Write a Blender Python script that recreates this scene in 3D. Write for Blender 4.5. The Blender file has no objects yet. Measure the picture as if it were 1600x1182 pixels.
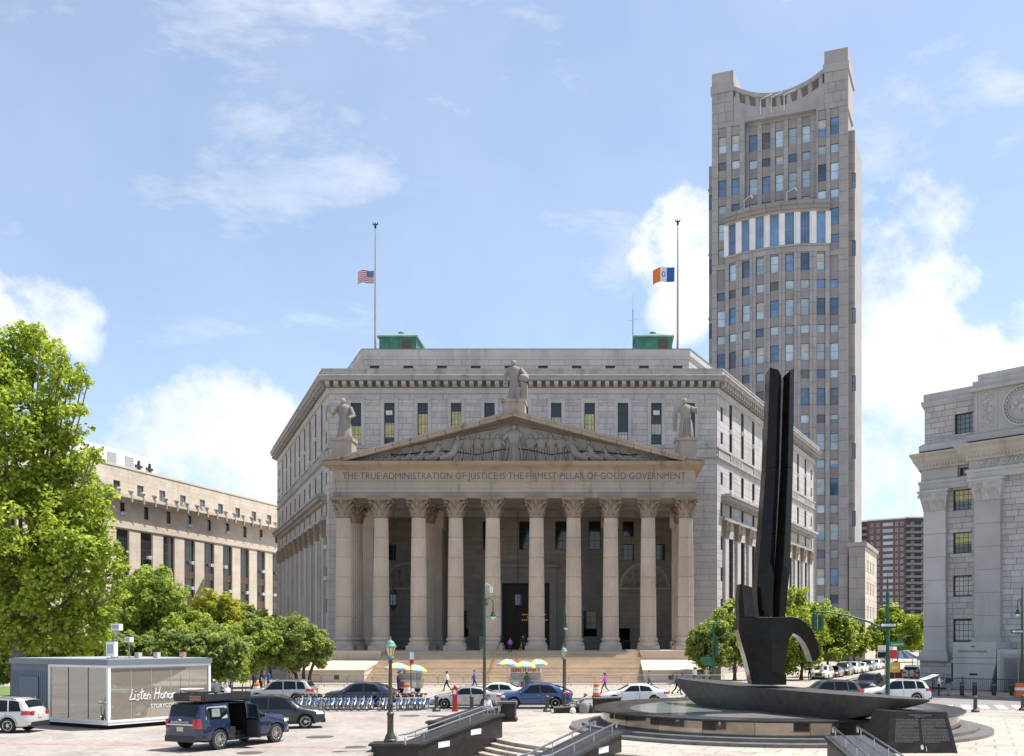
import bpy, bmesh, math, random
import numpy as np
from mathutils import Vector, Matrix
random.seed(7)
R = math.radians
SC = bpy.context.scene
COL = SC.collection
# ---------------------------------------------------------------- camera, sky, sun, exposure
F, VP, HZ, CH = 1600.0, 943.0, 1000.0, 4.5      # focal length (photo px), vanishing column, horizon row, eye height
cam = bpy.data.cameras.new('camera'); camo = bpy.data.objects.new('camera', cam); COL.objects.link(camo)
camo.location = (0, 0, CH); camo.rotation_euler = (R(90), 0, 0)
cam.sensor_width = 36; cam.lens = 36.0; cam.shift_x = -143/1600; cam.shift_y = 409/1600
cam.clip_end = 4000; cam.clip_start = .5
SC.camera = camo
SUN_EL, SUN_AZ = R(64), R(18)                   # sun on the right (+x), a little behind the courthouse front (+y)
sun_dir = Vector((math.cos(SUN_EL)*math.cos(SUN_AZ), math.cos(SUN_EL)*math.sin(SUN_AZ), math.sin(SUN_EL)))
sl = bpy.data.lights.new('sun', 'SUN'); sl.energy = 4.4; sl.angle = R(.53); sl.color = (1, .95, .87)
so = bpy.data.objects.new('sun', sl); COL.objects.link(so)
so.rotation_euler = sun_dir.to_track_quat('Z', 'Y').to_euler(); so.location = (40, 20, 90)
SC.view_settings.view_transform = 'Standard'; SC.view_settings.look = 'None'
SC.view_settings.exposure = .80; SC.view_settings.gamma = 1
SKY_STRENGTH = .115

def wx(px, D): return (px-VP)*D/F
def wz(py, D): return CH-(py-HZ)*D/F
def gd(py, z=0.): return (CH-z)*F/(py-HZ)

def make_world():
    w = bpy.data.worlds.new('World'); SC.world = w; w.use_nodes = True
    nt = w.node_tree; N = nt.nodes; L = nt.links; N.clear()
    def nd(t, **k):
        n = N.new(t)
        for a, b in k.items(): setattr(n, a, b)
        return n
    def mth(op, a, b=None, c=None):
        n = nd('ShaderNodeMath', operation=op)
        for i, q in enumerate((a, b, c)):
            if q is None: continue
            if isinstance(q, (int, float)): n.inputs[i].default_value = q
            else: L.new(q, n.inputs[i])
        return n.outputs[0]
    out = nd('ShaderNodeOutputWorld'); bg = nd('ShaderNodeBackground'); bg.inputs[1].default_value = SKY_STRENGTH
    sky = nd('ShaderNodeTexSky', sky_type='NISHITA'); sky.sun_disc = False
    sky.sun_elevation = SUN_EL; sky.sun_rotation = R(90)-SUN_AZ
    sky.air_density = 1.0; sky.dust_density = .9; sky.ozone_density = 1.3
    tc = nd('ShaderNodeTexCoord'); gen = tc.outputs['Generated']
    nrm = nd('ShaderNodeVectorMath', operation='NORMALIZE'); L.new(gen, nrm.inputs[0]); d = nrm.outputs[0]
    def noise(scale, detail, rough, vec=d, dist=0.):
        n = nd('ShaderNodeTexNoise'); n.inputs['Scale'].default_value = scale; n.inputs['Detail'].default_value = detail
        n.inputs['Roughness'].default_value = rough; n.inputs['Distortion'].default_value = dist; L.new(vec, n.inputs['Vector']); return n.outputs[0]
    # cumulus banks: centres (direction written as photo column/row) and radii
    blobs = [(235,700,60),(300,690,90),(365,665,75),(425,655,70),(470,720,80),(400,760,110),(-30,470,90),(55,480,75),(120,500,60),(-120,450,120),
             (1035,380,62),(1070,350,60),(1095,440,85),(1060,500,50),(1330,330,80),(1400,330,75),(1460,370,75),(1440,450,90),(1360,450,90),(1500,430,50),
             (1400,400,105),(1455,430,80),(1395,500,70),(1380,570,85),(1430,620,105),(1510,610,80),(1360,740,110),(1470,760,90),(1540,570,65),(1590,600,90),(1650,520,90)]
    acc = None
    for (px, py, r) in blobs:
        v = Vector(((px-VP)/F, 1, (HZ-py)/F)); cs = 1/v.length; v.normalize()
        a = r/F*cs*.98
        dp = nd('ShaderNodeVectorMath', operation='DOT_PRODUCT'); L.new(d, dp.inputs[0]); dp.inputs[1].default_value = v
        k = 1-math.cos(a)
        t = mth('MULTIPLY_ADD', dp.outputs['Value'], 1/k, -math.cos(a)/k)
        t = mth('MAXIMUM', t, -2.)
        acc = t if acc is None else mth('SMOOTH_MAX', acc, t, .5)
    n1 = noise(9., 13, .62, dist=.1); n0 = noise(3.2, 4, .5)
    den = mth('ADD', mth('MULTIPLY', acc, .8), mth('MULTIPLY_ADD', n1, 6.2, -3.15))
    den = mth('ADD', den, mth('MULTIPLY_ADD', n0, 1.6, -.8))
    ramp = nd('ShaderNodeMapRange', interpolation_type='SMOOTHSTEP'); L.new(den, ramp.inputs[0])
    ramp.inputs[1].default_value = -.35; ramp.inputs[2].default_value = 1.0
    cum = ramp.outputs[0]
    # thin high wisps everywhere
    mp = nd('ShaderNodeMapping'); L.new(d, mp.inputs[0]); mp.inputs['Scale'].default_value = (1, 1, 2.4); mp.inputs['Rotation'].default_value = (0, R(12), 0); mp.inputs['Location'].default_value = (2.3, .9, .4)
    wv = noise(5.5, 10, .64, mp.outputs[0], .25); wm = noise(2.3, 3, .5)
    wr = nd('ShaderNodeMapRange', interpolation_type='SMOOTHSTEP'); L.new(mth('ADD', wv, mth('MULTIPLY_ADD', wm, .55, -.28)), wr.inputs[0])
    wr.inputs[1].default_value = .44; wr.inputs[2].default_value = .78
    wisp = mth('MULTIPLY', wr.outputs[0], .55)
    mask = mth('MAXIMUM', mth('MAXIMUM', cum, wisp), .17)      # thin even veil of high haze
    # cloud tone: bright tops, pale grey hollows
    n2 = noise(6.5, 6, .55, dist=.2)
    cr = nd('ShaderNodeMapRange'); L.new(n2, cr.inputs[0]); cr.inputs[1].default_value = .35; cr.inputs[2].default_value = .62
    cc = nd('ShaderNodeMix', data_type='RGBA'); L.new(cr.outputs[0], cc.inputs['Factor'])
    cc.inputs['A'].default_value = (4.3, 4.75, 5.3, 1); cc.inputs['B'].default_value = (6.2, 6.2, 6.3, 1)
    mx = nd('ShaderNodeMix', data_type='RGBA'); L.new(mask, mx.inputs['Factor'])
    sk = nd('ShaderNodeMix', data_type='RGBA'); sk.blend_type = 'MULTIPLY'; sk.inputs['Factor'].default_value = 1
    L.new(sky.outputs[0], sk.inputs['A']); sk.inputs['B'].default_value = (1.0, 1.0, 1.0, 1)
    L.new(sk.outputs['Result'], mx.inputs['A']); L.new(cc.outputs['Result'], mx.inputs['B'])
    L.new(mx.outputs['Result'], bg.inputs[0]); L.new(bg.outputs[0], out.inputs[0])
make_world()

# ---------------------------------------------------------------- materials
MATS = {}
def M(name, col, rough=.7, metal=0., var=.12, scale=.8, bump=0., bscale=25., rand=0., streak=0., spec=.5, coat=0., emit=0., detail=.0, trans=0., stain=None):
    if name in MATS: return MATS[name]
    m = bpy.data.materials.new(name); MATS[name] = m; m.use_nodes = True
    nt = m.node_tree; N = nt.nodes; L = nt.links
    p = N['Principled BSDF']
    p.inputs['Roughness'].default_value = rough; p.inputs['Metallic'].default_value = metal
    p.inputs['Specular IOR Level'].default_value = spec; p.inputs['Coat Weight'].default_value = coat; p.inputs['Coat Roughness'].default_value = .03
    p.inputs['Transmission Weight'].default_value = trans
    geo = N.new('ShaderNodeNewGeometry')
    def noise(sc, det, vec=None, ro=.55):
        n = N.new('ShaderNodeTexNoise'); n.inputs['Scale'].default_value = sc; n.inputs['Detail'].default_value = det; n.inputs['Roughness'].default_value = ro
        L.new(vec or geo.outputs['Position'], n.inputs['Vector']); return n.outputs[0]
    def mr(x, a, b, lo=.3, hi=.7):
        n = N.new('ShaderNodeMapRange'); L.new(x, n.inputs[0]); n.inputs[1].default_value = lo; n.inputs[2].default_value = hi
        n.inputs[3].default_value = a; n.inputs[4].default_value = b; return n.outputs[0]
    def mul(a, b):
        n = N.new('ShaderNodeMath'); n.operation = 'MULTIPLY'; L.new(a, n.inputs[0])
        if isinstance(b, float): n.inputs[1].default_value = b
        else: L.new(b, n.inputs[1])
        return n.outputs[0]
    f = mr(noise(scale, 5), 1-var, 1+var)
    if detail: f = mul(f, mr(noise(18., 4), 1-detail, 1+detail))
    if rand:
        oi = N.new('ShaderNodeObjectInfo'); ad = N.new('ShaderNodeMath'); ad.operation = 'ADD'; fr = N.new('ShaderNodeMath'); fr.operation = 'FRACT'
        L.new(oi.outputs['Random'], ad.inputs[0]); L.new(geo.outputs['Random Per Island'], ad.inputs[1]); L.new(ad.outputs[0], fr.inputs[0])
        f = mul(f, mr(fr.outputs[0], 1-rand, 1+rand, 0, 1))
    cmix = None
    if streak:
        mp = N.new('ShaderNodeMapping'); mp.inputs['Scale'].default_value = (1, 1, .12); L.new(geo.outputs['Position'], mp.inputs[0])
        s = mr(noise(.9, 7, mp.outputs[0], .65), 0, 1, .52, .78)
        cmix = s
    vm = N.new('ShaderNodeVectorMath'); vm.operation = 'SCALE'; vm.inputs[0].default_value = col[:3]; L.new(f, vm.inputs['Scale'])
    res = vm.outputs[0]
    if cmix is not None:
        mx = N.new('ShaderNodeMix'); mx.data_type = 'RGBA'; L.new(mul(cmix, float(streak)), mx.inputs['Factor']); L.new(res, mx.inputs['A'])
        st = stain or (col[0]*.38, col[1]*.36, col[2]*.34); mx.inputs['B'].default_value = (*st, 1); res = mx.outputs['Result']
    L.new(res, p.inputs['Base Color'])
    if emit: p.inputs['Emission Color'].default_value = (*col[:3], 1); p.inputs['Emission Strength'].default_value = emit
    if bump:
        b = N.new('ShaderNodeBump'); b.inputs['Strength'].default_value = bump; b.inputs['Distance'].default_value = .02
        L.new(noise(bscale, 4), b.inputs['Height']); L.new(b.outputs[0], p.inputs['Normal'])
    return m

def leaf_mat(name, c1, c2, tr=.45):
    m = bpy.data.materials.new(name); m.use_nodes = True; nt = m.node_tree; N = nt.nodes; L = nt.links; N.clear()
    out = N.new('ShaderNodeOutputMaterial'); geo = N.new('ShaderNodeNewGeometry')
    no = N.new('ShaderNodeTexNoise'); no.inputs['Scale'].default_value = .55; no.inputs['Detail'].default_value = 3; L.new(geo.outputs['Position'], no.inputs['Vector'])
    ad = N.new('ShaderNodeMath'); ad.operation = 'MULTIPLY_ADD'; L.new(geo.outputs['Random Per Island'], ad.inputs[0]); ad.inputs[1].default_value = .75
    sb = N.new('ShaderNodeMath'); sb.operation = 'MULTIPLY_ADD'; L.new(no.outputs[0], sb.inputs[0]); sb.inputs[1].default_value = 1.2; sb.inputs[2].default_value = -.47
    L.new(sb.outputs[0], ad.inputs[2])
    mx = N.new('ShaderNodeMix'); mx.data_type = 'RGBA'; mx.clamp_factor = True; L.new(ad.outputs[0], mx.inputs['Factor'])
    mx.inputs['A'].default_value = (*c1, 1); mx.inputs['B'].default_value = (*c2, 1)
    p = N.new('ShaderNodeBsdfPrincipled'); p.inputs['Roughness'].default_value = .5; p.inputs['Specular IOR Level'].default_value = .35; L.new(mx.outputs['Result'], p.inputs['Base Color'])
    t = N.new('ShaderNodeBsdfTranslucent'); hs = N.new('ShaderNodeHueSaturation'); hs.inputs['Hue'].default_value = .485; hs.inputs['Value'].default_value = 1.5
    L.new(mx.outputs['Result'], hs.inputs['Color']); L.new(hs.outputs[0], t.inputs[0])
    ms = N.new('ShaderNodeMixShader'); ms.inputs[0].default_value = tr; L.new(p.outputs[0], ms.inputs[1]); L.new(t.outputs[0], ms.inputs[2]); L.new(ms.outputs[0], out.inputs[0])
    MATS[name] = m; return m

def paving_mat(name, c1, c2, mortar, sx, sy, rot=0., var=.16, rough=.8):
    m = bpy.data.materials.new(name); MATS[name] = m; m.use_nodes = True; nt = m.node_tree; N = nt.nodes; L = nt.links; p = N['Principled BSDF']
    geo = N.new('ShaderNodeNewGeometry'); mp = N.new('ShaderNodeMapping'); mp.inputs['Rotation'].default_value = (0, 0, rot); L.new(geo.outputs['Position'], mp.inputs[0])
    br = N.new('ShaderNodeTexBrick'); L.new(mp.outputs[0], br.inputs['Vector']); br.inputs['Scale'].default_value = 1
    br.inputs['Brick Width'].default_value = sx; br.inputs['Row Height'].default_value = sy; br.inputs['Mortar Size'].default_value = min(sx, sy)*.035
    br.inputs['Color1'].default_value = (*c1, 1); br.inputs['Color2'].default_value = (*c2, 1); br.inputs['Mortar'].default_value = (*mortar, 1)
    no = N.new('ShaderNodeTexNoise'); no.inputs['Scale'].default_value = .35; no.inputs['Detail'].default_value = 9; no.inputs['Roughness'].default_value = .68; L.new(geo.outputs['Position'], no.inputs['Vector'])
    mr = N.new('ShaderNodeMapRange'); L.new(no.outputs[0], mr.inputs[0]); mr.inputs[1].default_value = .3; mr.inputs[2].default_value = .7; mr.inputs[3].default_value = 1-var; mr.inputs[4].default_value = 1+var
    vm = N.new('ShaderNodeVectorMath'); vm.operation = 'SCALE'; L.new(br.outputs[0], vm.inputs[0])
    fac = mr.outputs[0]
    for sc_, lo, hi, dark in ((2.6, .56, .68, .74), (9., .66, .71, .66), (.11, .40, .60, 1.12), (.5, .56, .66, .82)):   # grime patches, gum spots, worn areas
        n2 = N.new('ShaderNodeTexNoise'); n2.inputs['Scale'].default_value = sc_; n2.inputs['Detail'].default_value = 3; L.new(geo.outputs['Position'], n2.inputs['Vector'])
        m2 = N.new('ShaderNodeMapRange'); L.new(n2.outputs[0], m2.inputs[0]); m2.inputs[1].default_value = lo; m2.inputs[2].default_value = hi; m2.inputs[3].default_value = 1; m2.inputs[4].default_value = dark
        mm = N.new('ShaderNodeMath'); mm.operation = 'MULTIPLY'; L.new(fac, mm.inputs[0]); L.new(m2.outputs[0], mm.inputs[1]); fac = mm.outputs[0]
    L.new(fac, vm.inputs['Scale'])
    L.new(vm.outputs[0], p.inputs['Base Color']); p.inputs['Roughness'].default_value = rough
    bp = N.new('ShaderNodeBump'); bp.inputs['Strength'].default_value = .25; bp.inputs['Distance'].default_value = .01; L.new(br.outputs['Fac'], bp.inputs['Height']); bp.invert = True
    L.new(bp.outputs[0], p.inputs['Normal']); return m

def stone(name, col, rand=.13, streak=.5, **k): return M(name, col, rough=.82, var=.1, scale=.35, rand=rand, streak=streak, detail=.08, bump=.25, bscale=14, spec=.3, **k)
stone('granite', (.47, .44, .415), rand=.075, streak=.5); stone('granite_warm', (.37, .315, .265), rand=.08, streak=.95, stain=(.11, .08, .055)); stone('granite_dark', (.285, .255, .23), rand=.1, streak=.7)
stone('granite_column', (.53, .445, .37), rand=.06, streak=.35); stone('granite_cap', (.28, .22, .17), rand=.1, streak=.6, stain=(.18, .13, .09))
stone('granite_blue', (.45, .435, .42), rand=.1, streak=.3); stone('granite_trim', (.38, .36, .34), rand=.08, streak=.95, stain=(.13, .11, .09))
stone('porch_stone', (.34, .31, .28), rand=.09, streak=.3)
stone('step_stone', (.60, .475, .345), rand=.14, streak=.35); stone('cheek_stone', (.56, .46, .37), rand=.06, streak=.35)
stone('limestone', (.58, .505, .415), rand=.05, streak=.3); stone('tower_stone', (.37, .348, .34), rand=.07, streak=.12); stone('tower_spandrel', (.30, .275, .268), rand=.07, streak=.1)
stone('white_stone', (.80, .77, .75), rand=.03, streak=.1); stone('joint', (.20, .185, .17), rand=.0, streak=.2); stone('letter_stone', (.15, .12, .10), rand=0, streak=.2)
M('roof_grey', (.25, .25, .25)); M('copper_green', (.055, .19, .145), rough=.6, var=.3, streak=.4, stain=(.05, .12, .1)); M('copper_roof', (.17, .30, .23), rough=.6, var=.25, streak=.3)
M('dark_interior', (.012, .012, .014), rough=.9); M('bronze_dark', (.035, .03, .025), rough=.45, metal=.6); M('brass', (.62, .40, .12), rough=.35, metal=1.)
M('glass_dark', (.02, .022, .027), rough=.06, var=.3, scale=.25, spec=.7); M('glass_blue', (.11, .20, .34), rough=.06, var=.45, scale=.22, spec=.9, rand=.5)
M('glass_pale', (.42, .53, .60), rough=.1, var=.25, scale=.3, spec=.8, rand=.25); M('glass_grey', (.10, .12, .13), rough=.08, var=.4, scale=.3, spec=.8, rand=.4)
M('blind_yellow', (.52, .47, .24), rough=.8, var=.2, scale=2); M('blind_pale', (.5, .5, .45), rough=.8, var=.2); M('frame_black', (.03, .032, .033), rough=.5); M('frame_brown', (.11, .07, .05), rough=.6)
M('white_paint', (.78, .78, .76), rough=.5, var=.06); M('grey_paint', (.36, .38, .40), rough=.5, var=.08); M('white_metal', (.72, .73, .74), rough=.35, var=.05)
M('black_granite', (.009, .009, .0095), rough=.13, var=.35, scale=3, spec=.18, detail=.3); M('black_granite_matte', (.03, .026, .024), rough=.42, var=.35, scale=2.5, spec=.3, detail=.25)
M('boat_granite', (.066, .06, .056), rough=.5, var=.25, scale=2.5, spec=.3, detail=.2); M('rim_granite', (.145, .135, .128), rough=.45, var=.25, scale=2.5, detail=.2); M('rim_dark', (.04, .038, .037), rough=.3, var=.3, scale=2.5, detail=.2, spec=.4); M('polished_wall', (.27, .24, .21), rough=.05, metal=.85, var=.3, scale=.6, rand=.3)
M('steel', (.55, .55, .55), rough=.28, metal=1., var=.05); M('galvanised', (.27, .27, .265), rough=.5, metal=.6, var=.2); M('chrome', (.8, .8, .8), rough=.12, metal=1.)
M('lamp_green', (.045, .075, .05), rough=.5, var=.35, scale=6, detail=.3); M('lamp_bronze', (.06, .058, .04), rough=.5, var=.35, scale=6, detail=.3); M('verdigris', (.13, .26, .22), rough=.6, var=.3, scale=8)
M('lamp_glass', (.62, .52, .33), rough=.25, var=.15, scale=9, spec=.6); M('lamp_white', (.8, .78, .72), rough=.3); M('signal_green', (.018, .085, .05), rough=.45, var=.15)
M('asphalt', (.21, .20, .19), rough=.85, var=.2, scale=.5, detail=.15); M('sidewalk', (.50, .455, .40), rough=.85, var=.13, scale=.4, detail=.1)
M('kerb', (.38, .37, .35), rough=.8, rand=.1); M('road_white', (.74, .73, .70), rough=.7, var=.2, scale=5); M('iron_cover', (.12, .10, .09), rough=.7, metal=.3)
M('red_paint', (.45, .02, .025), rough=.35); M('orange_plastic', (.75, .16, .03), rough=.5, var=.1); M('yellow_paint', (.75, .45, .03), rough=.5); M('blue_paint', (.05, .17, .42), rough=.4)
M('rubber', (.018, .018, .018), rough=.75); M('black_plastic', (.02, .02, .021), rough=.45); M('tyre_grey', (.03, .03, .03), rough=.8)
M('bark', (.10, .08, .06), rough=.9, var=.35, scale=6, bump=.6, bscale=12); M('bark_pale', (.17, .14, .11), rough=.9, var=.35, scale=5, bump=.6, bscale=10)
M('grass', (.10, .17, .035), rough=.9, var=.35, scale=2, detail=.4); M('brick_red', (.18, .10, .088), rough=.85, var=.12, scale=.3, detail=.2); M('brick_dark', (.075, .06, .062), rough=.85, var=.12, scale=.3)
M('tail_red', (.42, .01, .015), rough=.15, spec=.7, coat=.5); M('head_clear', (.7, .72, .74), rough=.1, spec=.8); M('plate', (.6, .56, .38), rough=.5)
M('water', (.30, .36, .34), rough=.05, var=.12, scale=.5, bump=.15, bscale=3, spec=.9)
leaf_mat('leaf_plane', (.085, .16, .016), (.46, .56, .065), .5); leaf_mat('leaf_dark', (.10, .165, .035), (.36, .43, .11), .52)
leaf_mat('leaf_yellow', (.18, .22, .02), (.48, .48, .06), .5); leaf_mat('leaf_mid', (.11, .19, .032), (.44, .53, .10), .52)

# ---------------------------------------------------------------- mesh helpers
def P(o, label=None, cat=None, group=None, kind=None):
    if label: o['label'] = label
    if cat: o['category'] = cat
    if group: o['group'] = group
    if kind: o['kind'] = kind
    return o
def empty(name, loc=(0, 0, 0), rz=0., parent=None):
    o = bpy.data.objects.new(name, None); COL.objects.link(o); o.location = loc; o.rotation_euler = (0, 0, rz); o.empty_display_size = .3
    if parent: o.parent = parent
    return o
def link(name, me, parent=None, loc=None, rz=None, mtx=None):
    o = bpy.data.objects.new(name, me); COL.objects.link(o)
    if parent: o.parent = parent
    if loc is not None: o.location = loc
    if rz is not None: o.rotation_euler = (0, 0, rz)
    if mtx is not None: o.matrix_local = mtx
    return o
def copy_tree(o, parent=None):
    c = o.copy(); COL.objects.link(c); c.parent = parent
    for ch in list(o.children): copy_tree(ch, c)
    return c

class Fr:
    """wall frame: u runs left to right seen from outside, d outward, z up"""
    def __init__(s, o, u):
        s.o = Vector((o[0], o[1], o[2] if len(o) > 2 else 0)); s.u = Vector((u[0], u[1], 0)).normalized(); s.n = Vector((s.u.y, -s.u.x, 0))
    def p(s, u, d, z): return s.o+s.u*u+s.n*d+Vector((0, 0, z))

class MB:
    def __init__(s): s.v = []; s.f = []; s.mi = []; s.k = 0; s.T = None
    def add(s, vs, fs):
        o = len(s.v)
        for v in vs:
            v = Vector(v); s.v.append(s.T @ v if s.T is not None else v)
        for f in fs: s.f.append([i+o for i in f]); s.mi.append(s.k)
        return s
    def hexa(s, c):          # 8 corners: bottom 0-3 ccw, top 4-7
        return s.add(c, [(3, 2, 1, 0), (4, 5, 6, 7), (0, 1, 5, 4), (1, 2, 6, 5), (2, 3, 7, 6), (3, 0, 4, 7)])
    def box(s, x0, x1, y0, y1, z0, z1):
        return s.hexa([(x0, y0, z0), (x1, y0, z0), (x1, y1, z0), (x0, y1, z0), (x0, y0, z1), (x1, y0, z1), (x1, y1, z1), (x0, y1, z1)])
    def fbox(s, fr, u0, u1, d0, d1, z0, z1):
        q = fr.p
        return s.hexa([q(u0, d1, z0), q(u1, d1, z0), q(u1, d0, z0), q(u0, d0, z0), q(u0, d1, z1), q(u1, d1, z1), q(u1, d0, z1), q(u0, d0, z1)])
    def prism(s, pts, off):  # polygon (ccw seen from -off) swept by off
        n = len(pts); off = Vector(off); a = [Vector(p) for p in pts]; b = [p+off for p in a]
        return s.add(a+b, [list(range(n)), [2*n-1-i for i in range(n)]]+[[i, n+i, n+(i+1) % n, (i+1) % n] for i in range(n)])
    def loft(s, rings, cap=True, close=True):
        n = len(rings[0]); vs = [p for r in rings for p in r]; fs = []
        for i in range(len(rings)-1):
            for j in range(n if close else n-1):
                k = (j+1) % n; fs.append((i*n+j, i*n+k, (i+1)*n+k, (i+1)*n+j))
        if cap: fs.append(list(range(n))[::-1]); fs.append([(len(rings)-1)*n+j for j in range(n)])
        return s.add(vs, fs)
    def lathe(s, prof, n=16, c=(0, 0, 0), a0=0., cap=True, fn=None):
        rings = []
        for r, z in prof:
            rings.append([(c[0]+r*(fn(j) if fn else 1)*math.cos(a0+2*math.pi*j/n), c[1]+r*(fn(j) if fn else 1)*math.sin(a0+2*math.pi*j/n), c[2]+z) for j in range(n)])
        return s.loft(rings, cap)
    def tube(s, pts, r, n=6, cap=True):
        pts = [Vector(p) for p in pts]; rs = r if isinstance(r, (list, tuple)) else [r]*len(pts); rings = []; pu = None
        for i, p in enumerate(pts):
            t = (pts[min(i+1, len(pts)-1)]-pts[max(i-1, 0)]).normalized()
            if pu is None: pu = t.orthogonal().normalized()
            else:
                pu = (pu-t*pu.dot(t)); pu = pu.normalized() if pu.length > 1e-6 else t.orthogonal().normalized()
            w = t.cross(pu); rings.append([p+(pu*math.cos(2*math.pi*j/n)+w*math.sin(2*math.pi*j/n))*rs[i] for j in range(n)])
        return s.loft(rings, cap)
    def grid(s, g):
        a, b = len(g), len(g[0]); return s.add([p for r in g for p in r], [(i*b+j, i*b+j+1, (i+1)*b+j+1, (i+1)*b+j) for i in range(a-1) for j in range(b-1)])
    def ball(s, c, r, n=10, m=6):
        r = r if isinstance(r, (tuple, list)) else (r, r, r); g = []
        for i in range(m+1):
            t = math.pi*i/m; g.append([(c[0]+r[0]*math.sin(t)*math.cos(2*math.pi*j/n), c[1]+r[1]*math.sin(t)*math.sin(2*math.pi*j/n), c[2]-r[2]*math.cos(t)) for j in range(n)])
        return s.loft(g, False)
    def mesh(s, name, mats, smooth=0):
        me = bpy.data.meshes.new(name); me.from_pydata([tuple(v) for v in s.v], [], s.f)
        mats = mats if isinstance(mats, (list, tuple)) else [mats]
        for m in mats: me.materials.append(MATS[m] if isinstance(m, str) else m)
        if len(mats) > 1: me.polygons.foreach_set('material_index', s.mi)
        if smooth:
            me.polygons.foreach_set('use_smooth', [True]*len(me.polygons)); me.update(); me.set_sharp_from_angle(angle=R(smooth))
        me.update(); return me
    def build(s, name, mats, parent=None, smooth=0, loc=None, rz=None):
        return link(name, s.mesh(name, mats, smooth), parent, loc, rz)

def fix_normals(me):
    bm = bmesh.new(); bm.from_mesh(me); bmesh.ops.recalc_face_normals(bm, faces=bm.faces); bm.to_mesh(me); bm.free(); return me

UNIT = {}
def unit_cube(mat):
    if mat not in UNIT:
        b = MB(); b.box(0, 1, 0, 1, 0, 1); UNIT[mat] = b.mesh('block', mat)
    return UNIT[mat]

def cut_bands(u0, u1, z0, z1, h, openings):
    n = max(1, round((z1-z0)/h)); zs = [z0+(z1-z0)*i/n for i in range(n+1)]
    for (a, b, c, d) in openings:
        for q in (c, d):
            if z0+.05 < q < z1-.05:
                i = min(range(1, len(zs)-1), key=lambda k: abs(zs[k]-q)) if len(zs) > 2 else None
                if i is not None and abs(zs[i]-q) < .3*h: zs[i] = q
                else: zs.append(q); zs.sort()
    zs = sorted(set(round(z, 4) for z in zs)); out = []
    for za, zb in zip(zs[:-1], zs[1:]):
        if zb-za < .02: continue
        iv = [(u0, u1)]
        for (a, b, c, d) in openings:
            if c < zb-.01 and d > za+.01:
                ni = []
                for (p, q) in iv:
                    if b <= p or a >= q: ni.append((p, q)); continue
                    if a > p: ni.append((p, a))
                    if b < q: ni.append((b, q))
                iv = ni
        out.append((za, zb, [(p, q) for p, q in iv if q-p > .03]))
    return out

class Masonry:
    """collects the ashlar of one building; the largest 300 become stones of their own, the rest one infill part"""
    def __init__(s, root, limit=300, seed=1): s.root = root; s.items = []; s.limit = limit; s.rng = random.Random(seed)
    def wall(s, fr, u0, u1, z0, z1, h, L, openings=(), mat='granite', core='joint', parent=None, gap=.035, proud=.05, thick=.6, prio=1.):
        core_b = MB(); bands = cut_bands(u0, u1, z0, z1, h, list(openings))
        for r, (za, zb, iv) in enumerate(bands):
            for p, q in iv:
                core_b.fbox(fr, p, q, -thick, 0, za, zb)
                x = p; off = (r % 2)*.5*L; first = True
                while x < q-.01:
                    w = L*s.rng.uniform(.75, 1.2)
                    if first and r % 2: w *= .55
                    first = False
                    e = x+w
                    if q-e < .4*L: e = q
                    s.items.append((prio*(min(e, q)-x)*(zb-za), fr, x+gap/2, min(e, q)-gap/2, za+gap/2, zb-gap/2, proud, mat, parent or s.root)); x = e
        return core_b
    def finish(s, name='stone'):
        s.items.sort(key=lambda t: -t[0]); rest = {}
        for i, (_, fr, a, b, c, d, pr, mat, par) in enumerate(s.items):
            if i < s.limit:
                m = Matrix.Identity(4); U = fr.u*(b-a); Nn = -fr.n*(pr+.1); o = fr.p(a, pr, c)
                for k in range(3): m[k][0] = U[k]; m[k][1] = Nn[k]; m[k][2] = 0; m[k][3] = o[k]
                m[2][2] = d-c
                link(name, unit_cube(mat), par, mtx=m)
            else: rest.setdefault(mat, MB()).fbox(fr, a, b, -.1, pr, c, d)
        for mat, b in rest.items(): P(b.build(name+'_infill', mat, s.root), kind='stuff')

WINC = {}
def window(parent, fr, u, z0, w, h, d=-.25, nx=2, ny=3, frame='frame_black', pane='glass_dark', fw=.07, blind=None, name='window'):
    """frame with glazing bars (part) holding a pane (sub-part); meshes shared between windows of a size"""
    key = (round(w, 2), round(h, 2), nx, ny, frame, fw)
    if key not in WINC:
        b = MB(); f = Fr((0, 0, 0), (1, 0))
        for a, c in ((-w/2, -w/2+fw), (w/2-fw, w/2)): b.fbox(f, a, c, -.06, .06, 0, h)
        for a, c in ((0, fw), (h-fw, h)): b.fbox(f, -w/2+fw, w/2-fw, -.058, .058, a, c)
        for i in range(1, nx): x = -w/2+w*i/nx; b.fbox(f, x-.022, x+.022, -.03, .035, fw, h-fw)
        for i in range(1, ny): z = h*i/ny; b.fbox(f, -w/2+fw, w/2-fw, -.028, .03, z-.025, z+.025)
        WINC[key] = b.mesh('window', frame)
    pk = ('p', round(w, 2), round(h, 2), pane)
    if pk not in WINC: b = MB(); b.box(-w/2+.01, w/2-.01, -.01, .01, .01, h-.01); WINC[pk] = b.mesh('pane', pane)
    m = Matrix.Identity(4); o = fr.p(u, d, z0)
    for k in range(3): m[k][0] = fr.u[k]; m[k][1] = -fr.n[k]; m[k][3] = o[k]
    o = link(name, WINC[key], parent, mtx=m); link('pane', WINC[pk], o)
    if blind:
        bk = ('b', round(w, 2), round(h, 2), blind)
        if bk not in WINC: b = MB(); b.box(-w/2+.05, w/2-.05, -.026, -.014, h*blind[1], h*blind[2]); WINC[bk] = b.mesh('blind', blind[0])
        link('blind', WINC[bk], o)
    return o

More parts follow.
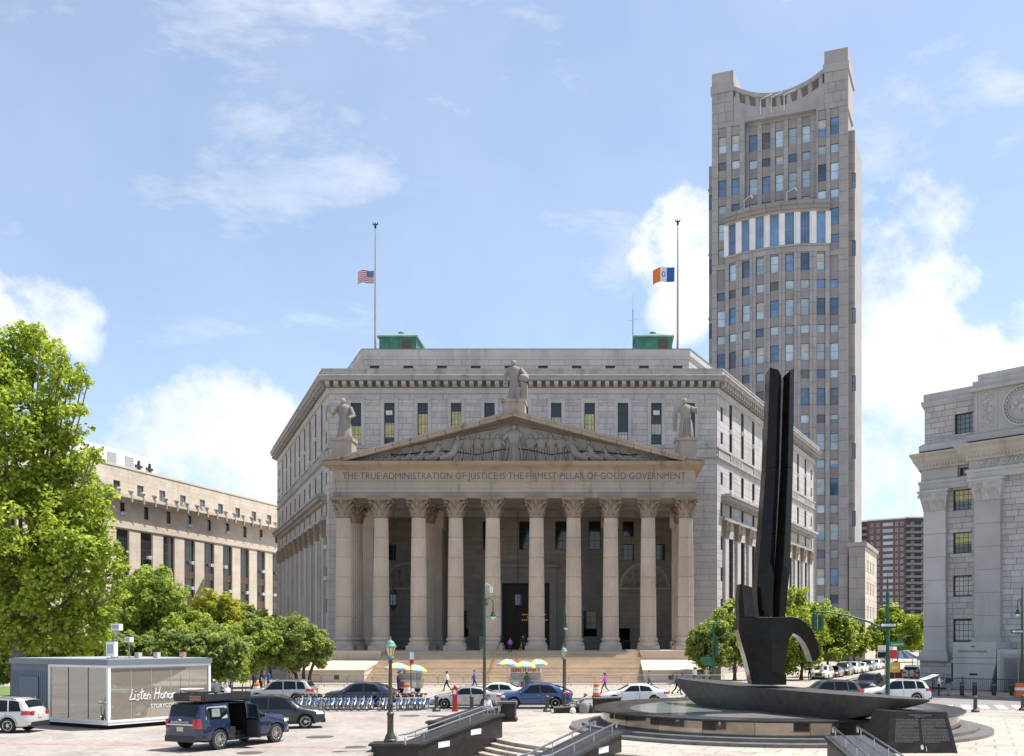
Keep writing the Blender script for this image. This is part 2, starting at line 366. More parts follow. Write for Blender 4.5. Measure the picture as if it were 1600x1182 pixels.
def text_mesh(txt, size, depth, mat, width=None, align='CENTER', shear=0., name='lettering'):
    c = bpy.data.curves.new('t', 'FONT'); c.body = txt; c.size = size; c.extrude = depth; c.align_x = align; c.align_y = 'CENTER'; c.resolution_u = 2; c.shear = shear
    o = bpy.data.objects.new('t', c); COL.objects.link(o); dg = bpy.context.evaluated_depsgraph_get(); me = bpy.data.meshes.new_from_object(o.evaluated_get(dg))
    bpy.data.objects.remove(o); bpy.data.curves.remove(c); me.name = name; me.materials.clear(); me.materials.append(MATS[mat])
    if width:
        xs = [v.co.x for v in me.vertices]; k = width/(max(xs)-min(xs))
        for v in me.vertices: v.co.x *= k
    return me
def place_text(me, parent, fr, u, d, z, name='lettering'):
    m = Matrix.Identity(4); o = fr.p(u, d, z)
    for k in range(3): m[k][0] = fr.u[k]; m[k][1] = 0; m[k][2] = fr.n[k]; m[k][3] = o[k]
    m[2][1] = 1; m[2][2] = 0
    return link(name, me, parent, mtx=m)
# ---------------------------------------------------------------- ground, plaza, road, pavements
paving_mat('plaza_paver', (.345, .305, .275), (.29, .26, .235), (.22, .20, .185), .42, .21, R(39), .15)
paving_mat('red_paver', (.385, .265, .225), (.335, .235, .20), (.27, .19, .165), .3, .15, R(39), .18)
paving_mat('plaza_slab', (.40, .35, .295), (.365, .32, .27), (.26, .23, .20), 1.5, 1.5, R(20), .1)
paving_mat('ring_slab', (.38, .335, .29), (.345, .305, .265), (.29, .26, .23), .9, .9, R(5), .1)
paving_mat('walk_slab', (.37, .325, .27), (.335, .295, .25), (.24, .215, .19), 1.6, 1.6, 0, .12)
FC = Vector((8.88, 53.0, 0)); RP = 15.2
def sheet(name, poly, z, mat, kind='structure', skirt=None, parent=None):
    b = MB(); n = len(poly); b.add([(x, y, z) for x, y in poly], [list(range(n))])
    if skirt is not None:
        b.add([(x, y, z) for x, y in poly]+[(x, y, skirt) for x, y in poly], [(i, i+n, (i+1) % n+n, (i+1) % n) for i in range(n)])
    o = b.build(name, mat, parent); fix_normals(o.data)
    if kind: o['kind'] = kind
    return o
def arc(c, r, a0, a1, n): return [(c[0]+r*math.cos(R(a0+(a1-a0)*i/n)), c[1]+r*math.sin(R(a0+(a1-a0)*i/n))) for i in range(n+1)]
sheet('ground', [(-3000, -600), (3000, -600), (3000, 3000), (-3000, 3000)], -1.12, 'plaza_slab')
edge = arc(FC, RP, 203.7, 320, 48)
sheet('plaza', [(-2500, -60), (-9.2, -60), (-9.2, 41.4), (-8.0, 42.4)]+edge+[(2500, 43.2), (2500, 2500), (-2500, 2500)], 0., 'plaza_paver', skirt=-1.11)
sheet('fountain_plaza', arc(FC, RP-.02, 0, 360, 96)[:-1], .004, 'plaza_slab')
rg = MB(); rg.loft([[(x, y, .008) for x, y in arc(FC, 13.2, 0, 360, 96)[:-1]], [(x, y, .008) for x, y in arc(FC, 14.1, 0, 360, 96)[:-1]]], cap=False)
P(rg.build('paving_ring', 'ring_slab'), kind='structure'); fix_normals(bpy.data.objects['paving_ring'].data)
def strip(name, pts, w, z, mat):
    b = MB(); L_, R_ = [], []
    for i, p in enumerate(pts):
        t = (Vector(pts[min(i+1, len(pts)-1)])-Vector(pts[max(0, i-1)])).normalized(); n = Vector((-t.y, t.x))*w/2
        L_.append((p[0]+n.x, p[1]+n.y, z)); R_.append((p[0]-n.x, p[1]-n.y, z))
    b.grid([R_, L_]); o = b.build(name, mat); o['kind'] = 'structure'; return o
strip('paving_band', [(-60, 48.6), (-26.4, 44.7), (-11.3, 42.9), (-9.3, 42.65)], .85, .005, 'red_paver')
strip('paving_band', [(-30, 70.5), (-17.2, 60.5), (-9.6, 54.6)], .6, .005, 'red_paver')
strip('paving_band', [(-24.5, 63.5), (-15.5, 64.2)], .5, .0055, 'red_paver')
strip('paving_band', [(-6.2, 59), (2, 63.8), (10, 65)], .5, .005, 'red_paver')
# steps from the fountain plaza down towards the viewer
ps = empty('plaza_steps', (FC.x, FC.y, 0)); ps['kind'] = 'structure'
for i in range(7):
    z1 = -.15*i-.0; r0, r1 = RP+.42*i-.06, RP+.42*(i+1)
    a0 = 203.4+.6*i; b = MB(); n = 60; prof = [(r0, z1-.15), (r1, z1-.15), (r1, -1.12), (r0, -1.12)]
    b.loft([[(r*math.cos(R(a0+(320-a0)*k/n)), r*math.sin(R(a0+(320-a0)*k/n)), z) for r, z in prof] for k in range(n+1)], cap=True)
    fix_normals(b.build('step', 'plaza_slab', ps).data)
# top nosing of the plaza edge
b = MB(); n = 60; b.loft([[((RP+dr)*math.cos(R(203.7+(320-203.7)*k/n)), (RP+dr)*math.sin(R(203.7+(320-203.7)*k/n)), z) for dr, z in ((-.5, .009), (.03, .009), (.03, -.16), (-.02, -.16))] for k in range(n+1)], cap=False, close=False)
fix_normals(b.build('nosing', 'ring_slab', ps).data)
# road and raised pavements
sheet('road', [(-900, 65.6), (900, 65.6), (900, 1500), (-900, 1500)], .006, 'asphalt')
FU = Vector((.403, .915))
cs0 = (13.5, 77.); cb = [(-600, 77.), cs0, (15.5, 78.2), (16.6, 80.4), (16.6+.403*300, 80.4+.915*300), (-600, 80.4+.915*300)]
sheet('pavement', cb, .135, 'walk_slab', skirt=0.)
sheet('pavement', [(27.5, 84), (28.5, 79.6), (31., 78.0), (500, 78.0), (500, 84+.915*300), (27.5+.403*300, 84+.915*300)], .135, 'walk_slab', skirt=0.)
kb = MB()
for (a, c) in zip(cb[:4], cb[1:5]):
    v = Vector((c[0]-a[0], c[1]-a[1])); Ln = v.length; v.normalize(); nrm = Vector((v.y, -v.x)); k = 0.; st = 2.4
    a = Vector(a); lo = max(0, Ln-75) if a.x < -500 else 0; hi = Ln if a.x < 0 or Ln < 100 else 90
    k = lo
    while k < hi-.05:
        e = min(k+st, hi); q0 = a+v*(k+.01); q1 = a+v*(e-.01)
        kb.hexa([(*(q0+nrm*.02), .0), (*(q1+nrm*.02), .0), (*(q1-nrm*.2), .0), (*(q0-nrm*.2), .0), (*(q0+nrm*.02), .142), (*(q1+nrm*.02), .142), (*(q1-nrm*.2), .142), (*(q0-nrm*.2), .142)]); k = e
P(kb.build('kerb', 'kerb'), kind='structure')
for i in range(9):      # zebra crossing by the right-hand corner
    x = 17.6+i*1.15; b = MB(); b.add([(x, 66.4, .011), (x+.6, 66.4, .011), (x+.6+1.2, 70.4, .011), (x+1.2, 70.4, .011)], [(0, 1, 2, 3)]); P(b.build('crossing_stripe', 'road_white'), kind='structure')
for px, py, r, lb in ((500, 1152, .62, 'wide round iron cover in the paving ahead of the navy SUV'), (640, 1119, .6, 'round iron cover in the paving in front of the hire bikes'), (682, 1119.5, .55, 'round iron cover in the paving in front of the cast bollard'), (556, 1168, .45, 'small round iron cover beside the low end of the stair wall'), (390, 1177, .5, 'round iron cover in the paving beside the navy SUV'), (905, 1128, .4, 'small round iron cover on the pale fountain plaza')):
    D = gd(py); b = MB(); b.lathe([(r, .0), (r, .012), (r*.93, .014)], 24, cap=True); o = b.build('manhole_cover', 'iron_cover', loc=(wx(px, D), D, .008), smooth=40)
    P(o, lb, 'manhole cover', 'manhole covers in the plaza paving')
sheet('lawn', [(-60, 80), (-34.5, 80), (-33, 92), (-60, 96)], .17, 'grass')

# ---------------------------------------------------------------- fountain
ft = empty('fountain', FC); P(ft, 'round black granite fountain basin on two circular steps with a shallow pool', 'fountain')
NB = 96
def ringpart(name, prof, mat, a0=0, a1=360, n=NB, smooth=35):
    b = MB(); full = (a1-a0 == 360)
    b.loft([[(r*math.cos(R(a0+(a1-a0)*k/n)), r*math.sin(R(a0+(a1-a0)*k/n)), z) for r, z in prof] for k in range(n+1)], cap=not full)
    o = b.build(name, mat, ft, smooth=smooth); fix_normals(o.data); return o
ringpart('step', [(10.6, .0), (10.6, .15), (9.6, .16), (9.6, 0)], 'rim_granite')
ringpart('step', [(9.95, .155), (9.95, .31), (8.4, .32), (8.4, .155)], 'rim_granite')
for k in range(24):     # facing panels of the basin wall
    a = 360/24*k; ringpart('wall_panel', [(9.03, .318), (9.03, .93), (8.4, .93), (8.0, .318)], 'polished_wall', a+.06, a+14.94, 5)
ringpart('basin_rim', [(9.3, .93), (9.34, .96), (9.34, 1.03), (9.26, 1.06), (8.1, 1.05), (7.6, 1.0), (7.4, .93)], 'rim_dark')
b = MB(); b.lathe([(7.62, .93), (7.62, .965)], 96); b.build('water', 'water', ft, smooth=30)
b = MB(); b.lathe([(3.2, .966), (3.1, 1.01), (2.6, 1.015)], 48, c=(-1.0, -5.2, 0)); b.build('water_jet_disc', 'rim_granite', ft, smooth=30)

# ---------------------------------------------------------------- sculpture: boat-shaped base and tall forked black monument
BA, BB = Vector((4.1, 57.9)), Vector((13.05, 41.0)); bd = (BB-BA); BL = bd.length; bd.normalize(); bn = Vector((-bd.y, bd.x))   # bn points to the right/far side
sc = empty('sculpture', (8.2, 50.1, 0)); P(sc, 'tall black granite monument with forked shaft and curved arm on a boat-shaped base', 'sculpture')
def sp(t, s, z):     # along the boat, across, height, local to the sculpture
    p = BA+bd*(t*BL)+bn*s; return (p.x-8.2, p.y-50.1, z)
hull = MB(); rings = []
for i in range(33):
    t = i/32; w = 1.05*max(.0, math.sin(math.pi*min(1, max(0, t)))**.45)+.02; zt = 2.32-.27*t+.05*(1-math.sin(math.pi*t))
    keel = .98+1.30*max(0, 1-t/.15)**1.2+1.04*max(0, (t-.76)/.24)**1.0; keel = min(keel, zt-.04)
    rings.append([sp(t, -w, zt), sp(t, w, zt), sp(t, w*.97, zt-.25*(zt-keel)), sp(t, w*.62, keel), sp(t, -w*.62, keel), sp(t, -w*.97, zt-.25*(zt-keel))])
hull.loft(rings); fix_normals(hull.build('boat_base', 'boat_granite', sc, smooth=28).data)
SD = 50.1
def spx(px, py, dy=0.): D = SD; return (wx(px, D)-8.2, dy, wz(py, D))
def slab(name, pts, y0, y1, mat='black_granite', smooth=20, taper=None):
    b = MB(); n = len(pts); A = [spx(x, y, y0) for x, y in pts]; B = [spx(x, y, y1) for x, y in pts]
    b.add(A+B, [list(range(n)), [2*n-1-i for i in range(n)]]+[[i, n+i, n+(i+1) % n, (i+1) % n] for i in range(n)])
    o = b.build(name, mat, sc); fix_normals(o.data); bm = bmesh.new(); bm.from_mesh(o.data); bmesh.ops.triangulate(bm, faces=[f for f in bm.faces if len(f.verts) > 4]); bm.to_mesh(o.data); bm.free(); return o
# shaft in three blocks per blade (joints recessed), forked top
def lerp(a, b, t): return a+(b-a)*t
def prof(tab, y):
    for (y0, x0), (y1, x1) in zip(tab[:-1], tab[1:]):
        if y0 <= y <= y1: return lerp(x0, x1, (y-y0)/(y1-y0))
    return tab[-1][1] if y > tab[-1][0] else tab[0][1]
Lf = [(575, 1201), (735, 1194), (830, 1187), (905, 1181), (935, 1180), (965, 1184)]; Rt = [(575, 1237), (735, 1235), (870, 1231), (905, 1228), (965, 1222)]
cuts = [(592, 735), (735.8, 838), (838.8, 965)]
for side in (0, 1):
    for k, (ya, yb) in enumerate(cuts):
        ys = np.linspace(ya, yb, 7); rings = []
        for y in ys:
            l, r = prof(Lf, y), prof(Rt, y); mid = (l+r)/2+.5; g = 2.0*max(0, (900-y)/300)**.5 if y < 900 else 0
            a, c = (l, mid-g) if side == 0 else (mid+g, r)
            dep = .95
            yy = y
            za = zc = y
            if k == 0 and y == ys[0]: za, zc = (579, 593) if side == 0 else (593, 581)
            # plan: front faces fold towards the groove
            rings.append([spx(a, za, -dep*.55), spx((a+c)/2 if side else (a*.35+c*.65), (za+zc)/2, -dep), spx(c, zc, -dep*.72 if g > 0 else -dep*.9), spx(c, zc, dep), spx(a, za, dep)])
        b = MB(); b.loft(rings); fix_normals(b.build('shaft_block', 'black_granite', sc).data)
b = MB(); b.T = None
gl = [(y, (prof(Lf, y)+prof(Rt, y))/2+.5) for y in (598, 735, 838, 895)]
b.loft([[spx(x-.4-1.5*(900-y)/310, y, -.60), spx(x+.4+1.5*(900-y)/310, y, -.60), spx(x+.4, y, .6), spx(x-.4, y, .6)] for y, x in gl]); fix_normals(b.build('groove_fillet', 'rim_granite', sc).data)
# body: vase-like lower block, left wing, right curved arm
outl = [(1172, 1069), (1219, 1069), (1224, 1045), (1225, 1022), (1229, 1000), (1238, 984), (1238, 966), (1152, 966), (1151, 985), (1155, 1003), (1163, 1030)]
b = MB(); n = len(outl); rid = [(1196, 1069), (1201, 1040), (1199, 1003), (1198, 966)]
Fv = [spx(x, y, -.72) for x, y in outl]; Bv = [spx(x, y, .85) for x, y in outl]; Rv = [spx(x, y, -1.15 if i != 2 else -1.22) for i, (x, y) in enumerate(rid)]
b.add(Fv+Bv+Rv, [[2*n-1-i for i in range(n)]]+[[i, n+i, n+(i+1) % n, (i+1) % n] for i in range(n)]+[(0, 2*n, 2*n+1, 10), (10, 2*n+1, 9), (9, 2*n+1, 2*n+2, 8), (8, 2*n+2, 2*n+3, 7), (2*n, 1, 2, 2*n+1), (2*n+1, 2, 3, 2*n+2), (2*n+2, 3, 4, 5), (2*n+2, 5, 6, 2*n+3), (0, 1, 2*n), (6, 7, 2*n+3)])
fix_normals(b.build('body', 'black_granite', sc).data)
slab('left_wing', [(1152, 966), (1176, 966), (1172, 940), (1169, 921), (1153, 914), (1150.5, 940)], -.74, .55)
slab('wing_inner', [(1160, 964), (1176, 964), (1171, 919), (1156, 915)], -.80, -.745, 'black_granite_matte')
arm = [(1214, 966), (1229, 965), (1243, 967), (1256, 975), (1266, 988), (1272, 1004), (1277, 1024), (1272, 1030), (1265, 1034), (1260, 1019), (1254, 1006), (1246, 996), (1236, 990), (1229, 992)]
slab('curved_arm', arm, -.76, .7)
b = MB(); top = [(1229, 964.3), (1243, 966.2), (1256.6, 974.4), (1266.8, 987.5), (1273, 1004), (1278, 1024)]
b.grid([[spx(x, y, -.78) for x, y in top], [spx(x+.3, y-.6, -.64) for x, y in top]]); b.build('arm_edge', 'rim_granite', sc)
slab('foot_block', [(1196, 1069), (1222, 1069), (1222, 1052), (1198, 1052)], -1.19, -1.155, 'black_granite')

# inscribed plinth in front of the prow
Dp = 40.9; pl = empty('inscription_block', (wx(1432, Dp), Dp, 0)); P(pl, 'sloped black granite block covered in two columns of pale inscription under the prow', 'plaque')
def pb(px, py): return (wx(px, Dp)-wx(1432, Dp), wz(py, Dp))
x0, _ = pb(1383, 1178); x1, _ = pb(1492, 1178); xa, zt = pb(1392, 1112); xb, _ = pb(1480, 1115); xs, zs = pb(1373, 1110)
b = MB(); b.hexa([(x0, -.35, 0.), (x1, -.35, 0.), (x1+.05, 1.6, 0.), (x0-.5, 1.9, 0.), (xa, .05, zt), (xb, .05, zt-.02), (xb, 1.4, zt-.02), (xa-.28, 1.5, zt)])
b.build('block', 'black_granite_matte', pl)
def face(u, v, off=.004):     # u 0..1 across, v 0..1 up the sloped face
    l = Vector((lerp(x0, xa, v), lerp(-.35, .05, v), zt*v)); r = Vector((lerp(x1, xb, v), lerp(-.35, .05, v), (zt-.02)*v)); return l+(r-l)*u+Vector((0, -off, off*.2))
M('inscription', (.20, .19, .165), rough=.6, var=.5, scale=30)
rng = random.Random(3); b = MB()
for c, (ua, ub) in enumerate(((.10, .475), (.525, .93))):
    for ln in range(17):
        v = .80-ln*.0335; u = ua; end = ub-(rng.uniform(.05, .25) if ln in (6, 16) else 0)
        while u < end:
            w = rng.uniform(.01, .035); e = min(u+w, end); b.add([face(u, v), face(e, v), face(e, v+.014), face(u, v+.014)], [(0, 1, 2, 3)]); u = e+.008
for v, a, c in ((.905, .33, .72), (.865, .43, .60)):
    u = a
    while u < c: w = rng.uniform(.012, .03); b.add([face(u, v), face(min(u+w, c), v), face(min(u+w, c), v+.018), face(u, v+.018)], [(0, 1, 2, 3)]); u += w+.008
P(b.build('lettering', 'inscription', pl), kind='stuff')
b = MB(); b.add([face(.50+.022*math.cos(k*math.pi/8), .145+.06*math.sin(k*math.pi/8), .006) for k in range(16)], [list(range(16))]); b.add([face(.556, .05, .006), face(.564, .05, .006), face(.564, .17, .006), face(.556, .17, .006)], [(0, 1, 2, 3)])
b.build('emblem', 'road_white', pl)

# ---------------------------------------------------------------- sloped cheek walls with steel handrails
def cheek(label, f, bk, top, z0, plaques=(), rails=True, pier=None):
    c = Vector((sum(p[0] for p in f)/len(f), sum(p[1] for p in f)/len(f), 0)); e = empty('cheek_wall', (c.x, c.y, 0)); P(e, label, 'wall', 'granite stair walls round the fountain plaza')
    L_ = lambda p, z: (p[0]-c.x, p[1]-c.y, z)
    m = MB(); m.loft([[L_(f[i], z0), L_(f[i], top[i]-.1), L_(bk[i], top[i]-.1), L_(bk[i], z0)] for i in range(len(f))]); fix_normals(m.build('wall', 'black_granite_matte', e).data)
    m = MB(); g = []
    for i in range(len(f)):
        w = (Vector(f[i])-Vector(bk[i])).normalized()*.09; q = Vector((0, 0)); 
        t = (Vector(f[min(i+1, len(f)-1)])-Vector(f[max(0, i-1)])).normalized()*(.1 if i in (0, len(f)-1) else 0)*(1 if i else -1)
        fo = Vector(f[i])+w+t; bo = Vector(bk[i])-w+t
        g.append([L_(fo, top[i]-.1), L_(fo-w*.25, top[i]), L_(bo+w*.25, top[i]), L_(bo, top[i]-.1)])
    m.loft(g); fix_normals(m.build('coping', 'rim_dark', e).data)
    if rails:
        for side in (f, bk):
            other = bk if side is f else f; pts = []
            for i in range(len(side)):
                p = Vector(side[i])+(Vector(other[i])-Vector(side[i]))*.16; pts.append(Vector(L_(p, top[i]+.32)))
            k0 = 1 if len(pts) > 2 else 0; q = pts[k0:]
            d0 = (pts[k0]-pts[k0+1]); d0.z = 0; d0.normalize()
            rl = [q[0]+d0*.75+Vector((0, 0, -.3)), q[0]+d0*.78+Vector((0, 0, -.04)), q[0]+d0*.7]+q+[q[-1]+(q[-1]-q[-2]).normalized()*.05, q[-1]+Vector((0, 0, -.2))]
            r = MB(); r.tube(rl, .038, 8); ro = r.build('handrail', 'steel', e, smooth=50)
            n = 4
            for k in range(n):
                t = (k+.15)/(n-.6); seg = min(int(t*(len(q)-1)), len(q)-2); p = q[seg].lerp(q[seg+1], t*(len(q)-1)-seg); m = MB(); m.tube([p, p+Vector((0, 0, -.62 if side is f else -.32))], .02, 6); m.build('rail_post', 'steel', ro)
    for (i, t, h) in plaques:
        a = Vector(L_(f[i], 0)).lerp(Vector(L_(f[i+1], 0)), t); tz = lerp(top[i], top[i+1], t); d = (Vector(f[i+1])-Vector(f[i])).normalized(); n = Vector((d.y, -d.x)); 
        m = MB(); fr = Fr((a.x, a.y, 0), d); m.fbox(fr, -.42, .42, .004, .02, tz-h-.24, tz-h); m.build('sign_plate', 'white_metal', e)
    if pier:
        x, y, w, z = pier; m = MB(); lx, ly = x-c.x, y-c.y
        m.box(lx-w/2, lx+w/2, ly-w/2, ly+w/2, 0.009, z); m.box(lx-w/2-.08, lx+w/2+.08, ly-w/2-.08, ly+w/2+.08, 0.009, .16); m.build('pier', 'black_granite_matte', e)
        m = MB(); m.box(lx-w/2-.06, lx+w/2+.06, ly-w/2-.06, ly+w/2+.06, z, z+.1); m.build('pier_cap', 'rim_granite', e)
    return e
cheek('long sloping granite stair wall with twin steel handrails and a lamp post on its low end', [(-9.3, 41.0), (-7.4, 41.0), (-4.9, 46.4), (-4.65, 47.0)], [(-9.3, 42.0), (-8.1, 42.1), (-5.7, 46.9), (-5.45, 47.5)], [.34, .34, 1.1, 1.1], -1.11, plaques=[(1, .30, .3), (1, .72, .3)])
cheek('granite stair wall ending in a square pier beside the seated person', [(-8.35, 48.6), (-7.6, 48.6), (-5.6, 55.6)], [(-8.35, 49.4), (-8.2, 49.5), (-6.35, 55.9)], [.62, .62, 1.02], .0, rails=False, pier=(-5.3, 56.6, .9, 1.0))
cheek('granite stair wall with a broad smooth sloping top and curled rails below the fountain steps', [(-1.7, 36.0), (.72, 40.9)], [(-2.9, 36.7), (-.55, 41.7)], [.1, .86], -1.11, plaques=[(0, .7, .25)])
cheek('short granite stair wall with rounded top in front of the inscribed block', [(10.2, 33.6), (9.7, 38.2)], [(8.5, 33.6), (8.3, 38.0)], [.3, .93], -1.11)
def bench(label, p0, p1, w, h0, h1):
    a, c = Vector(p0), Vector(p1); d = (c-a); L_ = d.length; e = empty('stone_bench', ((a.x+c.x)/2, (a.y+c.y)/2, 0.)); P(e, label, 'bench'); fr = Fr((a.x-e.location.x, a.y-e.location.y, 0), d)
    m = MB(); q = fr.p; m.hexa([q(0, w/2, .009), q(L_, w/2, .009), q(L_, -w/2, .009), q(0, -w/2, .009), q(0, w/2, h0), q(L_, w/2, h1), q(L_, -w/2, h1), q(0, -w/2, h0)]); m.build('seat_block', 'black_granite_matte', e)
    m = MB(); m.hexa([q(-.05, w/2+.05, h0), q(L_+.05, w/2+.05, h1), q(L_+.05, -w/2-.05, h1), q(-.05, -w/2-.05, h0), q(-.05, w/2+.05, h0+.07), q(L_+.05, w/2+.05, h1+.07), q(L_+.05, -w/2-.05, h1+.07), q(-.05, -w/2-.05, h0+.07)]); m.build('coping', 'rim_granite', e)
bench('low flat granite block by the kerb under the reclining person', (-3.0, 63.0), (-1.5, 63.3), .9, .3, .36)
bench('taller granite block beside the reclining person and the fountain rim', (-.55, 63.2), (.95, 63.6), 1.0, .86, .9)
# ---------------------------------------------------------------- courthouse with portico
stone('granite_soot_shade', (.155, .13, .105), rand=.12, streak=.6)  # soot plus the shade under the cornices, put into the stone colour
CX, CY = -10.15, 129.0
ct = empty('courthouse', (CX, CY, 0.135)); P(ct, 'grey granite courthouse with columned portico and inscribed sculpted pediment above broad steps', 'courthouse')
ct.location.z = 0
HW = 24.4; FL_ = 57.0; fu = Vector((.403, .915)).normalized()
A0 = (-HW-fu.x*FL_, fu.y*FL_); A1 = (-HW, 0); A2 = (HW, 0); A3 = (HW+fu.x*FL_, fu.y*FL_)
FRONT = Fr((-HW, 0), (1, 0)); RF = Fr(A2, fu); LF = Fr(A0, (fu.x, -fu.y))
mas = Masonry(ct, 300, 5)

def sweep(path, prof, mb=None):
    mb = mb or MB(); pts = [Vector(p) for p in path]; nr = []
    for a, b in zip(pts[:-1], pts[1:]): t = (b-a).normalized(); nr.append(Vector((t.y, -t.x)))
    rings = []
    for i, p in enumerate(pts):
        if i == 0: m = nr[0]
        elif i == len(pts)-1: m = nr[-1]
        else: m = (nr[i-1]+nr[i])/(1+nr[i-1].dot(nr[i]))
        rings.append([(p.x+m.x*d, p.y+m.y*d, z) for d, z in prof])
    mb.loft(rings); return mb
OUT = [A0, A1, A2, A3]
def band(name, prof, mat, path=OUT, smooth=0): o = sweep(path, prof).build(name, mat, ct, smooth); fix_normals(o.data); return o

# --- wall openings
win_f = [(-21+4.2*k, 1.3) for k in range(11)]
op_f = [(HW-20.3, HW+20.3, 3.3, 20.6)]+[(HW+x-w/2, HW+x+w/2, 29.1, 34.3) for x, w in win_f]
sT = [6+5.5*k for k in range(9)]; sE = [2.0, 54.6]; zE = [(32.4, 34.2), (29.5, 31.0), (24.3, 25.9), (20.3, 22.0), (16.0, 17.7), (12.0, 13.7), (8.0, 9.7)]
def flank_open(conv):
    o = []
    for s in sT:
        for w, a, b in ((1.3, 29.1, 34.3), (1.3, 23.5, 26.5), (1.0, 20.5, 21.9), (2.2, 4.5, 17.6)): u = conv(s); o.append((u-w/2, u+w/2, a, b))
    for s in sE:
        for a, b in zE: u = conv(s); o.append((u-.45, u+.45, a, b))
    return o
op_r = flank_open(lambda s: s); op_l = flank_open(lambda s: FL_-s)
core = mas.wall(FRONT, 0, 2*HW, 20.6, 36.2, .74, 1.9, op_f, prio=1.1); core.build('front_wall', 'joint', ct)
core = mas.wall(FRONT, 0, HW-20.3, .13, 20.6, .78, 2.0, prio=1.2); c2 = mas.wall(FRONT, HW+20.3, 2*HW, .13, 20.6, .78, 2.0, prio=1.6)
core.build('corner_wall', 'joint', ct); c2.build('corner_wall', 'joint', ct)
mas.wall(RF, .002, FL_, .13, 36.2, .9, 2.1, op_r, prio=.55).build('side_wall', 'joint', ct)
mas.wall(LF, 0, FL_-.002, .13, 36.2, .9, 2.1, op_l, prio=.4).build('side_wall', 'joint', ct)
b = MB(); b.fbox(Fr(A3, (A0[0]-A3[0], A0[1]-A3[1])), 0, A3[0]-A0[0], -.6, 0, .13, 36.2); b.build('rear_wall', 'granite', ct)
b = MB(); b.add([(*p, 37.6) for p in (A0, A1, A2, A3)], [(0, 1, 2, 3)]); b.build('roof_deck', 'roof_grey', ct)
b = MB(); b.add([(p[0]*.965, p[1]*.95+1.2, .2) for p in (A0, A1, A2, A3)]+[(p[0]*.965, p[1]*.95+1.2, 36) for p in (A0, A1, A2, A3)], [(0, 1, 5, 4), (1, 2, 6, 5), (2, 3, 7, 6), (3, 0, 4, 7)])
for f in range(0): pass
inner = MB()
for fr, L_ in ((RF, FL_), (LF, FL_)): inner.fbox(fr, .8, L_-.8, -1.1, -1.0, .2, 36)
inner.fbox(FRONT, 1, 2*HW-1, -1.1, -1., 20.8, 36); inner.build('window_backing', 'dark_interior', ct)

# --- windows
rng = random.Random(11)
ac = MB(); ac.box(-.38, .38, -.55, .1, 0, .5); ac.k = 1
for q in range(5): ac.box(-.3, .3, -.56, -.551, .08+.075*q, .11+.075*q)
AC = ac.mesh('air_conditioner', ['white_metal', 'grey_paint'])
def add_ac(w, z): o = link('air_conditioner', AC, w); o.location = (0, 0, z); return o
sur = MB(); sf = Fr((0, 0), (1, 0)); sur.fbox(sf, -1.08, -.66, 0, .12, -.1, 5.7); sur.fbox(sf, .66, 1.08, 0, .12, -.1, 5.7); sur.fbox(sf, -.66, .66, 0, .12, 5.22, 5.7); sur.fbox(sf, -1.14, 1.14, 0, .16, 5.7, 5.82)
SUR = sur.mesh('window_surround', 'granite')
for i, (x, w) in enumerate(win_f):
    bl = [('blind_yellow', .03, .45), ('blind_yellow', .18, .52), ('blind_yellow', .04, .74), ('blind_yellow', .35, .8), None, ('blind_pale', .05, .6), ('blind_pale', .06, .66), ('blind_yellow', .2, .74), ('blind_pale', .02, .3), ('blind_pale', .25, .5), None][i]
    o = window(ct, FRONT, HW+x, 29.1, 1.3, 5.2, -.2, 3, 4, blind=bl)
    if i in (1, 9): add_ac(o, 3.7)
    m = Matrix.Translation((x, -.05, 29.1)); link('window_surround', SUR, ct, mtx=m)
for fr, conv, seed in ((RF, lambda s: s, 1), (LF, lambda s: FL_-s, 2)):
    rg = random.Random(seed)
    for s in sT:
        o = window(ct, fr, conv(s), 29.1, 1.3, 5.2, -.2, 3, 4)
        if rg.random() < .7: add_ac(o, rg.choice((2.4, 3.2, .1)))
        o = window(ct, fr, conv(s), 23.5, 1.3, 3.0, -.2, 2, 3)
        if rg.random() < .3: add_ac(o, .1)
        window(ct, fr, conv(s), 20.5, 1.0, 1.4, -.2, 2, 1); window(ct, fr, conv(s), 4.5, 2.2, 13.1, -.25, 3, 9, frame='frame_black')
    for s in sE:
        for a, bb in zE:
            o = window(ct, fr, conv(s), a, .9, bb-a, -.2, 2, 2)
            if rg.random() < .2: add_ac(o, .1)
# --- pilasters along both sides
def pil_capital(w, h, d):
    b = MB(); f = Fr((0, 0), (1, 0)); q = f.p
    b.hexa([q(-w/2, d, 0), q(w/2, d, 0), q(w/2, 0, 0), q(-w/2, 0, 0), q(-w*.66, d+.28, h*.9), q(w*.66, d+.28, h*.9), q(w*.66, 0, h*.9), q(-w*.66, 0, h*.9)])
    b.fbox(f, -w*.72, w*.72, 0, d+.36, h*.9, h)
    for row, (zz, hh, n) in enumerate(((.02, .42, 3), (.3, .45, 2))):
        for k in range(n):
            x = (k-(n-1)/2)*w/n*1.02; lw = w/n*.42; g = []
            for t in (0, .35, .7, .92, 1.0, .93):
                o = d+.05+.26*t*t+(.1 if t in (1.0, .93) else 0); zt = h*(zz+hh*t); g.append([q(x-lw*(1-.35*t), o, zt), q(x, o+.07, zt), q(x+lw*(1-.35*t), o, zt)])
            b.grid(g)
    for sx in (-1, 1):
        for k in range(8):
            a = k*math.pi/4; r = .22; b.add([q(sx*w*.6+r*math.cos(a), d+.33, h*.74+r*math.sin(a)), q(sx*w*.6+r*math.cos(a+.785), d+.33, h*.74+r*math.sin(a+.785)), q(sx*w*.6, d+.4, h*.74)], [(0, 1, 2)])
    return b
PC = pil_capital(1.5, 2.2, .35).mesh('capital', 'granite_cap')
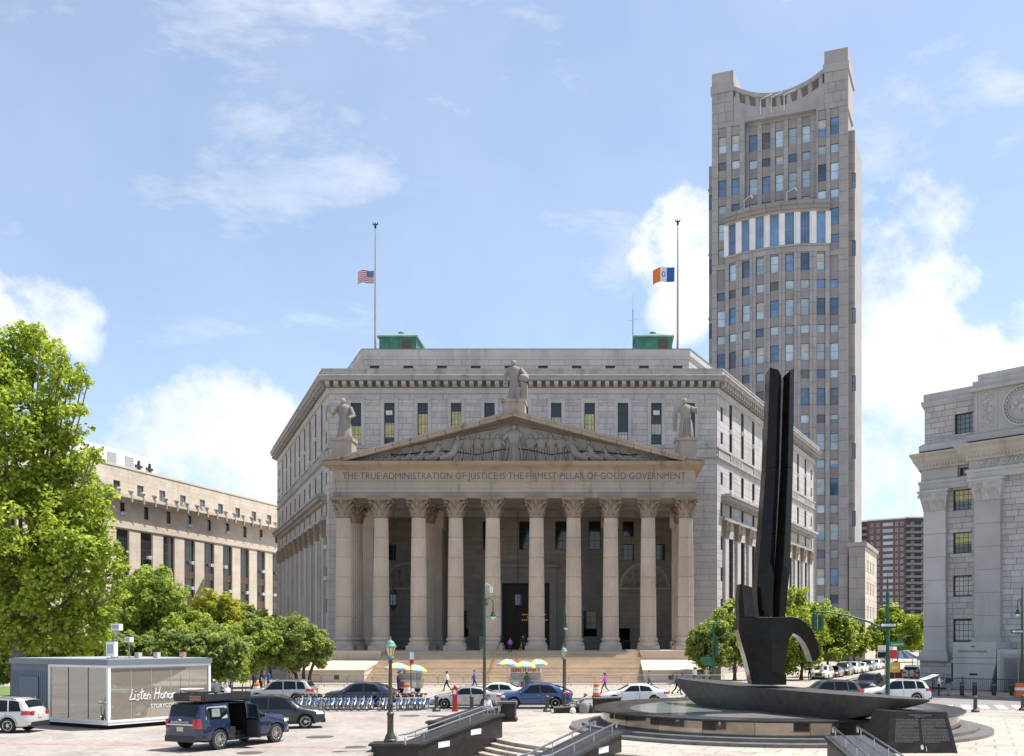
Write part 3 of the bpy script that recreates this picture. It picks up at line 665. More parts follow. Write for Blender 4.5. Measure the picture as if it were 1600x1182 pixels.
ps_ = MB(); f0 = Fr((0, 0), (1, 0)); ps_.fbox(f0, -.75, .75, 0, .35, 0, 13.4); ps_.fbox(f0, -.9, .9, 0, .5, -1.1, 0); PS = ps_.mesh('pilaster', 'granite')
def at_fr(fr, u, d, z):
    m = Matrix.Identity(4); o = fr.p(u, d, z)
    for k in range(3): m[k][0] = fr.u[k]; m[k][1] = -fr.n[k]; m[k][3] = o[k]
    return m
for fr, conv in ((RF, lambda s: s), (LF, lambda s: FL_-s)):
    for k in range(10):
        o = link('pilaster', PS, ct, mtx=at_fr(fr, conv(3.25+5.5*k), .052, 4.2)); link('capital', PC, o, loc=(0, 0, 13.4))
    e = MB(); u0, u1 = sorted((conv(2.3), conv(53.7)))
    e.fbox(fr, u0, u1, .056, .45, 19.82, 20.3); e.fbox(fr, u0-.1, u1+.1, .058, .55, 22.0, 22.3); e.fbox(fr, u0-.35, u1+.35, .06, 1.15, 22.3, 22.75); e.fbox(fr, u0-.5, u1+.5, .054, 1.4, 22.75, 23.1); e.build('side_entablature', 'granite_trim', ct)
    e = MB(); e.fbox(fr, u0, u1, .06, .5, 3.3, 3.9); e.build('side_plinth', 'granite', ct)

# --- string course with balusters, main cornice, modillions, parapet, attic
band('string_course', [(.04, 27.3), (.35, 27.45), (.35, 27.62), (.04, 27.62)], 'granite_trim'); band('balustrade_rail', [(.04, 28.62), (.3, 28.62), (.3, 28.82), (.04, 28.82)], 'granite_trim')
bal = MB()
for fr in (RF, LF):
    u = .6
    while u < FL_-.5:
        if int(u/5.5) % 2: bal.fbox(fr, u-.12, u+.12, .06, .28, 27.62, 28.62)
        else: bal.fbox(fr, u-.2, u+.2, .06, .2, 27.7, 28.5)
        u += .62
P(bal.build('baluster', 'granite', ct), kind='stuff')
band('architrave', [(.04, 35.5), (.2, 35.5), (.2, 36.0), (.34, 36.15), (.04, 36.15)], 'granite')
band('cornice_bed', [(.0, 36.15), (.45, 36.15), (.5, 36.88), (.0, 36.88)], 'granite_soot_shade')  # darkened colour adds underside shade behind the modillions
band('cornice', [(.0, 36.882), (.52, 36.882), (1.25, 36.95), (1.3, 37.3), (1.5, 37.45), (1.45, 37.55), (.0, 37.7)], 'granite_trim')
band('parapet', [(.0, 37.6), (.95, 37.56), (.95, 38.25), (1.02, 38.25), (1.02, 38.42), (.0, 38.42)], 'granite_trim')
mod = MB(); mf = Fr((0, 0), (1, 0)); mod.fbox(mf, -.26, .26, .5, 1.12, .15, .66); mod.fbox(mf, -.26, .26, .5, .8, -.02, .15); MOD = mod.mesh('modillion', 'granite_trim')
for fr, L_ in ((FRONT, 2*HW), (RF, FL_), (LF, FL_)):
    n = int(L_/1.06)
    for k in range(n+1): link('modillion', MOD, ct, mtx=at_fr(fr, (L_-n*1.06)/2+1.06*k, 0, 36.22))
AT = 21.3; ay = 5.5; aL = 48; T0 = (-AT-fu.x*aL, ay+fu.y*aL); T1 = (-AT, ay); T2 = (AT, ay); T3 = (AT+fu.x*aL, ay+fu.y*aL); TP = [T0, T1, T2, T3]
AF = Fr(T1, (1, 0)); slots = [(AT-19.9+4.42*k-.62, AT-19.9+4.42*k+.62, 39.9, 40.5) for k in range(10)]
mas.wall(AF, 0, 2*AT, 37.6, 41.3, .62, 1.7, slots, prio=.6).build('attic_wall', 'joint', ct)
for a, bb, c, d in slots: window(ct, AF, (a+bb)/2, c, 1.24, .6, -.15, 7, 1, fw=.04)
fb = MB(); fb.fbox(AF, 1, 2*AT-1, -.9, -.8, 38, 41.5); fb.build('window_backing', 'dark_interior', ct)
for fr in (Fr(T2, fu), Fr(T0, (fu.x, -fu.y))): mas.wall(fr, .002, aL-.002, 37.6, 41.3, .62, 1.9, (), prio=.3).build('attic_wall', 'joint', ct)
band('attic_cornice', [(0, 41.3), (.12, 41.3), (.12, 41.6), (.3, 41.75), (.3, 42.5), (.36, 42.55), (0, 42.55)], 'granite', TP); band('copper_flashing', [(0, 42.55), (.38, 42.56), (.38, 42.64), (0, 42.66)], 'copper_green', TP)
b = MB(); b.add([(*p, 42.6) for p in TP], [(0, 1, 2, 3)]); b.build('attic_roof', 'roof_grey', ct)

# --- terrace, stairs, cheek blocks
ty = -14.4
b = MB(); b.box(-23, 23, ty, 4.4, .13, 3.28); b.build('terrace', 'porch_stone', ct)
st = MB(); NS = 22; SH = 3.15/NS; ST = .478
st.box(-14.2, 14.2, ty-.3, ty-.002, .13, 3.0); stair = st.build('entrance_stair', 'step_stone', ct)
for k in range(NS):
    z1 = .13+SH*(NS-k-.0)-.0; y1 = ty-ST*k; b = MB(); b.box(-14.2, 14.2, y1-ST-.03, y1-.001, .13+.0, z1-.01); b.box(-14.2, 14.2, y1-ST-.055, y1-ST-.029, z1-.06, z1-.012); b.build('step', 'step_stone', stair)
yb = ty-ST*NS
for sx in (-1, 1):
    b = MB(); xs = sorted((sx*14.22, sx*23)); b.box(xs[0], xs[1], ty-2.6, ty-.004, .13, 2.95); b.box(xs[0]-.06, xs[1]+.06, ty-2.66, ty-.006, 2.95, 3.30); b.build('stair_pedestal', 'cheek_stone', ct)
    b = MB(); xs = sorted((sx*14.22, sx*21.5)); y0, y1 = yb+.1, ty-2.62
    b.hexa([(xs[0], y0, .13), (xs[1], y0, .13), (xs[1], y1, .13), (xs[0], y1, .13), (xs[0], y0, 1.25), (xs[1], y0, 1.25), (xs[1], y1, 2.15), (xs[0], y1, 2.15)]); ck = b.build('stair_cheek', 'cheek_stone', ct)
    b = MB(); b.hexa([(xs[0]-.08, y0-.1, 1.25), (xs[1]+.08, y0-.1, 1.25), (xs[1]+.08, y1, 2.15), (xs[0]-.08, y1, 2.15), (xs[0]-.08, y0-.1, 1.43), (xs[1]+.08, y0-.1, 1.43), (xs[1]+.08, y1, 2.33), (xs[0]-.08, y1, 2.33)]); b.build('cheek_slab', 'cheek_stone', ck)
    b = MB(); b.box(sx*17-.25, sx*17+.25, y0-.02, y0+.1, .45, .95); b.build('vent', 'bronze_dark', ck)
for x in (-1.5, .95):
    b = MB(); a = Vector((x, ty+.2, 4.25)); c = Vector((x, yb-.1, 1.05)); b.tube([a+Vector((0, .6, 0)), a, c, c+Vector((0, -.35, -.05))], .05, 6)
    for t in (0, .2, .4, .6, .8, 1): p = a.lerp(c, t); b.tube([p, p-Vector((0, 0, .92))], .03, 5)
    b.build('stair_handrail', 'brass', ct, smooth=50)

# --- columns
def flute(j): return 1. if j % 2 else .915
def col_meshes():
    base = MB(); base.box(-1.25, 1.25, -1.25, 1.25, 0, .55); base.lathe([(1.2, .55), (1.24, .68), (1.2, .85), (1.05, .9), (1.0, 1.05), (1.06, 1.15), (1.12, 1.25), (1.08, 1.38), (.98, 1.42), (.94, 1.6)], 32)
    drums = []; z0, z1 = 4.88, 18.4; n = 6
    for i in range(n):
        a, c = z0+(z1-z0)*i/n, z0+(z1-z0)*(i+1)/n; r = lambda z: .93-.14*((z-z0)/(z1-z0))**1.4
        d = MB(); d.lathe([(r(a)*.93, a+.005), (r(a), a+.045), (r((a+c)/2), (a+c)/2), (r(c), c-.045), (r(c)*.93, c-.005)], 48, fn=flute); drums.append(d.mesh('shaft_drum', 'granite_column'))
    cap = MB(); H = 2.2; cap.lathe([(.8, 0), (.86, .04), (.86, .12), (.8, .16), (.82, .6), (.9, 1.3), (1.1, 1.85), (1.15, 1.95)], 24)
    for row, (zb, hh, rad, n, a0, lw) in enumerate(((.12, .85, .82, 8, 0, .31), (.5, 1.0, .86, 8, math.pi/8, .32), (1.05, .8, .95, 8, 0, .2))):
        for k in range(n):
            a = a0+2*math.pi*k/n; ca, sa = math.cos(a), math.sin(a); g = []
            for t in (0, .3, .6, .82, .95, 1.0, .92):
                o = rad+.05+.16*t+(.26*max(0, t-.6)/.4 if t < .96 else .27)+(.05 if t == .92 and row else 0); w = lw*(1-.45*t*t); z = zb+hh*t-(.06 if len(g) == 6 else 0); rw = []
                for s_ in (-1, -.5, 0, .5, 1): oo = o-.07*abs(s_)+(.035 if s_ in (-.5, .5) else 0); rw.append((ca*oo-sa*w*s_, sa*oo+ca*w*s_, z))
                g.append(rw)
            cap.grid(g)
    for k in range(4):
        a = math.pi/4+math.pi/2*k; ca, sa = math.cos(a), math.sin(a); pts = []; rr = []
        for i in range(5): t = i/4; pts.append((ca*(.9+.52*t*t), sa*(.9+.52*t*t), 1.0+.88*t)); rr.append(.075)
        for i in range(10):
            th = math.pi*.5-i*.62; q = .2*(1-i/11); pts.append((ca*(1.42+q*math.cos(th)), sa*(1.42+q*math.cos(th)), 1.68+q*math.sin(th))); rr.append(.08)
        cap.tube(pts, rr, 6)
        a = math.pi/2*k; cap.ball((math.cos(a)*1.22, math.sin(a)*1.22, 2.0), (.17, .17, .2), 8, 5)
    ab = []
    for k in range(4):
        a = math.pi/4+math.pi/2*k; 
        for da, r in ((-.07, 1.82), (.07, 1.82), (.32, 1.48), (.6, 1.31), (math.pi/4, 1.28), (math.pi/2-.6, 1.31), (math.pi/2-.32, 1.48)): ab.append((a+da, r))
    cap.loft([[(r*s*math.cos(a), r*s*math.sin(a), z) for a, r in ab] for s, z in ((.94, 1.95), (.96, 2.02), (1., 2.06), (1., 2.19))])
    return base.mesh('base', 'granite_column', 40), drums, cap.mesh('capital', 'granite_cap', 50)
CB, CD, CC = col_meshes()
FX = [2.5, 6.73, 10.97, 15.25, 19.55]; FX = [-x for x in FX[::-1]]+FX
cols = [(x, -12.) for x in FX]+[(s*19.55, -6.2) for s in (-1, 1)]+[(s*10.97, -6.2) for s in (-1, 1)]
for x, y in cols:
    base = link('column', CB, ct, loc=(x, y, 3.28))
    for d in CD: link('shaft_drum', d, base, loc=(0, 0, -3.28))
    link('capital', CC, base, loc=(0, 0, 15.12))
# antae and spur walls
for sx in (-1, 1):
    for ax, y0 in ((19.55, .0), (10.97, 0.)):
        b = MB(); b.box(sx*ax-.85, sx*ax+.85, y0-.75, y0+.9, 3.28, 18.5); b.box(sx*ax-1.05, sx*ax+1.05, y0-.95, y0+1, 3.28, 4.4); 
        for k in range(5): b.box(sx*ax-.62+.27*k, sx*ax-.5+.27*k, y0-.79, y0-.74, 4.9, 18.2)
        b.box(sx*ax-1.1, sx*ax+1.1, y0-1, y0+1, 18.5, 20.598); b.build('anta', 'granite_column', ct)
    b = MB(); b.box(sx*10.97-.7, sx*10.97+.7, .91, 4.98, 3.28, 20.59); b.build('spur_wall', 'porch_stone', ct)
# porch walls and ceiling
PB = Fr((-20.3, 5.0), (1, 0)); H0 = 20.3
pw = [(0, 1.8, 16.3, 19.9), (-4.75, 1.8, 16.3, 19.9), (4.75, 1.8, 16.3, 19.9), (-9, 1.5, 16.3, 19.9), (9, 1.5, 16.3, 19.9), (-8.4, 1.7, 5.9, 8.3), (8.4, 1.7, 5.9, 8.3), (-13.4, 1.4, 14.9, 17.), (13.4, 1.4, 14.9, 17.), (17.6, 1.2, 14.9, 17), (-17.6, 1.2, 14.9, 17), (-13.4, 1.4, 18., 20.), (13.4, 1.4, 18., 20.)]
op = [(H0+x-w/2, H0+x+w/2, a, c) for x, w, a, c in pw]+[(H0-3.1, H0+3.1, 3.28, 11.9), (H0+12.2, H0+13.6, 3.28, 6.), (H0-13.6, H0-12.2, 3.28, 6.)]
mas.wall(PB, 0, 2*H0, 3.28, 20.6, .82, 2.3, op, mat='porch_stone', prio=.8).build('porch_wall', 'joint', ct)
for x, w, a, c in pw: window(ct, PB, H0+x, a, w, c-a, -.3, 2, 3, pane='glass_dark', frame='frame_black')
b = MB(); b.fbox(PB, .2, 2*H0-.2, -1.6, -1.5, 3.28, 20.6); b.build('window_backing', 'dark_interior', ct)
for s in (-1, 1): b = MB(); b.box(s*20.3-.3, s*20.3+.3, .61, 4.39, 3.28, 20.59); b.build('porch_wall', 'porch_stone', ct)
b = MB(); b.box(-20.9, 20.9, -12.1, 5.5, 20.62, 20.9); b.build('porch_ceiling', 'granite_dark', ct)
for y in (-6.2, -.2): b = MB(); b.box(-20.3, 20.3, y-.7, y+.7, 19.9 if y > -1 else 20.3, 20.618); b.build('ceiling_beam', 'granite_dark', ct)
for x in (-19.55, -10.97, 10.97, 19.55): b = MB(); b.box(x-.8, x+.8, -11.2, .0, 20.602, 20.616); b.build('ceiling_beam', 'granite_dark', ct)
# door with surround
b = MB(); f = PB
b.fbox(f, H0-4.0, H0-3.1, .06, .3, 3.28, 11.9); b.fbox(f, H0+3.1, H0+4.0, .06, .3, 3.28, 11.9); b.fbox(f, H0-4.0, H0+4.0, .061, .3, 11.9, 13.2); b.fbox(f, H0-4.4, H0+4.4, .062, .8, 13.9, 14.4); b.fbox(f, H0-4.1, H0+4.1, .063, .4, 13.2, 13.9); b.build('door_surround', 'porch_stone', ct)
b = MB(); b.fbox(f, H0-3.1, H0+3.1, -.75, -.7, 3.28, 11.9)
for u in (-3, -1.5, 0, 1.5, 3): b.fbox(f, H0+u-.09, H0+u+.09, -.7, -.6, 3.28, 11.9)
b.fbox(f, H0-3.1, H0+3.1, -.7, -.5, 6.4, 6.7); door = b.build('door', 'bronze_dark', ct)
b = MB(); rr = random.Random(4)
for row, (z, a, c) in enumerate(((7.72, -.6, 2.6), (7.36, .1, 1.3), (7.0, -.6, 2.6))):
    u = a
    while u < c: w = rr.uniform(.14, .3); b.fbox(f, H0+u, H0+u+w*.7, -.6, -.57, z, z+.2); u += w
for u in (1.6, 2.1): b.lathe([(.02, 0), (.13, .2), (.08, .45), (.02, .6)], 6, c=(u, 5.52, 7.9))
b.build('gilt_ornament', 'brass', door)
# lunettes over the end niches
for s in (-1, 1):
    cx = H0+s*15.5; b = MB(); n = 24; r0, r1 = 3.35, 3.0
    A = [f.p(cx+r0*math.cos(math.pi*k/n), .34, 11.3+r0*math.sin(math.pi*k/n)) for k in range(n+1)]; B = [f.p(cx+r1*math.cos(math.pi*k/n), .34, 11.3+r1*math.sin(math.pi*k/n)) for k in range(n+1)]
    C_ = [f.p(cx+r0*math.cos(math.pi*k/n), .05, 11.3+r0*math.sin(math.pi*k/n)) for k in range(n+1)]; D_ = [f.p(cx+r1*math.cos(math.pi*k/n), .06, 11.3+r1*math.sin(math.pi*k/n)) for k in range(n+1)]
    b.grid([C_, A, B, D_]); b.fbox(f, cx-3.4, cx+3.4, .06, .6, 11.05, 11.3); lun = b.build('lunette', 'granite', ct); fix_normals(lun.data)
    b = MB(); pts = [f.p(cx+2.98*math.cos(math.pi*k/n), .07, 11.3+2.98*math.sin(math.pi*k/n)) for k in range(n+1)]; b.add(pts, [list(range(n+1))]); b.build('lunette_field', 'porch_stone', lun)
    b = MB()
    for j, (rr_, m) in enumerate(((1.0, 3), (1.75, 5), (2.45, 7))):
        for k in range(m):
            a = math.pi*(k+.5)/m; px_, pz = cx+rr_*math.cos(a), 11.35+rr_*math.sin(a)*.95
            g = [[f.p(px_+q*math.cos(t*math.pi/5), dd, pz+q*math.sin(t*math.pi/5)) for t in range(10)] for q, dd in ((.3, .09), (.24, .13), (.15, .085))]; b.loft(g, cap=False); b.add(g[2], [list(range(10))])
    b.build('lunette_rosette', 'granite_dark', lun)
# --- entablature, pediment
ex, ey = 20.55, -12.85
def ring3(name, prof, mat):
    o = sweep([(-ex, 0), (-ex, ey), (ex, ey), (ex, 0)], prof).build(name, mat, ct); fix_normals(o.data); return o
stone('granite_tan', (.34, .255, .18), rand=.1, streak=.9, stain=(.16, .11, .07))
ring3('lower_fascia', [(-1.7, 20.6), (0, 20.6), (0, 21.24), (-1.7, 21.24)], 'granite_dark')  # darker stone colour stands for the shadow on this band
ring3('architrave', [(-1.7, 21.242), (.06, 21.242), (.06, 21.7), (.12, 21.7), (.12, 22.1), (.22, 22.2), (.22, 22.35), (-1.7, 22.35)], 'granite_warm')
ring3('frieze', [(-1.6, 22.352), (.04, 22.352), (.04, 23.75), (-1.6, 23.75)], 'granite_warm')
ring3('horizontal_cornice', [(-1.6, 23.752), (.15, 23.752), (.3, 23.95), (.55, 24.0), (.6, 24.12), (.95, 24.2), (.95, 24.5), (1.0, 24.62), (-1.6, 24.7)], 'granite_tan')
FT = Fr((-ex, ey), (1, 0))
place_text(text_mesh('THE\u00b7TRUE\u00b7ADMINISTRATION\u00b7OF\u00b7JUSTICE\u00b7IS\u00b7THE\u00b7FIRMEST\u00b7PILLAR\u00b7OF\u00b7GOOD\u00b7GOVERNMENT', 1.08, .012, 'letter_stone', 38.9), ct, FT, ex, .045, 23.05, 'inscription')  # letters stand proud; dark colour holds the dirt and shadow of incised cuts
ty0 = ey-.95; zA, zP, half = 24.66, 30.35, 21.5       # rake: eaves height, apex height, half width
TYM = Fr((-ex, ey+.2), (1, 0))
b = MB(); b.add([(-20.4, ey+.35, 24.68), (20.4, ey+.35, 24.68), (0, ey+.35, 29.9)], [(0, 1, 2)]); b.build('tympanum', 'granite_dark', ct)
slope = Vector((half, 0, zP-zA)); SLn = slope.length; sd = slope.normalized(); sn = Vector((-sd.z, 0, sd.x))
for s in (-1, 1):
    for k in range(11):
        a, c = SLn*k/11+.03, SLn*(k+1)/11-.03
        if k == 10: c = SLn
        prof = [(-.8, -.62), (-.95, -.58), (-1.0, -.3), (-1.12, -.24), (-1.15, -.1), (-1.15, 0), (.6, 0), (.6, -.62)]   # (towards viewer, perpendicular)
        rings = []
        for q in (a, c):
            r_ = []
            for dy, h in prof:
                p = Vector((-half, 0, zA))+sd*(q)+sn*h
                if k == 10 and q == c: p = Vector((0, 0, zP+h*1.03))
                if k == 0 and q == a: p = Vector((-half-.0, 0, zA+.06))+sd*0+Vector((0.0, 0, min(0, h)*.05))+sd*(.02 if h < -.3 else 0)
                r_.append((p.x*(-s), ey+.2+dy, p.z))
            rings.append(r_)
        b = MB(); b.loft(rings); o = b.build('raking_cornice_stone', 'granite_warm', ct); fix_normals(o.data)
for s in (-1, 1):
    rings = []
    for q in (.25, SLn):
        r_ = []
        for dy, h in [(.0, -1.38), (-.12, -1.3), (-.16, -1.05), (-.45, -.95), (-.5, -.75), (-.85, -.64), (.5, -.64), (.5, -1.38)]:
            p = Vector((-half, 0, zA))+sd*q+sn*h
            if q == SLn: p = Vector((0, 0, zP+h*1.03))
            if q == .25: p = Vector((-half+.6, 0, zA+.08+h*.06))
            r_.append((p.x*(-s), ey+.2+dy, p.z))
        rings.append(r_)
    b = MB(); b.loft(rings); fix_normals(b.build('raking_bed_mould', 'granite_soot_shade', ct).data)  # dark colour mixes dirt with painted soffit shade below the rake
b = MB()
for s in (-1, 1): b.add([(s*half*.98, ey, zA+.02), (0, ey, zP-.05), (0, -.0, zP-.05), (s*half*.98, 0, zA+.02)], [(0, 1, 2, 3)])
b.build('portico_roof', 'roof_grey', ct)
# relief figures in the tympanum
def relief(seed, h, pose):
    b = MB(); r = random.Random(seed); q = .42
    if pose == 'stand':
        b.loft([[(x*h*.5*w, y*q*h*.5*w, z*h) for x, y in [(math.cos(t*math.pi/4), math.sin(t*math.pi/4)) for t in range(8)]] for w, z in ((.42, 0), (.38, .12), (.33, .35), (.28, .55), (.38, .72), (.36, .80), (.14, .845), (.1, .87))])
        b.ball((0, 0, .93*h), (.075*h, .07*h, .085*h), 8, 5)
        for s in (-1, 1): e = (s*h*r.uniform(.2, .32), -.1, h*r.uniform(.5, .8)); b.tube([(s*.16*h, 0, .77*h), e, (e[0]+s*h*r.uniform(-.15, .1), -.15, e[2]+h*r.uniform(-.15, .2))], [.055*h, .045*h, .03*h], 6)
        for k in range(5): x = (k-2)*.075*h; b.tube([(x*1.6, -.2*h*q, .02*h), (x, -.17*h*q, .5*h)], .022*h, 4)
    else:
        lean = r.uniform(.3, .6); hx = h*.6
        b.tube([(-hx*.5, 0, .14*h), (0, -.05, .2*h), (hx*.35, -.03, .32*h), (hx*.55, 0, .62*h), (hx*.6, 0, .78*h)], [.12*h, .15*h, .17*h, .16*h, .06*h], 8)
        b.ball((hx*.64, 0, .9*h), (.09*h, .08*h, .1*h), 8, 5); b.tube([(hx*.5, -.1, .62*h), (hx*.2, -.15, .42*h), (-.05*h, -.12, .5*h)], [.06*h, .05*h, .04*h], 6)
        b.tube([(0, -.06, .2*h), (-hx*.4, -.1, .36*h), (-hx*.8, -.05, .1*h), (-hx*1.0, -.05, .06*h)], [.12*h, .1*h, .07*h, .04*h], 6)
        for k in range(4): b.tube([(hx*(.1-.15*k), -.12, .02*h), (hx*(.2-.1*k), -.16, .3*h)], .03*h, 4)
    return b.mesh('relief_figure', 'granite_dark', 60)
yr = ey+.22; rr = random.Random(8)
for s in (-1, 1):
    x = 1.9; i = 0
    while x < 18.0:
        room = 24.75+(20.2-x)*.255-24.75-.2; pose = 'stand' if x < 7.5 else 'lean'; h = min(3.1, room*(.9 if pose == 'stand' else .95))
        if h < .3: break
        o = link('relief_figure', relief(i*2+(s > 0), h, pose), ct, loc=(s*x, yr, 24.72)); 
        if s > 0: o.scale.x = -1
        x += h*(.34 if pose == 'stand' else .62)+.08; i += 1
o = link('relief_figure', relief(77, 4.2, 'stand'), ct, loc=(0, yr-.1, 24.72))
b = MB(); n = 40; b.loft([[(3.4*q*math.cos(2*math.pi*k/n), ey+.3-dd, 26.9+1.95*q*math.sin(2*math.pi*k/n)) for k in range(n)] for q, dd in ((1., 0), (1., .1), (.95, .12), (.95, .04))], cap=False); b.build('relief_halo', 'granite_dark', ct)
b = MB(); pts = []
for k in range(61): x = -14+28*k/60; pts.append((x, ey-.02, 25.45+.75*abs(math.sin(x*.36+math.pi/2))*(1-abs(x)/20)))
b.tube(pts, .07, 5); b.build('relief_ribbon', 'bronze_dark', ct)
# statue pedestals
for x, y, w, z0, z1 in ((0, -12.2, 2.5, 29.8, 31.7), (-19.5, -12.0, 2.3, 24.9, 27.4), (19.5, -12.0, 2.3, 24.9, 27.4)):
    b = MB(); b.box(x-w/2, x+w/2, y-w/2, y+w/2, z0, z1-.35); b.box(x-w/2-.14, x+w/2+.14, y-w/2-.14, y+w/2+.14, z1-.35, z1); b.build('statue_pedestal', 'granite_warm', ct)
mas.finish()

# --- things on the roof
def penthouse(label, px, D, z0=42.66):
    e = empty('roof_house', (wx(px, D), D, z0)); P(e, label, 'roof house'); w = 2.45
    b = MB(); b.box(-w, w, -w, w, 0, 2.75)
    for k in range(9): x = -w+2*w*k/8; b.box(x-.04, x+.04, -w-.04, -w, 0, 2.75)
    b.build('wall', 'copper_green', e); b = MB(); b.loft([[(-w-.3, -w-.3, 2.75), (w+.3, -w-.3, 2.75), (w+.3, w+.3, 2.75), (-w-.3, w+.3, 2.75)], [(-w-.3, -w-.3, 2.95), (w+.3, -w-.3, 2.95), (w+.3, w+.3, 2.95), (-w-.3, w+.3, 2.95)], [(-.8, -.8, 3.75), (.8, -.8, 3.75), (.8, .8, 3.75), (-.8, .8, 3.75)]]); rf = b.build('roof', 'copper_roof', e)
    b = MB(); b.lathe([(.28, 3.7), (.28, 3.95), (.45, 4.0), (.4, 4.15), (.1, 4.2)], 10); b.build('vent_cap', 'copper_green', rf)
    b = MB(); b.box(.6, 1.9, -w-.08, -w-.045, .9, 2.45); b.build('shutter', 'frame_brown', e)
penthouse('green copper roof house beside the pole with the striped flag', 627, 141); penthouse('green copper roof house beside the pole with the blue white orange flag', 1020, 141)
M('pole_grey', (.42, .38, .38), rough=.5)
def flagpole(label, px, D, ytop, z0=42.66):
    zt = wz(ytop, D); e = empty('flagpole', (wx(px, D), D, z0)); P(e, label, 'flagpole'); h = zt-z0
    b = MB(); b.lathe([(.26, 0), (.24, .3), (.17, .35), (.15, h*.5), (.08, h-.5)], 10); b.build('pole', 'pole_grey', e, smooth=40)
    b = MB(); b.lathe([(.05, h-.5), (.14, h-.42), (.16, h-.3), (.05, h-.2)], 10); b.tube([(0, 0, h-.2), (0, 0, h+.15)], [.16, .12], 6); b.tube([(0, 0, h-.05), (-.3, 0, h+.1), (-.32, 0, h+.42)], [.1, .1, .03], 5); b.tube([(0, 0, h-.05), (.3, 0, h+.1), (.32, 0, h+.42)], [.1, .1, .03], 5); b.ball((0, -.05, h+.25), .09, 6, 4); b.build('eagle_finial', 'bronze_dark', e)
    return e
flagpole('tall flagpole with striped flag at half mast', 586.5, 141, 352); flagpole('tall flagpole with blue white and orange flag at half mast', 1059, 141, 347)
b = MB(); zt = wz(455, 141); e = empty('roof_antenna', (wx(989, 141), 141, 42.66)); P(e, 'thin whip antenna mast beside the green roof house', 'antenna')
b.lathe([(.09, 0), (.08, (zt-42.66)*.72), (.12, (zt-42.66)*.73), (.03, (zt-42.66)*.76), (.015, zt-42.66)], 6); b.build('mast', 'grey_paint', e); b = MB(); b.tube([(-.7, 0, 5.8), (.7, 0, 6.0)], .02, 4); b.tube([(-.05, 0, 5.8), (-1.8, .5, 0.01)], .012, 4); b.build('crossbar', 'grey_paint', e)
M('flag_blue', (.02, .05, .18), rough=.8); M('flag_red', (.42, .03, .05), rough=.8); M('flag_white', (.7, .68, .68), rough=.8); M('flag_orange', (.72, .18, .04), rough=.8); M('flag_ny_blue', (.02, .11, .36), rough=.8)
def flag(label, px, py, D, w, h, kind, droop):
    # hoist edge at the pole, fly to the left (-x)
    e = empty('flag', (wx(px, D), D, wz(py, D))); P(e, label, 'flag')
    def pt(u, v): # u 0 hoist..1 fly, v 0 bottom..1 top
        return (-w*u*.96, .22*math.sin(u*7+v*.6)*(.25+u), (v-.5)*h+droop*u*u*1.0-.10*math.sin(u*6.2+1)*u+.0)
    def patch(name, mat, u0, u1, v0, v1, off=0., n=14):
        b = MB(); g = [[Vector(pt(u0+(u1-u0)*i/n, v0+(v1-v0)*j/3))+Vector((0, off, 0)) for i in range(n+1)] for j in range(4)]; b.grid(g); b.grid([[p+Vector((0, .012 if off <= 0 else 0, 0)) for p in r] for r in g]); return b.build(name, mat, e, smooth=60)
    if kind == 'us':
        for k in range(13):
            top = 1-k/13; u0 = .42 if k < 7 else 0.
            patch('stripe', 'flag_red' if k % 2 == 0 else 'flag_white', u0, 1, top-1/13, top)
        cn = patch('canton', 'flag_blue', 0, .42, 1-7/13, 1); b = MB()
        for i in range(9):
            for j in range(6 if i % 2 == 0 else 5):
                p = Vector(pt(.42*(j+(.5 if i % 2 == 0 else 1))/6.0, 1-7/13*(i+.5)/9)); b.add([p+Vector((.035*math.cos(a), -.02, .035*math.sin(a))) for a in [math.pi/2+k*math.pi*2/5 for k in range(5)]], [range(5)])
        P(b.build('stars', 'flag_white', cn), kind='stuff')
    else:
        patch('blue_bar', 'flag_ny_blue', 0, .36, 0, 1); w_ = patch('white_bar', 'flag_white', .36, .66, 0, 1); patch('orange_bar', 'flag_orange', .66, 1, 0, 1)
        b = MB(); g = [Vector(pt(.51+.085*math.cos(a), .52+.19*math.sin(a)))+Vector((0, -.02, 0)) for a in [k*math.pi/8 for k in range(16)]]; b.add(g, [range(16)]); g2 = [Vector(pt(.51+.05*math.cos(a), .52+.12*math.sin(a)))+Vector((0, -.03, 0)) for a in [k*math.pi/8 for k in range(16)]]; b.k = 1; b.add(g2, [range(16)]); b.build('seal', ['flag_ny_blue', 'flag_white'], w_)
flag('striped red and white flag with starred blue corner hanging from its pole', 584, 433, 140.8, 2.35, 1.7, 'us', -.05)
flag('blue white and orange striped flag with a round seal streaming from its pole', 1054, 429, 140.8, 3.1, 2.0, 'ny', -.3)
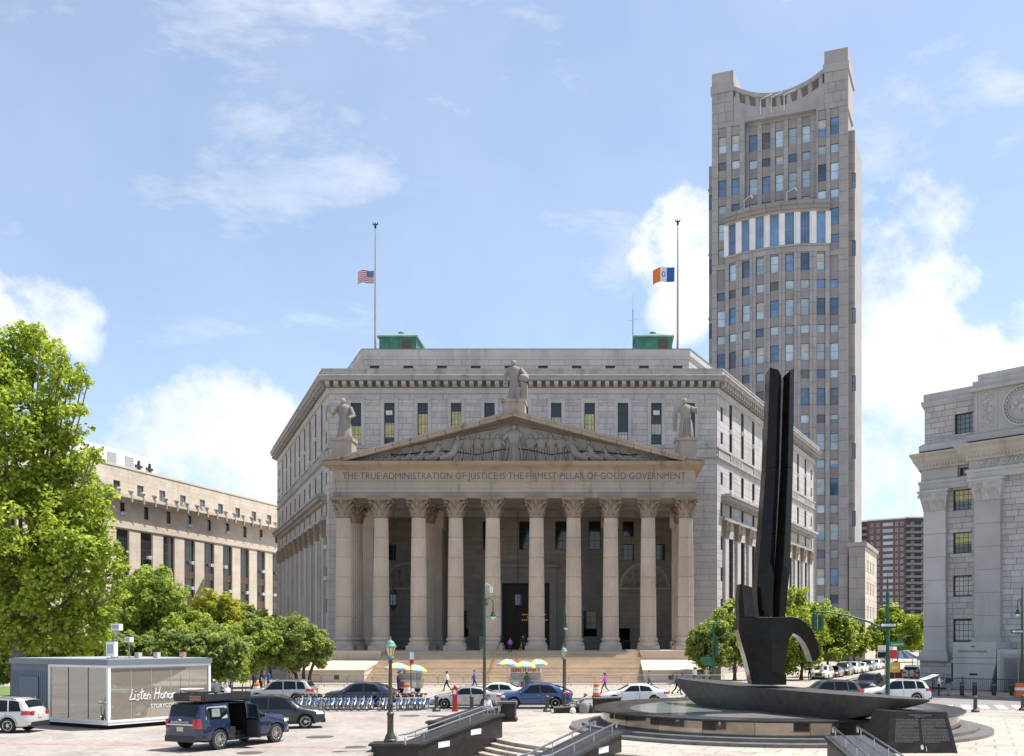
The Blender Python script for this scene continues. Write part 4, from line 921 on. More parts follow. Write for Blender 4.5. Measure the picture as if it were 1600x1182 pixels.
# ---------------------------------------------------------------- tall stone tower
tw = empty('courthouse_tower', (wx(1220, 215), 215+14, 0)); P(tw, 'tall beige stone tower with scooped crown and bowed front behind the courthouse', 'tower')
tl = tw.location.copy()
TU = Vector((.934, -.355)).normalized(); TF = Fr((23.3-tl.x, 220.2-tl.y), TU); TW = 28.7
tm = Masonry(tw, 300, 21); trng = random.Random(5)
def sub(fr, u, d): p = fr.p(u, d, 0); return Fr((p.x, p.y), fr.u)
def tower_strip(fr, u0, u1, cols, z0, z1, zbase, prio=1., ww=1.75):
    op = [(c-ww/2, c+ww/2, z0, z1-1.2) for c in cols]
    tm.wall(fr, u0, u1, z0, z1, 2.32, 3.0, op, mat='tower_stone', prio=prio, gap=.06, proud=.08, thick=.5).build('wall', 'joint', tw)
    for c in cols:
        z = zbase; prev = z0
        while z < z1-1.5:
            for a, h in ((1.3, 1.75), (5.0, 3.5)):
                za, zb = z+a, z+a+h
                if za < z0 or zb > z1-1.2: continue
                sp_ = MB(); sp_.fbox(fr, c-ww/2, c+ww/2, -.4, -.12, prev, za)
                if h > 2: sp_.fbox(fr, c-ww/2, c+ww/2, -.12, -.09, prev+.1, za-.1)
                sp_.build('spandrel', 'tower_spandrel', tw)
                g = trng.random(); pane = 'glass_blue' if g < .33 else ('glass_pale' if g < .93 else 'glass_grey')
                window(tw, fr, c, za, ww, h, -.3, 1, 2 if h > 2 else 1, frame='frame_black', pane=pane, fw=.07, blind=(('blind_pale', .45, .97) if trng.random() < .15 else None)); prev = zb
            z += 9.3
        sp_ = MB(); sp_.fbox(fr, c-ww/2, c+ww/2, -.4, -.12, prev, z1-1.2); sp_.build('spandrel', 'tower_spandrel', tw)
ZB = 95-9.3*10-.6
# wings, full height
LW = TF; tower_strip(sub(TF, 0, 0), 0, 7.2, [2.3, 5.2], 84.9, 115.3, ZB); tower_strip(sub(TF, 0, 0), 0, 3.2, [2.0], 6, 84.9, ZB)
tower_strip(TF, 22.3, TW, [22.9+.5, 26.0], 84.9, 115.3, ZB); tower_strip(TF, 24.9, TW, [25.9], 6, 84.9, ZB)
tower_strip(sub(TF, 0, -1.4), 7.2, 22.3, [8.7, 11.5, 14.3, 17.1, 19.9, ][:5], 94.5, 115.3, ZB)
# returns of the recess
b = MB(); b.fbox(TF, 6.9, 7.2, -1.4, .06, 94.5, 117); b.fbox(TF, 22.3, 22.6, -1.4, .06, 94.5, 117); b.build('recess_return', 'tower_stone', tw)
# set-back flank wings and body
b = MB(); b.fbox(TF, .3, TW-.3, -26, -2.2, 0, 114); b.build('body', 'tower_stone', tw)
for u0, u1, zt in ((-1.3, .28, 107.5), (TW-.28, TW+1.05, 110)):
    fr = sub(TF, 0, -2.4); tm.wall(fr, u0, u1, 0, zt, 2.32, 2.6, [((u0+u1)/2-.35+(.5 if u0 > 0 else -.3), (u0+u1)/2+.35+(.5 if u0 > 0 else -.3), z, z+3.2) for z in (14, 28, 42, 56, 70, 84, 98)], mat='tower_stone', prio=.6, gap=.06, proud=.08).build('wall', 'joint', tw)
    for z in (14, 28, 42, 56, 70, 84, 98): window(tw, fr, (u0+u1)/2+(.5 if u0 > 0 else -.3), z, .7, 3.2, -.25, 1, 2, pane='glass_blue')
    b = MB(); b.fbox(fr, u0+.05, u1-.05, -2.2, -.62, 0, zt-.1); b.build('flank', 'tower_stone', tw)
    for z in range(12, 108, 14): b = MB(); b.fbox(fr, u0-.08, u1+.08, .082, .25, z+6, z+6.5); b.build('string_course', 'tower_spandrel', tw)
# bow
def bow_d(u): return .35+2.3*(1-((u-14.05)/10.85)**2)
us = [3.2+21.7*k/7 for k in range(8)]
for k in range(7):
    a, c = TF.p(us[k], bow_d(us[k]), 0), TF.p(us[k+1], bow_d(us[k+1]), 0); fr = Fr((a.x, a.y), (c-a).to_2d()); L_ = (c-a).length
    tower_strip(fr, 0, L_, [L_/2], 6, 85.8, ZB, prio=1.3)
    wb = MB(); wb.fbox(fr, -.35, L_/2-.95, -.4, .25, 86.2, 92.8); wb.build('white_pier', 'white_stone', tw); wb = MB(); wb.fbox(fr, L_/2+.95, L_+.35 if k == 6 else L_-.36, -.4, .25, 86.2, 92.8); wb.build('white_pier', 'white_stone', tw)
    window(tw, fr, L_/2, 86.2, 1.9, 6.6, -.2, 3, 2, pane='glass_blue', frame='grey_paint')
    for z0, z1, d in ((85.8, 86.2, .3), (92.8, 93.3, .4), (93.3, 94.1, .9), (94.1, 94.9, 1.2)): b = MB(); b.fbox(fr, -.02, L_+.02, -2.2, d, z0, z1); b.build('bow_cornice', 'tower_spandrel' if z0 > 93 else 'tower_stone', tw)
    for (z, dd) in ((94.9, 0),):
        if k in (1, 4): b = MB(); b.tube([fr.p(1, -.5, 94.9), fr.p(1, -.5, 97.4), fr.p(2.8, -.2, 98.0)], .08, 6); b.tube([fr.p(2.8, -.2, 97.9), fr.p(3.0, -.2, 97.3)], .16, 6); b.build('window_washing_davit', 'white_metal', tw)
for u in (3.2, 24.9): b = MB(); b.fbox(TF, u-.15, u+.15, -.5, bow_d(u)+.05, 0, 94); b.build('bow_return', 'tower_stone', tw)
# crown: end piers and the scooped gallery between them
for u0, u1 in ((0, 4.7), (23.9, TW)):
    tm.wall(TF, u0, u1, 115.3, 121.6, 2.1, 1.6, (), mat='tower_stone', gap=.06, proud=.06).build('crown_pier', 'joint', tw)
    b = MB(); b.fbox(TF, u0+.01, u1-.01, -9, -.61, 114, 121.6); b.fbox(TF, u0-.25, u1+.25, -9.2, .25, 121.6, 123.3); b.fbox(TF, u0, u1, -9, .0, 123.3, 126.1); b.build('crown_cap', 'tower_stone', tw)
def scoop(u): return 119.6+3.1*((u-14.3)/9.6)**2
b = MB(); n = 32; g0 = []; 
top = [(4.7+19.2*k/n) for k in range(n+1)]
b.loft([[TF.p(u, -1.0, scoop(u)), TF.p(u, .1, scoop(u)), TF.p(u, .1, scoop(u)-.9), TF.p(u, -1.0, scoop(u)-.9)] for u in top]); fix_normals(b.build('crown_coping', 'tower_stone', tw).data)
b = MB(); b.loft([[TF.p(u, -1.0, scoop(u)-2.9), TF.p(u, -.1, scoop(u)-2.9), TF.p(u, -.1, min(115.2, scoop(u)-3)), TF.p(u, -1.0, min(115.2, scoop(u)-3))] for u in top]); fix_normals(b.build('crown_wall', 'tower_stone', tw).data)
for k in range(9):
    u = 5.5+17.6*k/8; b = MB(); b.fbox(TF, u-.4, u+.4, -.95, -.15, scoop(u)-3.2, scoop(u)-.85); b.build('crown_post', 'tower_stone', tw)
b = MB(); b.loft([[TF.p(u, -2.4, 112), TF.p(u, -1.9, 112), TF.p(u, -1.9, scoop(u)-.3), TF.p(u, -2.4, scoop(u)-.3)] for u in top]); fix_normals(b.build('crown_backing', 'tower_spandrel', tw).data)
b = MB(); b.fbox(TF, 7.0, 22.5, -3, .0, 114.6, 115.4); b.build('crown_sill', 'tower_stone', tw)
for u in (10.6, 12.9, 15.6): b = MB(); b.tube([TF.p(u, .1, 115.4), TF.p(u, .2, 118.6), TF.p(u+2.4, .4, 119.2)], .1, 6); b.build('window_washing_davit', 'white_metal', tw)
# lower block to the right of the tower
pf = Fr(TF.p(TW+.3, 1.0, 0).to_2d(), TU); tm.wall(pf, 0, 3.2, 0, 23.5, 2.1, 2.6, (), mat='tower_stone', prio=.6, gap=.06).build('podium', 'joint', tw)
sf_ = Fr(pf.p(3.2, 0, 0).to_2d(), (-TU.y, TU.x)); tm.wall(sf_, .01, 22, 0, 23.5, 2.1, 2.6, [(4+5*k, 5.6+5*k, z, z+2.4) for k in range(3) for z in (4, 9, 14, 18.5)], mat='limestone', prio=.3, gap=.06).build('podium', 'joint', tw)  # side coloured paler than the front, sunlight put into the stone colour
for k in range(3):
    for z in (4, 9, 14, 18.5): window(tw, sf_, 4.8+5*k, z, 1.6, 2.4, -.2, 2, 2, pane='glass_grey')
b = MB(); b.fbox(pf, .05, 3.15, -21.9, -.65, 0, 23.3); b.build('podium', 'tower_stone', tw)
b = MB(); b.fbox(pf, -.2, 3.6, -.2, .5, 23.5, 24.3); b.fbox(sf_, -.3, 22, -.6, .45, 23.5, 24.3); b.build('podium_cornice', 'tower_stone', tw)
tm.finish('panel')

# ---------------------------------------------------------------- long cream office block on the left
ob = empty('office_building', (-74.4, 176, 0)); P(ob, 'long cream stone office building with tall dark window bays behind the trees', 'building'); ol = ob.location
OF = Fr((-74.4-ol.x, 152-ol.y), (.202, .979)); om = Masonry(ob, 300, 9); O0, O1 = -36., 62.
bays = [4.6+5.7*k for k in range(-6, 10)]
opn = [(u-1.5, u+1.5, 2, 21.4) for u in bays]+[(u-.62, u+.62, 23.5, 25.5) for u in bays]
om.wall(OF, O0, O1, 0, 25.9, 1.3, 2.4, opn, mat='limestone', prio=.7, gap=.02, proud=.02).build('front_wall', 'limestone', ob)
AF2 = Fr(OF.p(0, -3.2, 0).to_2d(), (.202, .979)); att = [(u-2.85-.8, u-2.85+.8, 27.6, 29.4) for u in bays]
om.wall(AF2, O0, O1, 25.9, 31.6, .7, 1.6, att, mat='limestone', prio=.6, gap=.02, proud=.015).build('attic_wall', 'limestone', ob)
b = MB(); b.fbox(AF2, O0, O1, -40, -.7, 25, 31.4); b.build('roof_block', 'limestone', ob)
b = MB(); b.fbox(OF, O0, O1, -3.2, -.6, 25.5, 25.9); b.build('setback_roof', 'roof_grey', ob)
b = MB(); b.fbox(AF2, O0, O1, -.4, .12, 31.6, 31.9); b.build('coping', 'limestone', ob)
b = MB(); b.fbox(OF, O0, O1, .022, .2, 21.6, 22.5); b.build('string_course', 'limestone', ob)
b = MB(); b.fbox(OF, O0, O1, -.3, .7, 25.9, 26.1); b.fbox(OF, O0, O1, -.3, 1.5, 26.1, 26.5); b.build('cornice', 'limestone', ob)
ORN = MB(); f = Fr((0, 0), (1, 0)); ORN.fbox(f, -.16, .16, -.1, .3, -.9, .25); ORN.lathe([(.12, .25), (.3, .5), (.42, .75), (.3, .95), (.08, 1.05)], 8, c=(0, 0, 0)); ORN = ORN.mesh('ornament', 'granite_trim')
u = O0+.8
while u < O1: link('ornament', ORN, ob, mtx=at_fr(OF, u, 1.3, 26.4)); u += 2.85
orr = random.Random(3)
for u in bays:
    if u < -20: continue
    w = window(ob, OF, u, 2, 3.0, 19.4, -.35, 3, 14, frame='frame_brown', pane='glass_dark', fw=.14)
    for z in (6.3, 10.6, 14.9): b = MB(); b.fbox(OF, u-1.45, u+1.45, -.4, -.24, z, z+1.2); b.build('spandrel', 'frame_brown', ob)
    for k in range(3): add_ac(w, 2.4+4.3*orr.randint(0, 3)).location.x = orr.choice((-.7, .7))
    w = window(ob, OF, u, 23.5, 1.24, 2.0, -.25, 1, 2, pane='glass_dark')
    if orr.random() < .6: add_ac(w, .05)
    w = window(ob, AF2, u-2.85, 27.6, 1.6, 1.8, -.2, 2, 2, frame='frame_brown', pane='glass_grey')
    if orr.random() < .5: add_ac(w, .05)
b = MB(); b.fbox(OF, O0+.5, O1-.5, -1.2, -1.1, 0, 25.8); b.fbox(OF, O1-.02, O1, -40, 0, 0, 25.9); b.build('window_backing', 'dark_interior', ob)
om.finish()
e = empty('rooftop_plant', (wx(190, 176), 176, 31.4)); P(e, 'white louvred mechanical box on the cream building roof', 'rooftop plant')
b = MB(); fr = Fr((0, 0), (.202, .979)); b.fbox(fr, -11, 9.5, -6, 0, 0, 5.6); b.build('housing', 'white_metal', e)
for u in (-2.5, 2.0): b = MB(); [b.fbox(fr, u-1.2, u+1.2, .0, .08, .9+.42*q, 1.1+.42*q) for q in range(10)]; b.build('louvre', 'grey_paint', e)
for u in (4.4, 7.4): b = MB(); b.fbox(fr, u-.16, u+.16, .01, .3, 2.4, 4.6); b.fbox(fr, u-.9, u+.9, .01, .25, 3.4, 3.8); b.build('pipe', 'frame_black', e)
b = MB(); [b.tube([fr.p(-8+k*1.5, 3.6, -.0), fr.p(-8+k*1.5, 3.6, 1.2)], .04, 4) for k in range(18)]; b.tube([fr.p(-8, 3.6, 1.2), fr.p(17.5, 3.6, 1.2)], .05, 4); b.build('guard_rail', 'galvanised', e)

stone('cornice_stone', (.47, .425, .37), rand=.06, streak=.5)
# ---------------------------------------------------------------- grey courthouse corner on the right
rc = empty('granite_building', (33.5, 91, 0)); P(rc, 'pale grey granite building corner with giant pilasters and a carved medallion in its attic', 'building'); rl = rc.location
RC = Fr((29.8-rl.x, 95-rl.y), (.69, -.725)); rm = Masonry(rc, 300, 13); RL = 22.
RCp = Fr(RC.p(0, 1.4, 0).to_2d(), (.69, -.725)); gb = 'granite_blue'
wn = [(3.72, 1.75, 16.2, 18.05), (3.72, 1.75, 12.3, 14.2), (3.72, 1.75, 8.4, 10.3), (3.72, 1.75, 4.3, 6.4), (3.72, 1.75, .75, 2.4), (3.9, .8, 19.3, 20.0), (3.85, 1.7, 23.1, 24.9)]
opn = [(u-w/2, u+w/2, a, c) for u, w, a, c in wn]
rm.wall(RC, 0, 5.5, .13, 20.2, .52, 1.25, opn, mat=gb, prio=1.4).build('front_wall', 'joint', rc)
rm.wall(RC, 0, 5.3, 21.9, 26.0, .52, 1.25, opn, mat=gb, prio=1.4).build('attic_wall', 'joint', rc)
rm.wall(RCp, 5.5, RL, .13, 20.2, .52, 1.25, (), mat=gb, prio=1.).build('front_wall', 'joint', rc)
for u, w, a, c in wn: window(rc, RC, u, a, w, c-a, -.25, 4 if w > 1 else 2, 4 if w > 1 else 1, pane='glass_grey', blind=('blind_yellow', .45, .97) if a in (16.2, 12.3) else (('blind_pale', .1, .9) if a in (8.4, 4.3) else None))
b = MB(); b.fbox(RC, .6, 5.4, -1.2, -1.1, .2, 26); b.build('window_backing', 'dark_interior', rc)
b = MB(); b.fbox(RC, 0.01, RL, -40, -1.3, .13, 25.9); b.fbox(RCp, 5.51, RL, -8, -.61, .13, 26.9); b.build('body', gb, rc)
sr = Fr((RC.o.x, RC.o.y), (-.403, -.915)); rm.wall(Fr(RC.p(0, 0, 0).to_2d()+Vector((.403, .915))*40, (-.403, -.915)), 0, 39.99, .13, 20.2, .52, 1.6, (), mat=gb, prio=.1).build('side_wall', 'joint', rc)
def pilaster(fr, u0, u1, z0, z1, ch):
    b = MB(); b.fbox(fr, u0, u1, .052, .42, z0, z1); 
    pil = b.build('pilaster', gb, rc)
    for k in range(1, 6): z = z0+(z1-z0)*k/6; b = MB(); b.fbox(fr, u0-.004, u1+.004, .052, .424, z-.02, z+.02); b.build('joint', 'joint', pil)
    for dz, dw in ((0, .42), (.35, .3), (.6, .16)): b = MB(); b.fbox(fr, u0-dw, u1+dw, .054, .42+dw, z0-1.0+dz, z0-1.0+dz+.4); b.build('base_moulding', gb, pil)
    w = u1-u0; c = link('capital', pil_capital(w*.98, ch, .42).mesh('capital', 'granite_blue'), pil, mtx=at_fr(fr, (u0+u1)/2, .05, z1))
pilaster(RC, .1, 2.3, 3.6, 16.3, 1.9); pilaster(RCp, 5.75, 8.05, 4.6, 16.6, 1.9); pilaster(RCp, 12.2, 14.5, 4.6, 16.6, 1.9)
path = [(RC.p(0, 0, 0)+Vector((.403, .915, 0))*38).to_2d(), RC.p(0, 0, 0).to_2d(), RC.p(5.5, 0, 0).to_2d()]; path2 = [RCp.p(5.5, -1.4, 0).to_2d(), RCp.p(5.5, 0, 0).to_2d(), RCp.p(RL, 0, 0).to_2d()]
def rb(name, prof, mat, p): o = sweep(p, prof).build(name, mat, rc); fix_normals(o.data)
for p, dz in ((path, 0), (path2, .3)):
    rb('architrave', [(0, 18.25+dz), (.45, 18.25+dz), (.45, 18.8+dz), (.55, 18.85+dz), (.55, 19.1+dz), (0, 19.1+dz)], gb, p)
    rb('cornice', [(0, 20.2), (.55, 20.2), (.6, 20.4), (1.0, 20.9), (1.05, 21.2), (1.3, 21.45), (1.3, 21.6), (0, 21.9)], 'cornice_stone', p)
    rb('attic_base', [(0, 21.9), (.5, 21.9), (.5, 22.4), (.15, 22.6), (0, 22.6)], gb, p)
rb('frieze', [(0, 19.1), (.3, 19.1), (.3, 20.2), (0, 20.2)], gb, [path[0], path[1], RC.p(3.4, 0, 0).to_2d()]); rb('frieze', [(0, 19.4), (.3, 19.4), (.3, 20.2), (0, 20.2)], gb, path2)
for fr, a, c, off in ((RC, .2, 5.3, .0), (RCp, 5.2, 14, .0)):
    u = a; 
    while u < c: b = MB(); b.fbox(fr, u, u+.16, .5, .78, 20.42, 20.72); b.build('dentil', gb, rc); u += .3
rb('attic_cornice', [(0, 26.0), (.12, 26.0), (.3, 26.25), (.3, 26.5), (.1, 26.52), (.1, 27.2), (0, 27.2)], gb, path)
# carved attic panel of the projecting bay
b = MB(); b.fbox(RCp, 5.6, RL, -.6, .15, 22.6, 26.2); b.build('attic_panel', gb, rc)
b = MB(); b.fbox(RCp, 5.3, RL, -.6, .55, 26.2, 26.5); b.fbox(RCp, 5.5, RL, -.6, .3, 26.5, 27.1); b.fbox(RCp, 5.9, RL, -.6, .1, 27.1, 27.7); b.build('attic_cornice', gb, rc)
b = MB()
for u in (5.75, 7.6): b.fbox(RCp, u, u+.12, .15, .22, 22.8, 26.1)
rr = random.Random(2)
for k in range(26): b.ball(tuple(RCp.p(6.75+rr.uniform(-.5, .5), .17, 23.1+2.8*k/25)), (rr.uniform(.12, .3), .14, rr.uniform(.1, .22)), 6, 4)
b.build('carved_panel', gb, rc)
b = MB(); cu, cz = 9.9, 24.4
for r0, r1, dd in ((1.75, 1.55, .3), (1.25, 1.12, .28)):
    n = 32; b.loft([[RCp.p(cu+r*math.cos(2*math.pi*k/n), d, cz+r*math.sin(2*math.pi*k/n)) for k in range(n)] for r, d in ((r0, .15), (r0-.03, dd), (r1+.03, dd), (r1, .16))], cap=False)
for k in range(14): a = rr.uniform(0, 6.3); q = rr.uniform(0, .8); b.ball(tuple(RCp.p(cu+q*math.cos(a), .2, cz+q*math.sin(a))), (.22, .16, .25), 6, 4)
for k in range(30): a = 2*math.pi*k/30; b.ball(tuple(RCp.p(cu+1.42*math.cos(a), .2, cz+1.42*math.sin(a))), .13, 5, 3)
fix_normals(b.build('medallion', gb, rc, smooth=60).data)
b = MB(); u = 5.9                       # running scroll frieze
while u < 14:
    pts = []
    for k in range(22): a = k*.55; r = .42*(1-k/26); pts.append(RCp.p(u+.5+r*math.cos(a), .36, 19.85+r*math.sin(a)*.95))
    b.tube(pts, .075, 5); b.ball(tuple(RCp.p(u+.5, .36, 19.85)), (.14, .1, .14), 6, 4); u += 1.02
b.build('scroll_frieze', gb, rc)
# stair block with lettering, rustic base
sb = Fr(RC.p(0, 4.6, 0).to_2d(), (.69, -.725)); b = MB(); q = sb.p
b.add([q(5.2, 0, .13), q(8.4, 0, .13), q(9.0, 0, 2.6), q(9.0, 0, 4.3), q(5.2, 0, 4.3)]+[q(5.2, -3.1, .13), q(8.4, -3.1, .13), q(9.0, -3.1, 2.6), q(9.0, -3.1, 4.3), q(5.2, -3.1, 4.3)], [(0, 1, 2, 3, 4), (9, 8, 7, 6, 5), (0, 5, 6, 1), (1, 6, 7, 2), (2, 7, 8, 3), (3, 8, 9, 4), (4, 9, 5, 0)])
blk = b.build('stair_block', gb, rc); fix_normals(blk.data)
b = MB(); b.fbox(sb, 5.15, 9.05, .0, .012, 2.95, 3.0); b.fbox(sb, 5.15, 9.05, 0, .012, 2.45, 2.5); b.build('joint', 'joint', blk)
place_text(text_mesh('40', .34, .01, 'letter_stone'), blk, sb, 7.0, .01, 3.9); place_text(text_mesh('THURGOOD MARSHALL', .26, .01, 'letter_stone', 2.7), blk, sb, 7.0, .01, 3.5)
b = MB(); b.fbox(sb, 6.7, 7.4, .0, .03, 1.5, 1.66); b.build('vent', 'frame_black', blk)
for k in range(10): b = MB(); b.fbox(sb, 9.06+.3*k, 22, -3, -.1, .13, 3.7-.34*k); b.build('step', gb, rc)
rm.wall(Fr(RC.p(0, .35, 0).to_2d(), (.69, -.725)), -.3, 5.15, .13, 2.7, .64, 1.5, [(2.85, 4.6, .75, 2.4)], mat=gb, prio=2.).build('rustic_base', 'joint', rc)
rm.finish()
# ---------------------------------------------------------------- far brick apartment slab
M('balcony_grey', (.22, .21, .21), rough=.8); M('window_white', (.5, .5, .49), rough=.7)
ap = empty('apartment_tower', (wx(1388, 460), 468, 0)); P(ap, 'distant red brick apartment slab with dark balcony ends', 'building'); al = ap.location
pts = [(1300, 470, 815), (1355, 462, 812), (1415, 452, 806), (1470, 452, 803)]; zt = [57.5, 57.8, 58.2, 58.5]
PA = [Vector((wx(px, D)-al.x, D-al.y)) for px, D, _ in pts]
for k in range(3):
    fr = Fr(PA[k], PA[k+1]-PA[k]); L_ = (PA[k+1]-PA[k]).length; b = MB(); b.fbox(fr, 0, L_, -15, -.3, 0, 57.8+.25*k); b.build('wall', 'brick_red' if k == 1 else 'brick_dark', ap)
    b = MB(); b.fbox(fr, 0, L_, -15, .3, 57.8+.25*k, 58.4+.25*k); b.build('parapet', 'white_paint', ap)
    for r in range(19):
        z = 55.2-2.8*r
        if k == 1:
            for u, w in ((.12, 1.2), (.28, 1.2), (.54, 4.6), (.77, 1.2), (.9, 1.2)):
                window(ap, fr, u*L_, z, w, 1.5, -.25, 3 if w > 2 else 1, 1, frame='window_white', pane='glass_pale' if w > 2 else 'glass_grey', fw=.16)
        else:
            b = MB(); b.fbox(fr, 0, L_, -.3, .9, z-1.0, z-.75); b.fbox(fr, 0, L_, .8, .9, z-.75, z+.1); b.build('balcony', 'balcony_grey', ap)
            for u in (.2, .5, .8): window(ap, fr, u*L_, z-.2, 1.4, 1.5, -.25, 1, 1, frame='window_white', pane='glass_grey', fw=.12)
# ---------------------------------------------------------------- trees: limbs plus many small leaf faces gathered in clumps
def leaves_mesh(cl, n, size, mat, rs, lob=None):
    """cl: list of (centre, radius); n leaves in all, each a folded four-sided blade"""
    C = np.array([c for c, r in cl]); Rr = np.array([r for c, r in cl]); w = Rr**2.2; w /= w.sum()
    n2 = int(n*.5) if lob else 0; n1 = n-n2
    idx = rs.choice(len(cl), n1, p=w); d = rs.normal(size=(n, 3)); d /= np.linalg.norm(d, axis=1)[:, None]
    rad = rs.uniform(.35, 1.0, n)**.5; pos = np.empty((n, 3)); pos[:n1] = C[idx]+d[:n1]*(Rr[idx]*rad[:n1])[:, None]*np.array([1, 1, .8])
    if n2:
        C2 = np.array([c for c, r in lob]); R2 = np.array([r for c, r in lob]); w2 = R2**2; w2 /= w2.sum(); i2 = rs.choice(len(lob), n2, p=w2); dd = d[n1:]
        wob = 1+.22*np.sin(dd[:, 0]*5+i2*1.7)*np.sin(dd[:, 1]*6+i2)*np.cos(dd[:, 2]*5+i2*2.3); pos[n1:] = C2[i2]+dd*(R2[i2]*wob*rs.uniform(.35, 1., n2)**.4)[:, None]
    nrm = d*.8+rs.normal(size=(n, 3))*.75+np.array([.15, -.1, .55]); nrm /= np.linalg.norm(nrm, axis=1)[:, None]
    t = np.cross(nrm, rs.normal(size=(n, 3))); t /= np.linalg.norm(t, axis=1)[:, None]; bt = np.cross(nrm, t)
    s = (size*rs.uniform(.6, 1.25, n))[:, None]
    v = np.empty((n, 4, 3)); v[:, 0] = pos-t*s*.5; v[:, 1] = pos+bt*s*.38+nrm*s*.1; v[:, 2] = pos+t*s*.5-nrm*s*.08; v[:, 3] = pos-bt*s*.38+nrm*s*.1
    me = bpy.data.meshes.new('crown'); me.vertices.add(4*n); me.loops.add(4*n); me.polygons.add(n)
    me.vertices.foreach_set('co', v.reshape(-1)); me.loops.foreach_set('vertex_index', np.arange(4*n, dtype=np.int32)); me.polygons.foreach_set('loop_start', np.arange(0, 4*n, 4, dtype=np.int32))
    me.update(); me.validate(); me.materials.append(MATS[mat]); return me
def tree(name, label, D, lobes, n, size, mat, trunk=.25, fork=.35, seed=1, bark='bark', group=None, gz=.14, stems=1, base_px=None, clump=(.55, 1.0)):
    rs = np.random.RandomState(seed); rg = random.Random(seed); sc_ = D/F
    L3 = []
    for (px, py, r) in lobes: rr = r*sc_*(1.12 if D < 130 and r < 60 else 1); L3.append((np.array([wx(px, D), D+rg.uniform(-.55, .55)*rr, wz(py, D)]), rr))
    bx = wx(base_px, D) if base_px else sum(c[0]*r for c, r in L3)/sum(r for c, r in L3)
    e = empty(name, (bx, D, gz)); P(e, label, 'tree', group); o = np.array([bx, D, gz]); cl = []
    for c, r in L3:
        m = max(6, int(22*(r/1.6)**1.3)); m = min(m, 70)
        for k in range(m):
            d = rs.normal(size=3); d /= np.linalg.norm(d); q = rs.uniform(.3, 1.0)**.6; cr = rs.uniform(*clump)*max(.4, min(.9, r*.36))
            cl.append((c-o+d*q*max(.1, r-cr*.45), cr))
    sub_ = []
    for c, r in L3:
        for k in range(max(5, min(16, int(7*r)))):
            d = rs.normal(size=3); d /= np.linalg.norm(d); d[2] *= .85; sub_.append((c-o+d*r*rs.uniform(.35, 1.0), r*rs.uniform(.12, .32)))
    link('crown', leaves_mesh(cl, n, size, mat, rs, sub_), e)
    b = MB(); zlo = min(c[2]-r for c, r in L3)-gz; ztop = max(c[2] for c, r in L3)-gz; fz = max(.9, zlo+fork*(ztop-zlo))
    for s in range(stems):
        x0 = (s-(stems-1)/2)*trunk*3.2; f = Vector((x0*1.6+rg.uniform(-.2, .2), rg.uniform(-.2, .2), fz)); b.tube([(x0, 0, -.1), (x0*.9, 0, .25), (x0*1.2+rg.uniform(-.1, .1), 0, fz*.5), f], [trunk*1.35, trunk, trunk*.85, trunk*.7], 9)
        for c, r in L3:
            if stems > 1 and rg.random() < .35: continue
            t = Vector(c-o); mid = f.lerp(t, .5)+Vector((rg.uniform(-.3, .3), rg.uniform(-.3, .3), -.25*(t-f).length*.3)); st = trunk*.5*min(1, .35+r/6); b.tube([f-Vector((0, 0, .15)), mid, t], [st, st*.65, st*.28], 6)
            for k in range(4):
                d = Vector(rs.normal(size=3)).normalized()*r*.75; a = mid.lerp(t, rg.uniform(.3, 1)); b.tube([a, a+d*.5+Vector((0, 0, .1*r)), a+d], [st*.3, st*.2, st*.07], 4)
    b.build('trunk', bark, e, smooth=50); return e
tree('plane_tree', 'huge bright green plane tree towering behind the glass kiosk', 67, [(118, 586, 14), (138, 594, 9), (150, 716, 12), (172, 770, 14), (62, 520, 14), (100, 560, 12), (190, 880, 14), (182, 930, 16), (165, 815, 16), (150, 850, 20), (35, 545, 48), (0, 580, 60), (70, 590, 42), (112, 583, 22), (128, 598, 12), (20, 650, 75), (85, 655, 48), (-60, 640, 80), (30, 730, 80), (105, 720, 40), (140, 715, 20), (-50, 760, 100), (100, 780, 60), (152, 775, 26), (30, 830, 95), (130, 850, 55), (165, 880, 30), (60, 920, 90), (150, 935, 45), (-40, 900, 100), (20, 985, 60), (110, 985, 50)], 54000, .31, 'leaf_plane', .55, .12, 3, 'bark_pale', base_px=30, gz=0.)
G1 = 'trees in front of the courthouse and its square'
tree('street_tree', 'broad mid green tree between the plane tree and the cream building', 84, [(225, 925, 36), (262, 930, 36), (205, 970, 42), (255, 975, 46), (300, 985, 34), (235, 1010, 40), (285, 1015, 32)], 27200, .30, 'leaf_mid', .3, .2, 4, group=G1)
tree('street_tree', 'yellow green tree in front of the cream building', 99, [(322, 946, 24), (350, 950, 22), (300, 968, 26), (340, 975, 30), (365, 985, 22), (325, 1000, 28)], 14400, .32, 'leaf_yellow', .25, .2, 5, group=G1)
tree('street_tree', 'small very dark green tree beside the yellow green one', 112, [(374, 955, 20), (388, 966, 18), (368, 980, 22), (395, 985, 22)], 9600, .34, 'leaf_dark', .25, .2, 6, group=G1)
tree('street_tree', 'light green tree tucked against the courthouse side wall', 118, [(412, 970, 18), (430, 978, 18), (405, 990, 20), (440, 992, 18)], 8000, .34, 'leaf_mid', .25, .2, 16, group=G1)
tree('pear_tree', 'low spreading dark green tree beside the courthouse stair pedestal', 95, [(440, 1000, 32), (472, 990, 32), (500, 1003, 22), (455, 1020, 30), (488, 1022, 26), (512, 1008, 11)], 19200, .27, 'leaf_dark', .17, .35, 7, stems=3, base_px=474, group=G1)
tree('pear_tree', 'low spreading green tree shading the people on the pavement', 93, [(372, 1003, 30), (405, 990, 30), (430, 1008, 24), (345, 1012, 28), (395, 1022, 28), (360, 1030, 22)], 19200, .27, 'leaf_mid', .18, .3, 8, stems=2, base_px=402, group=G1)
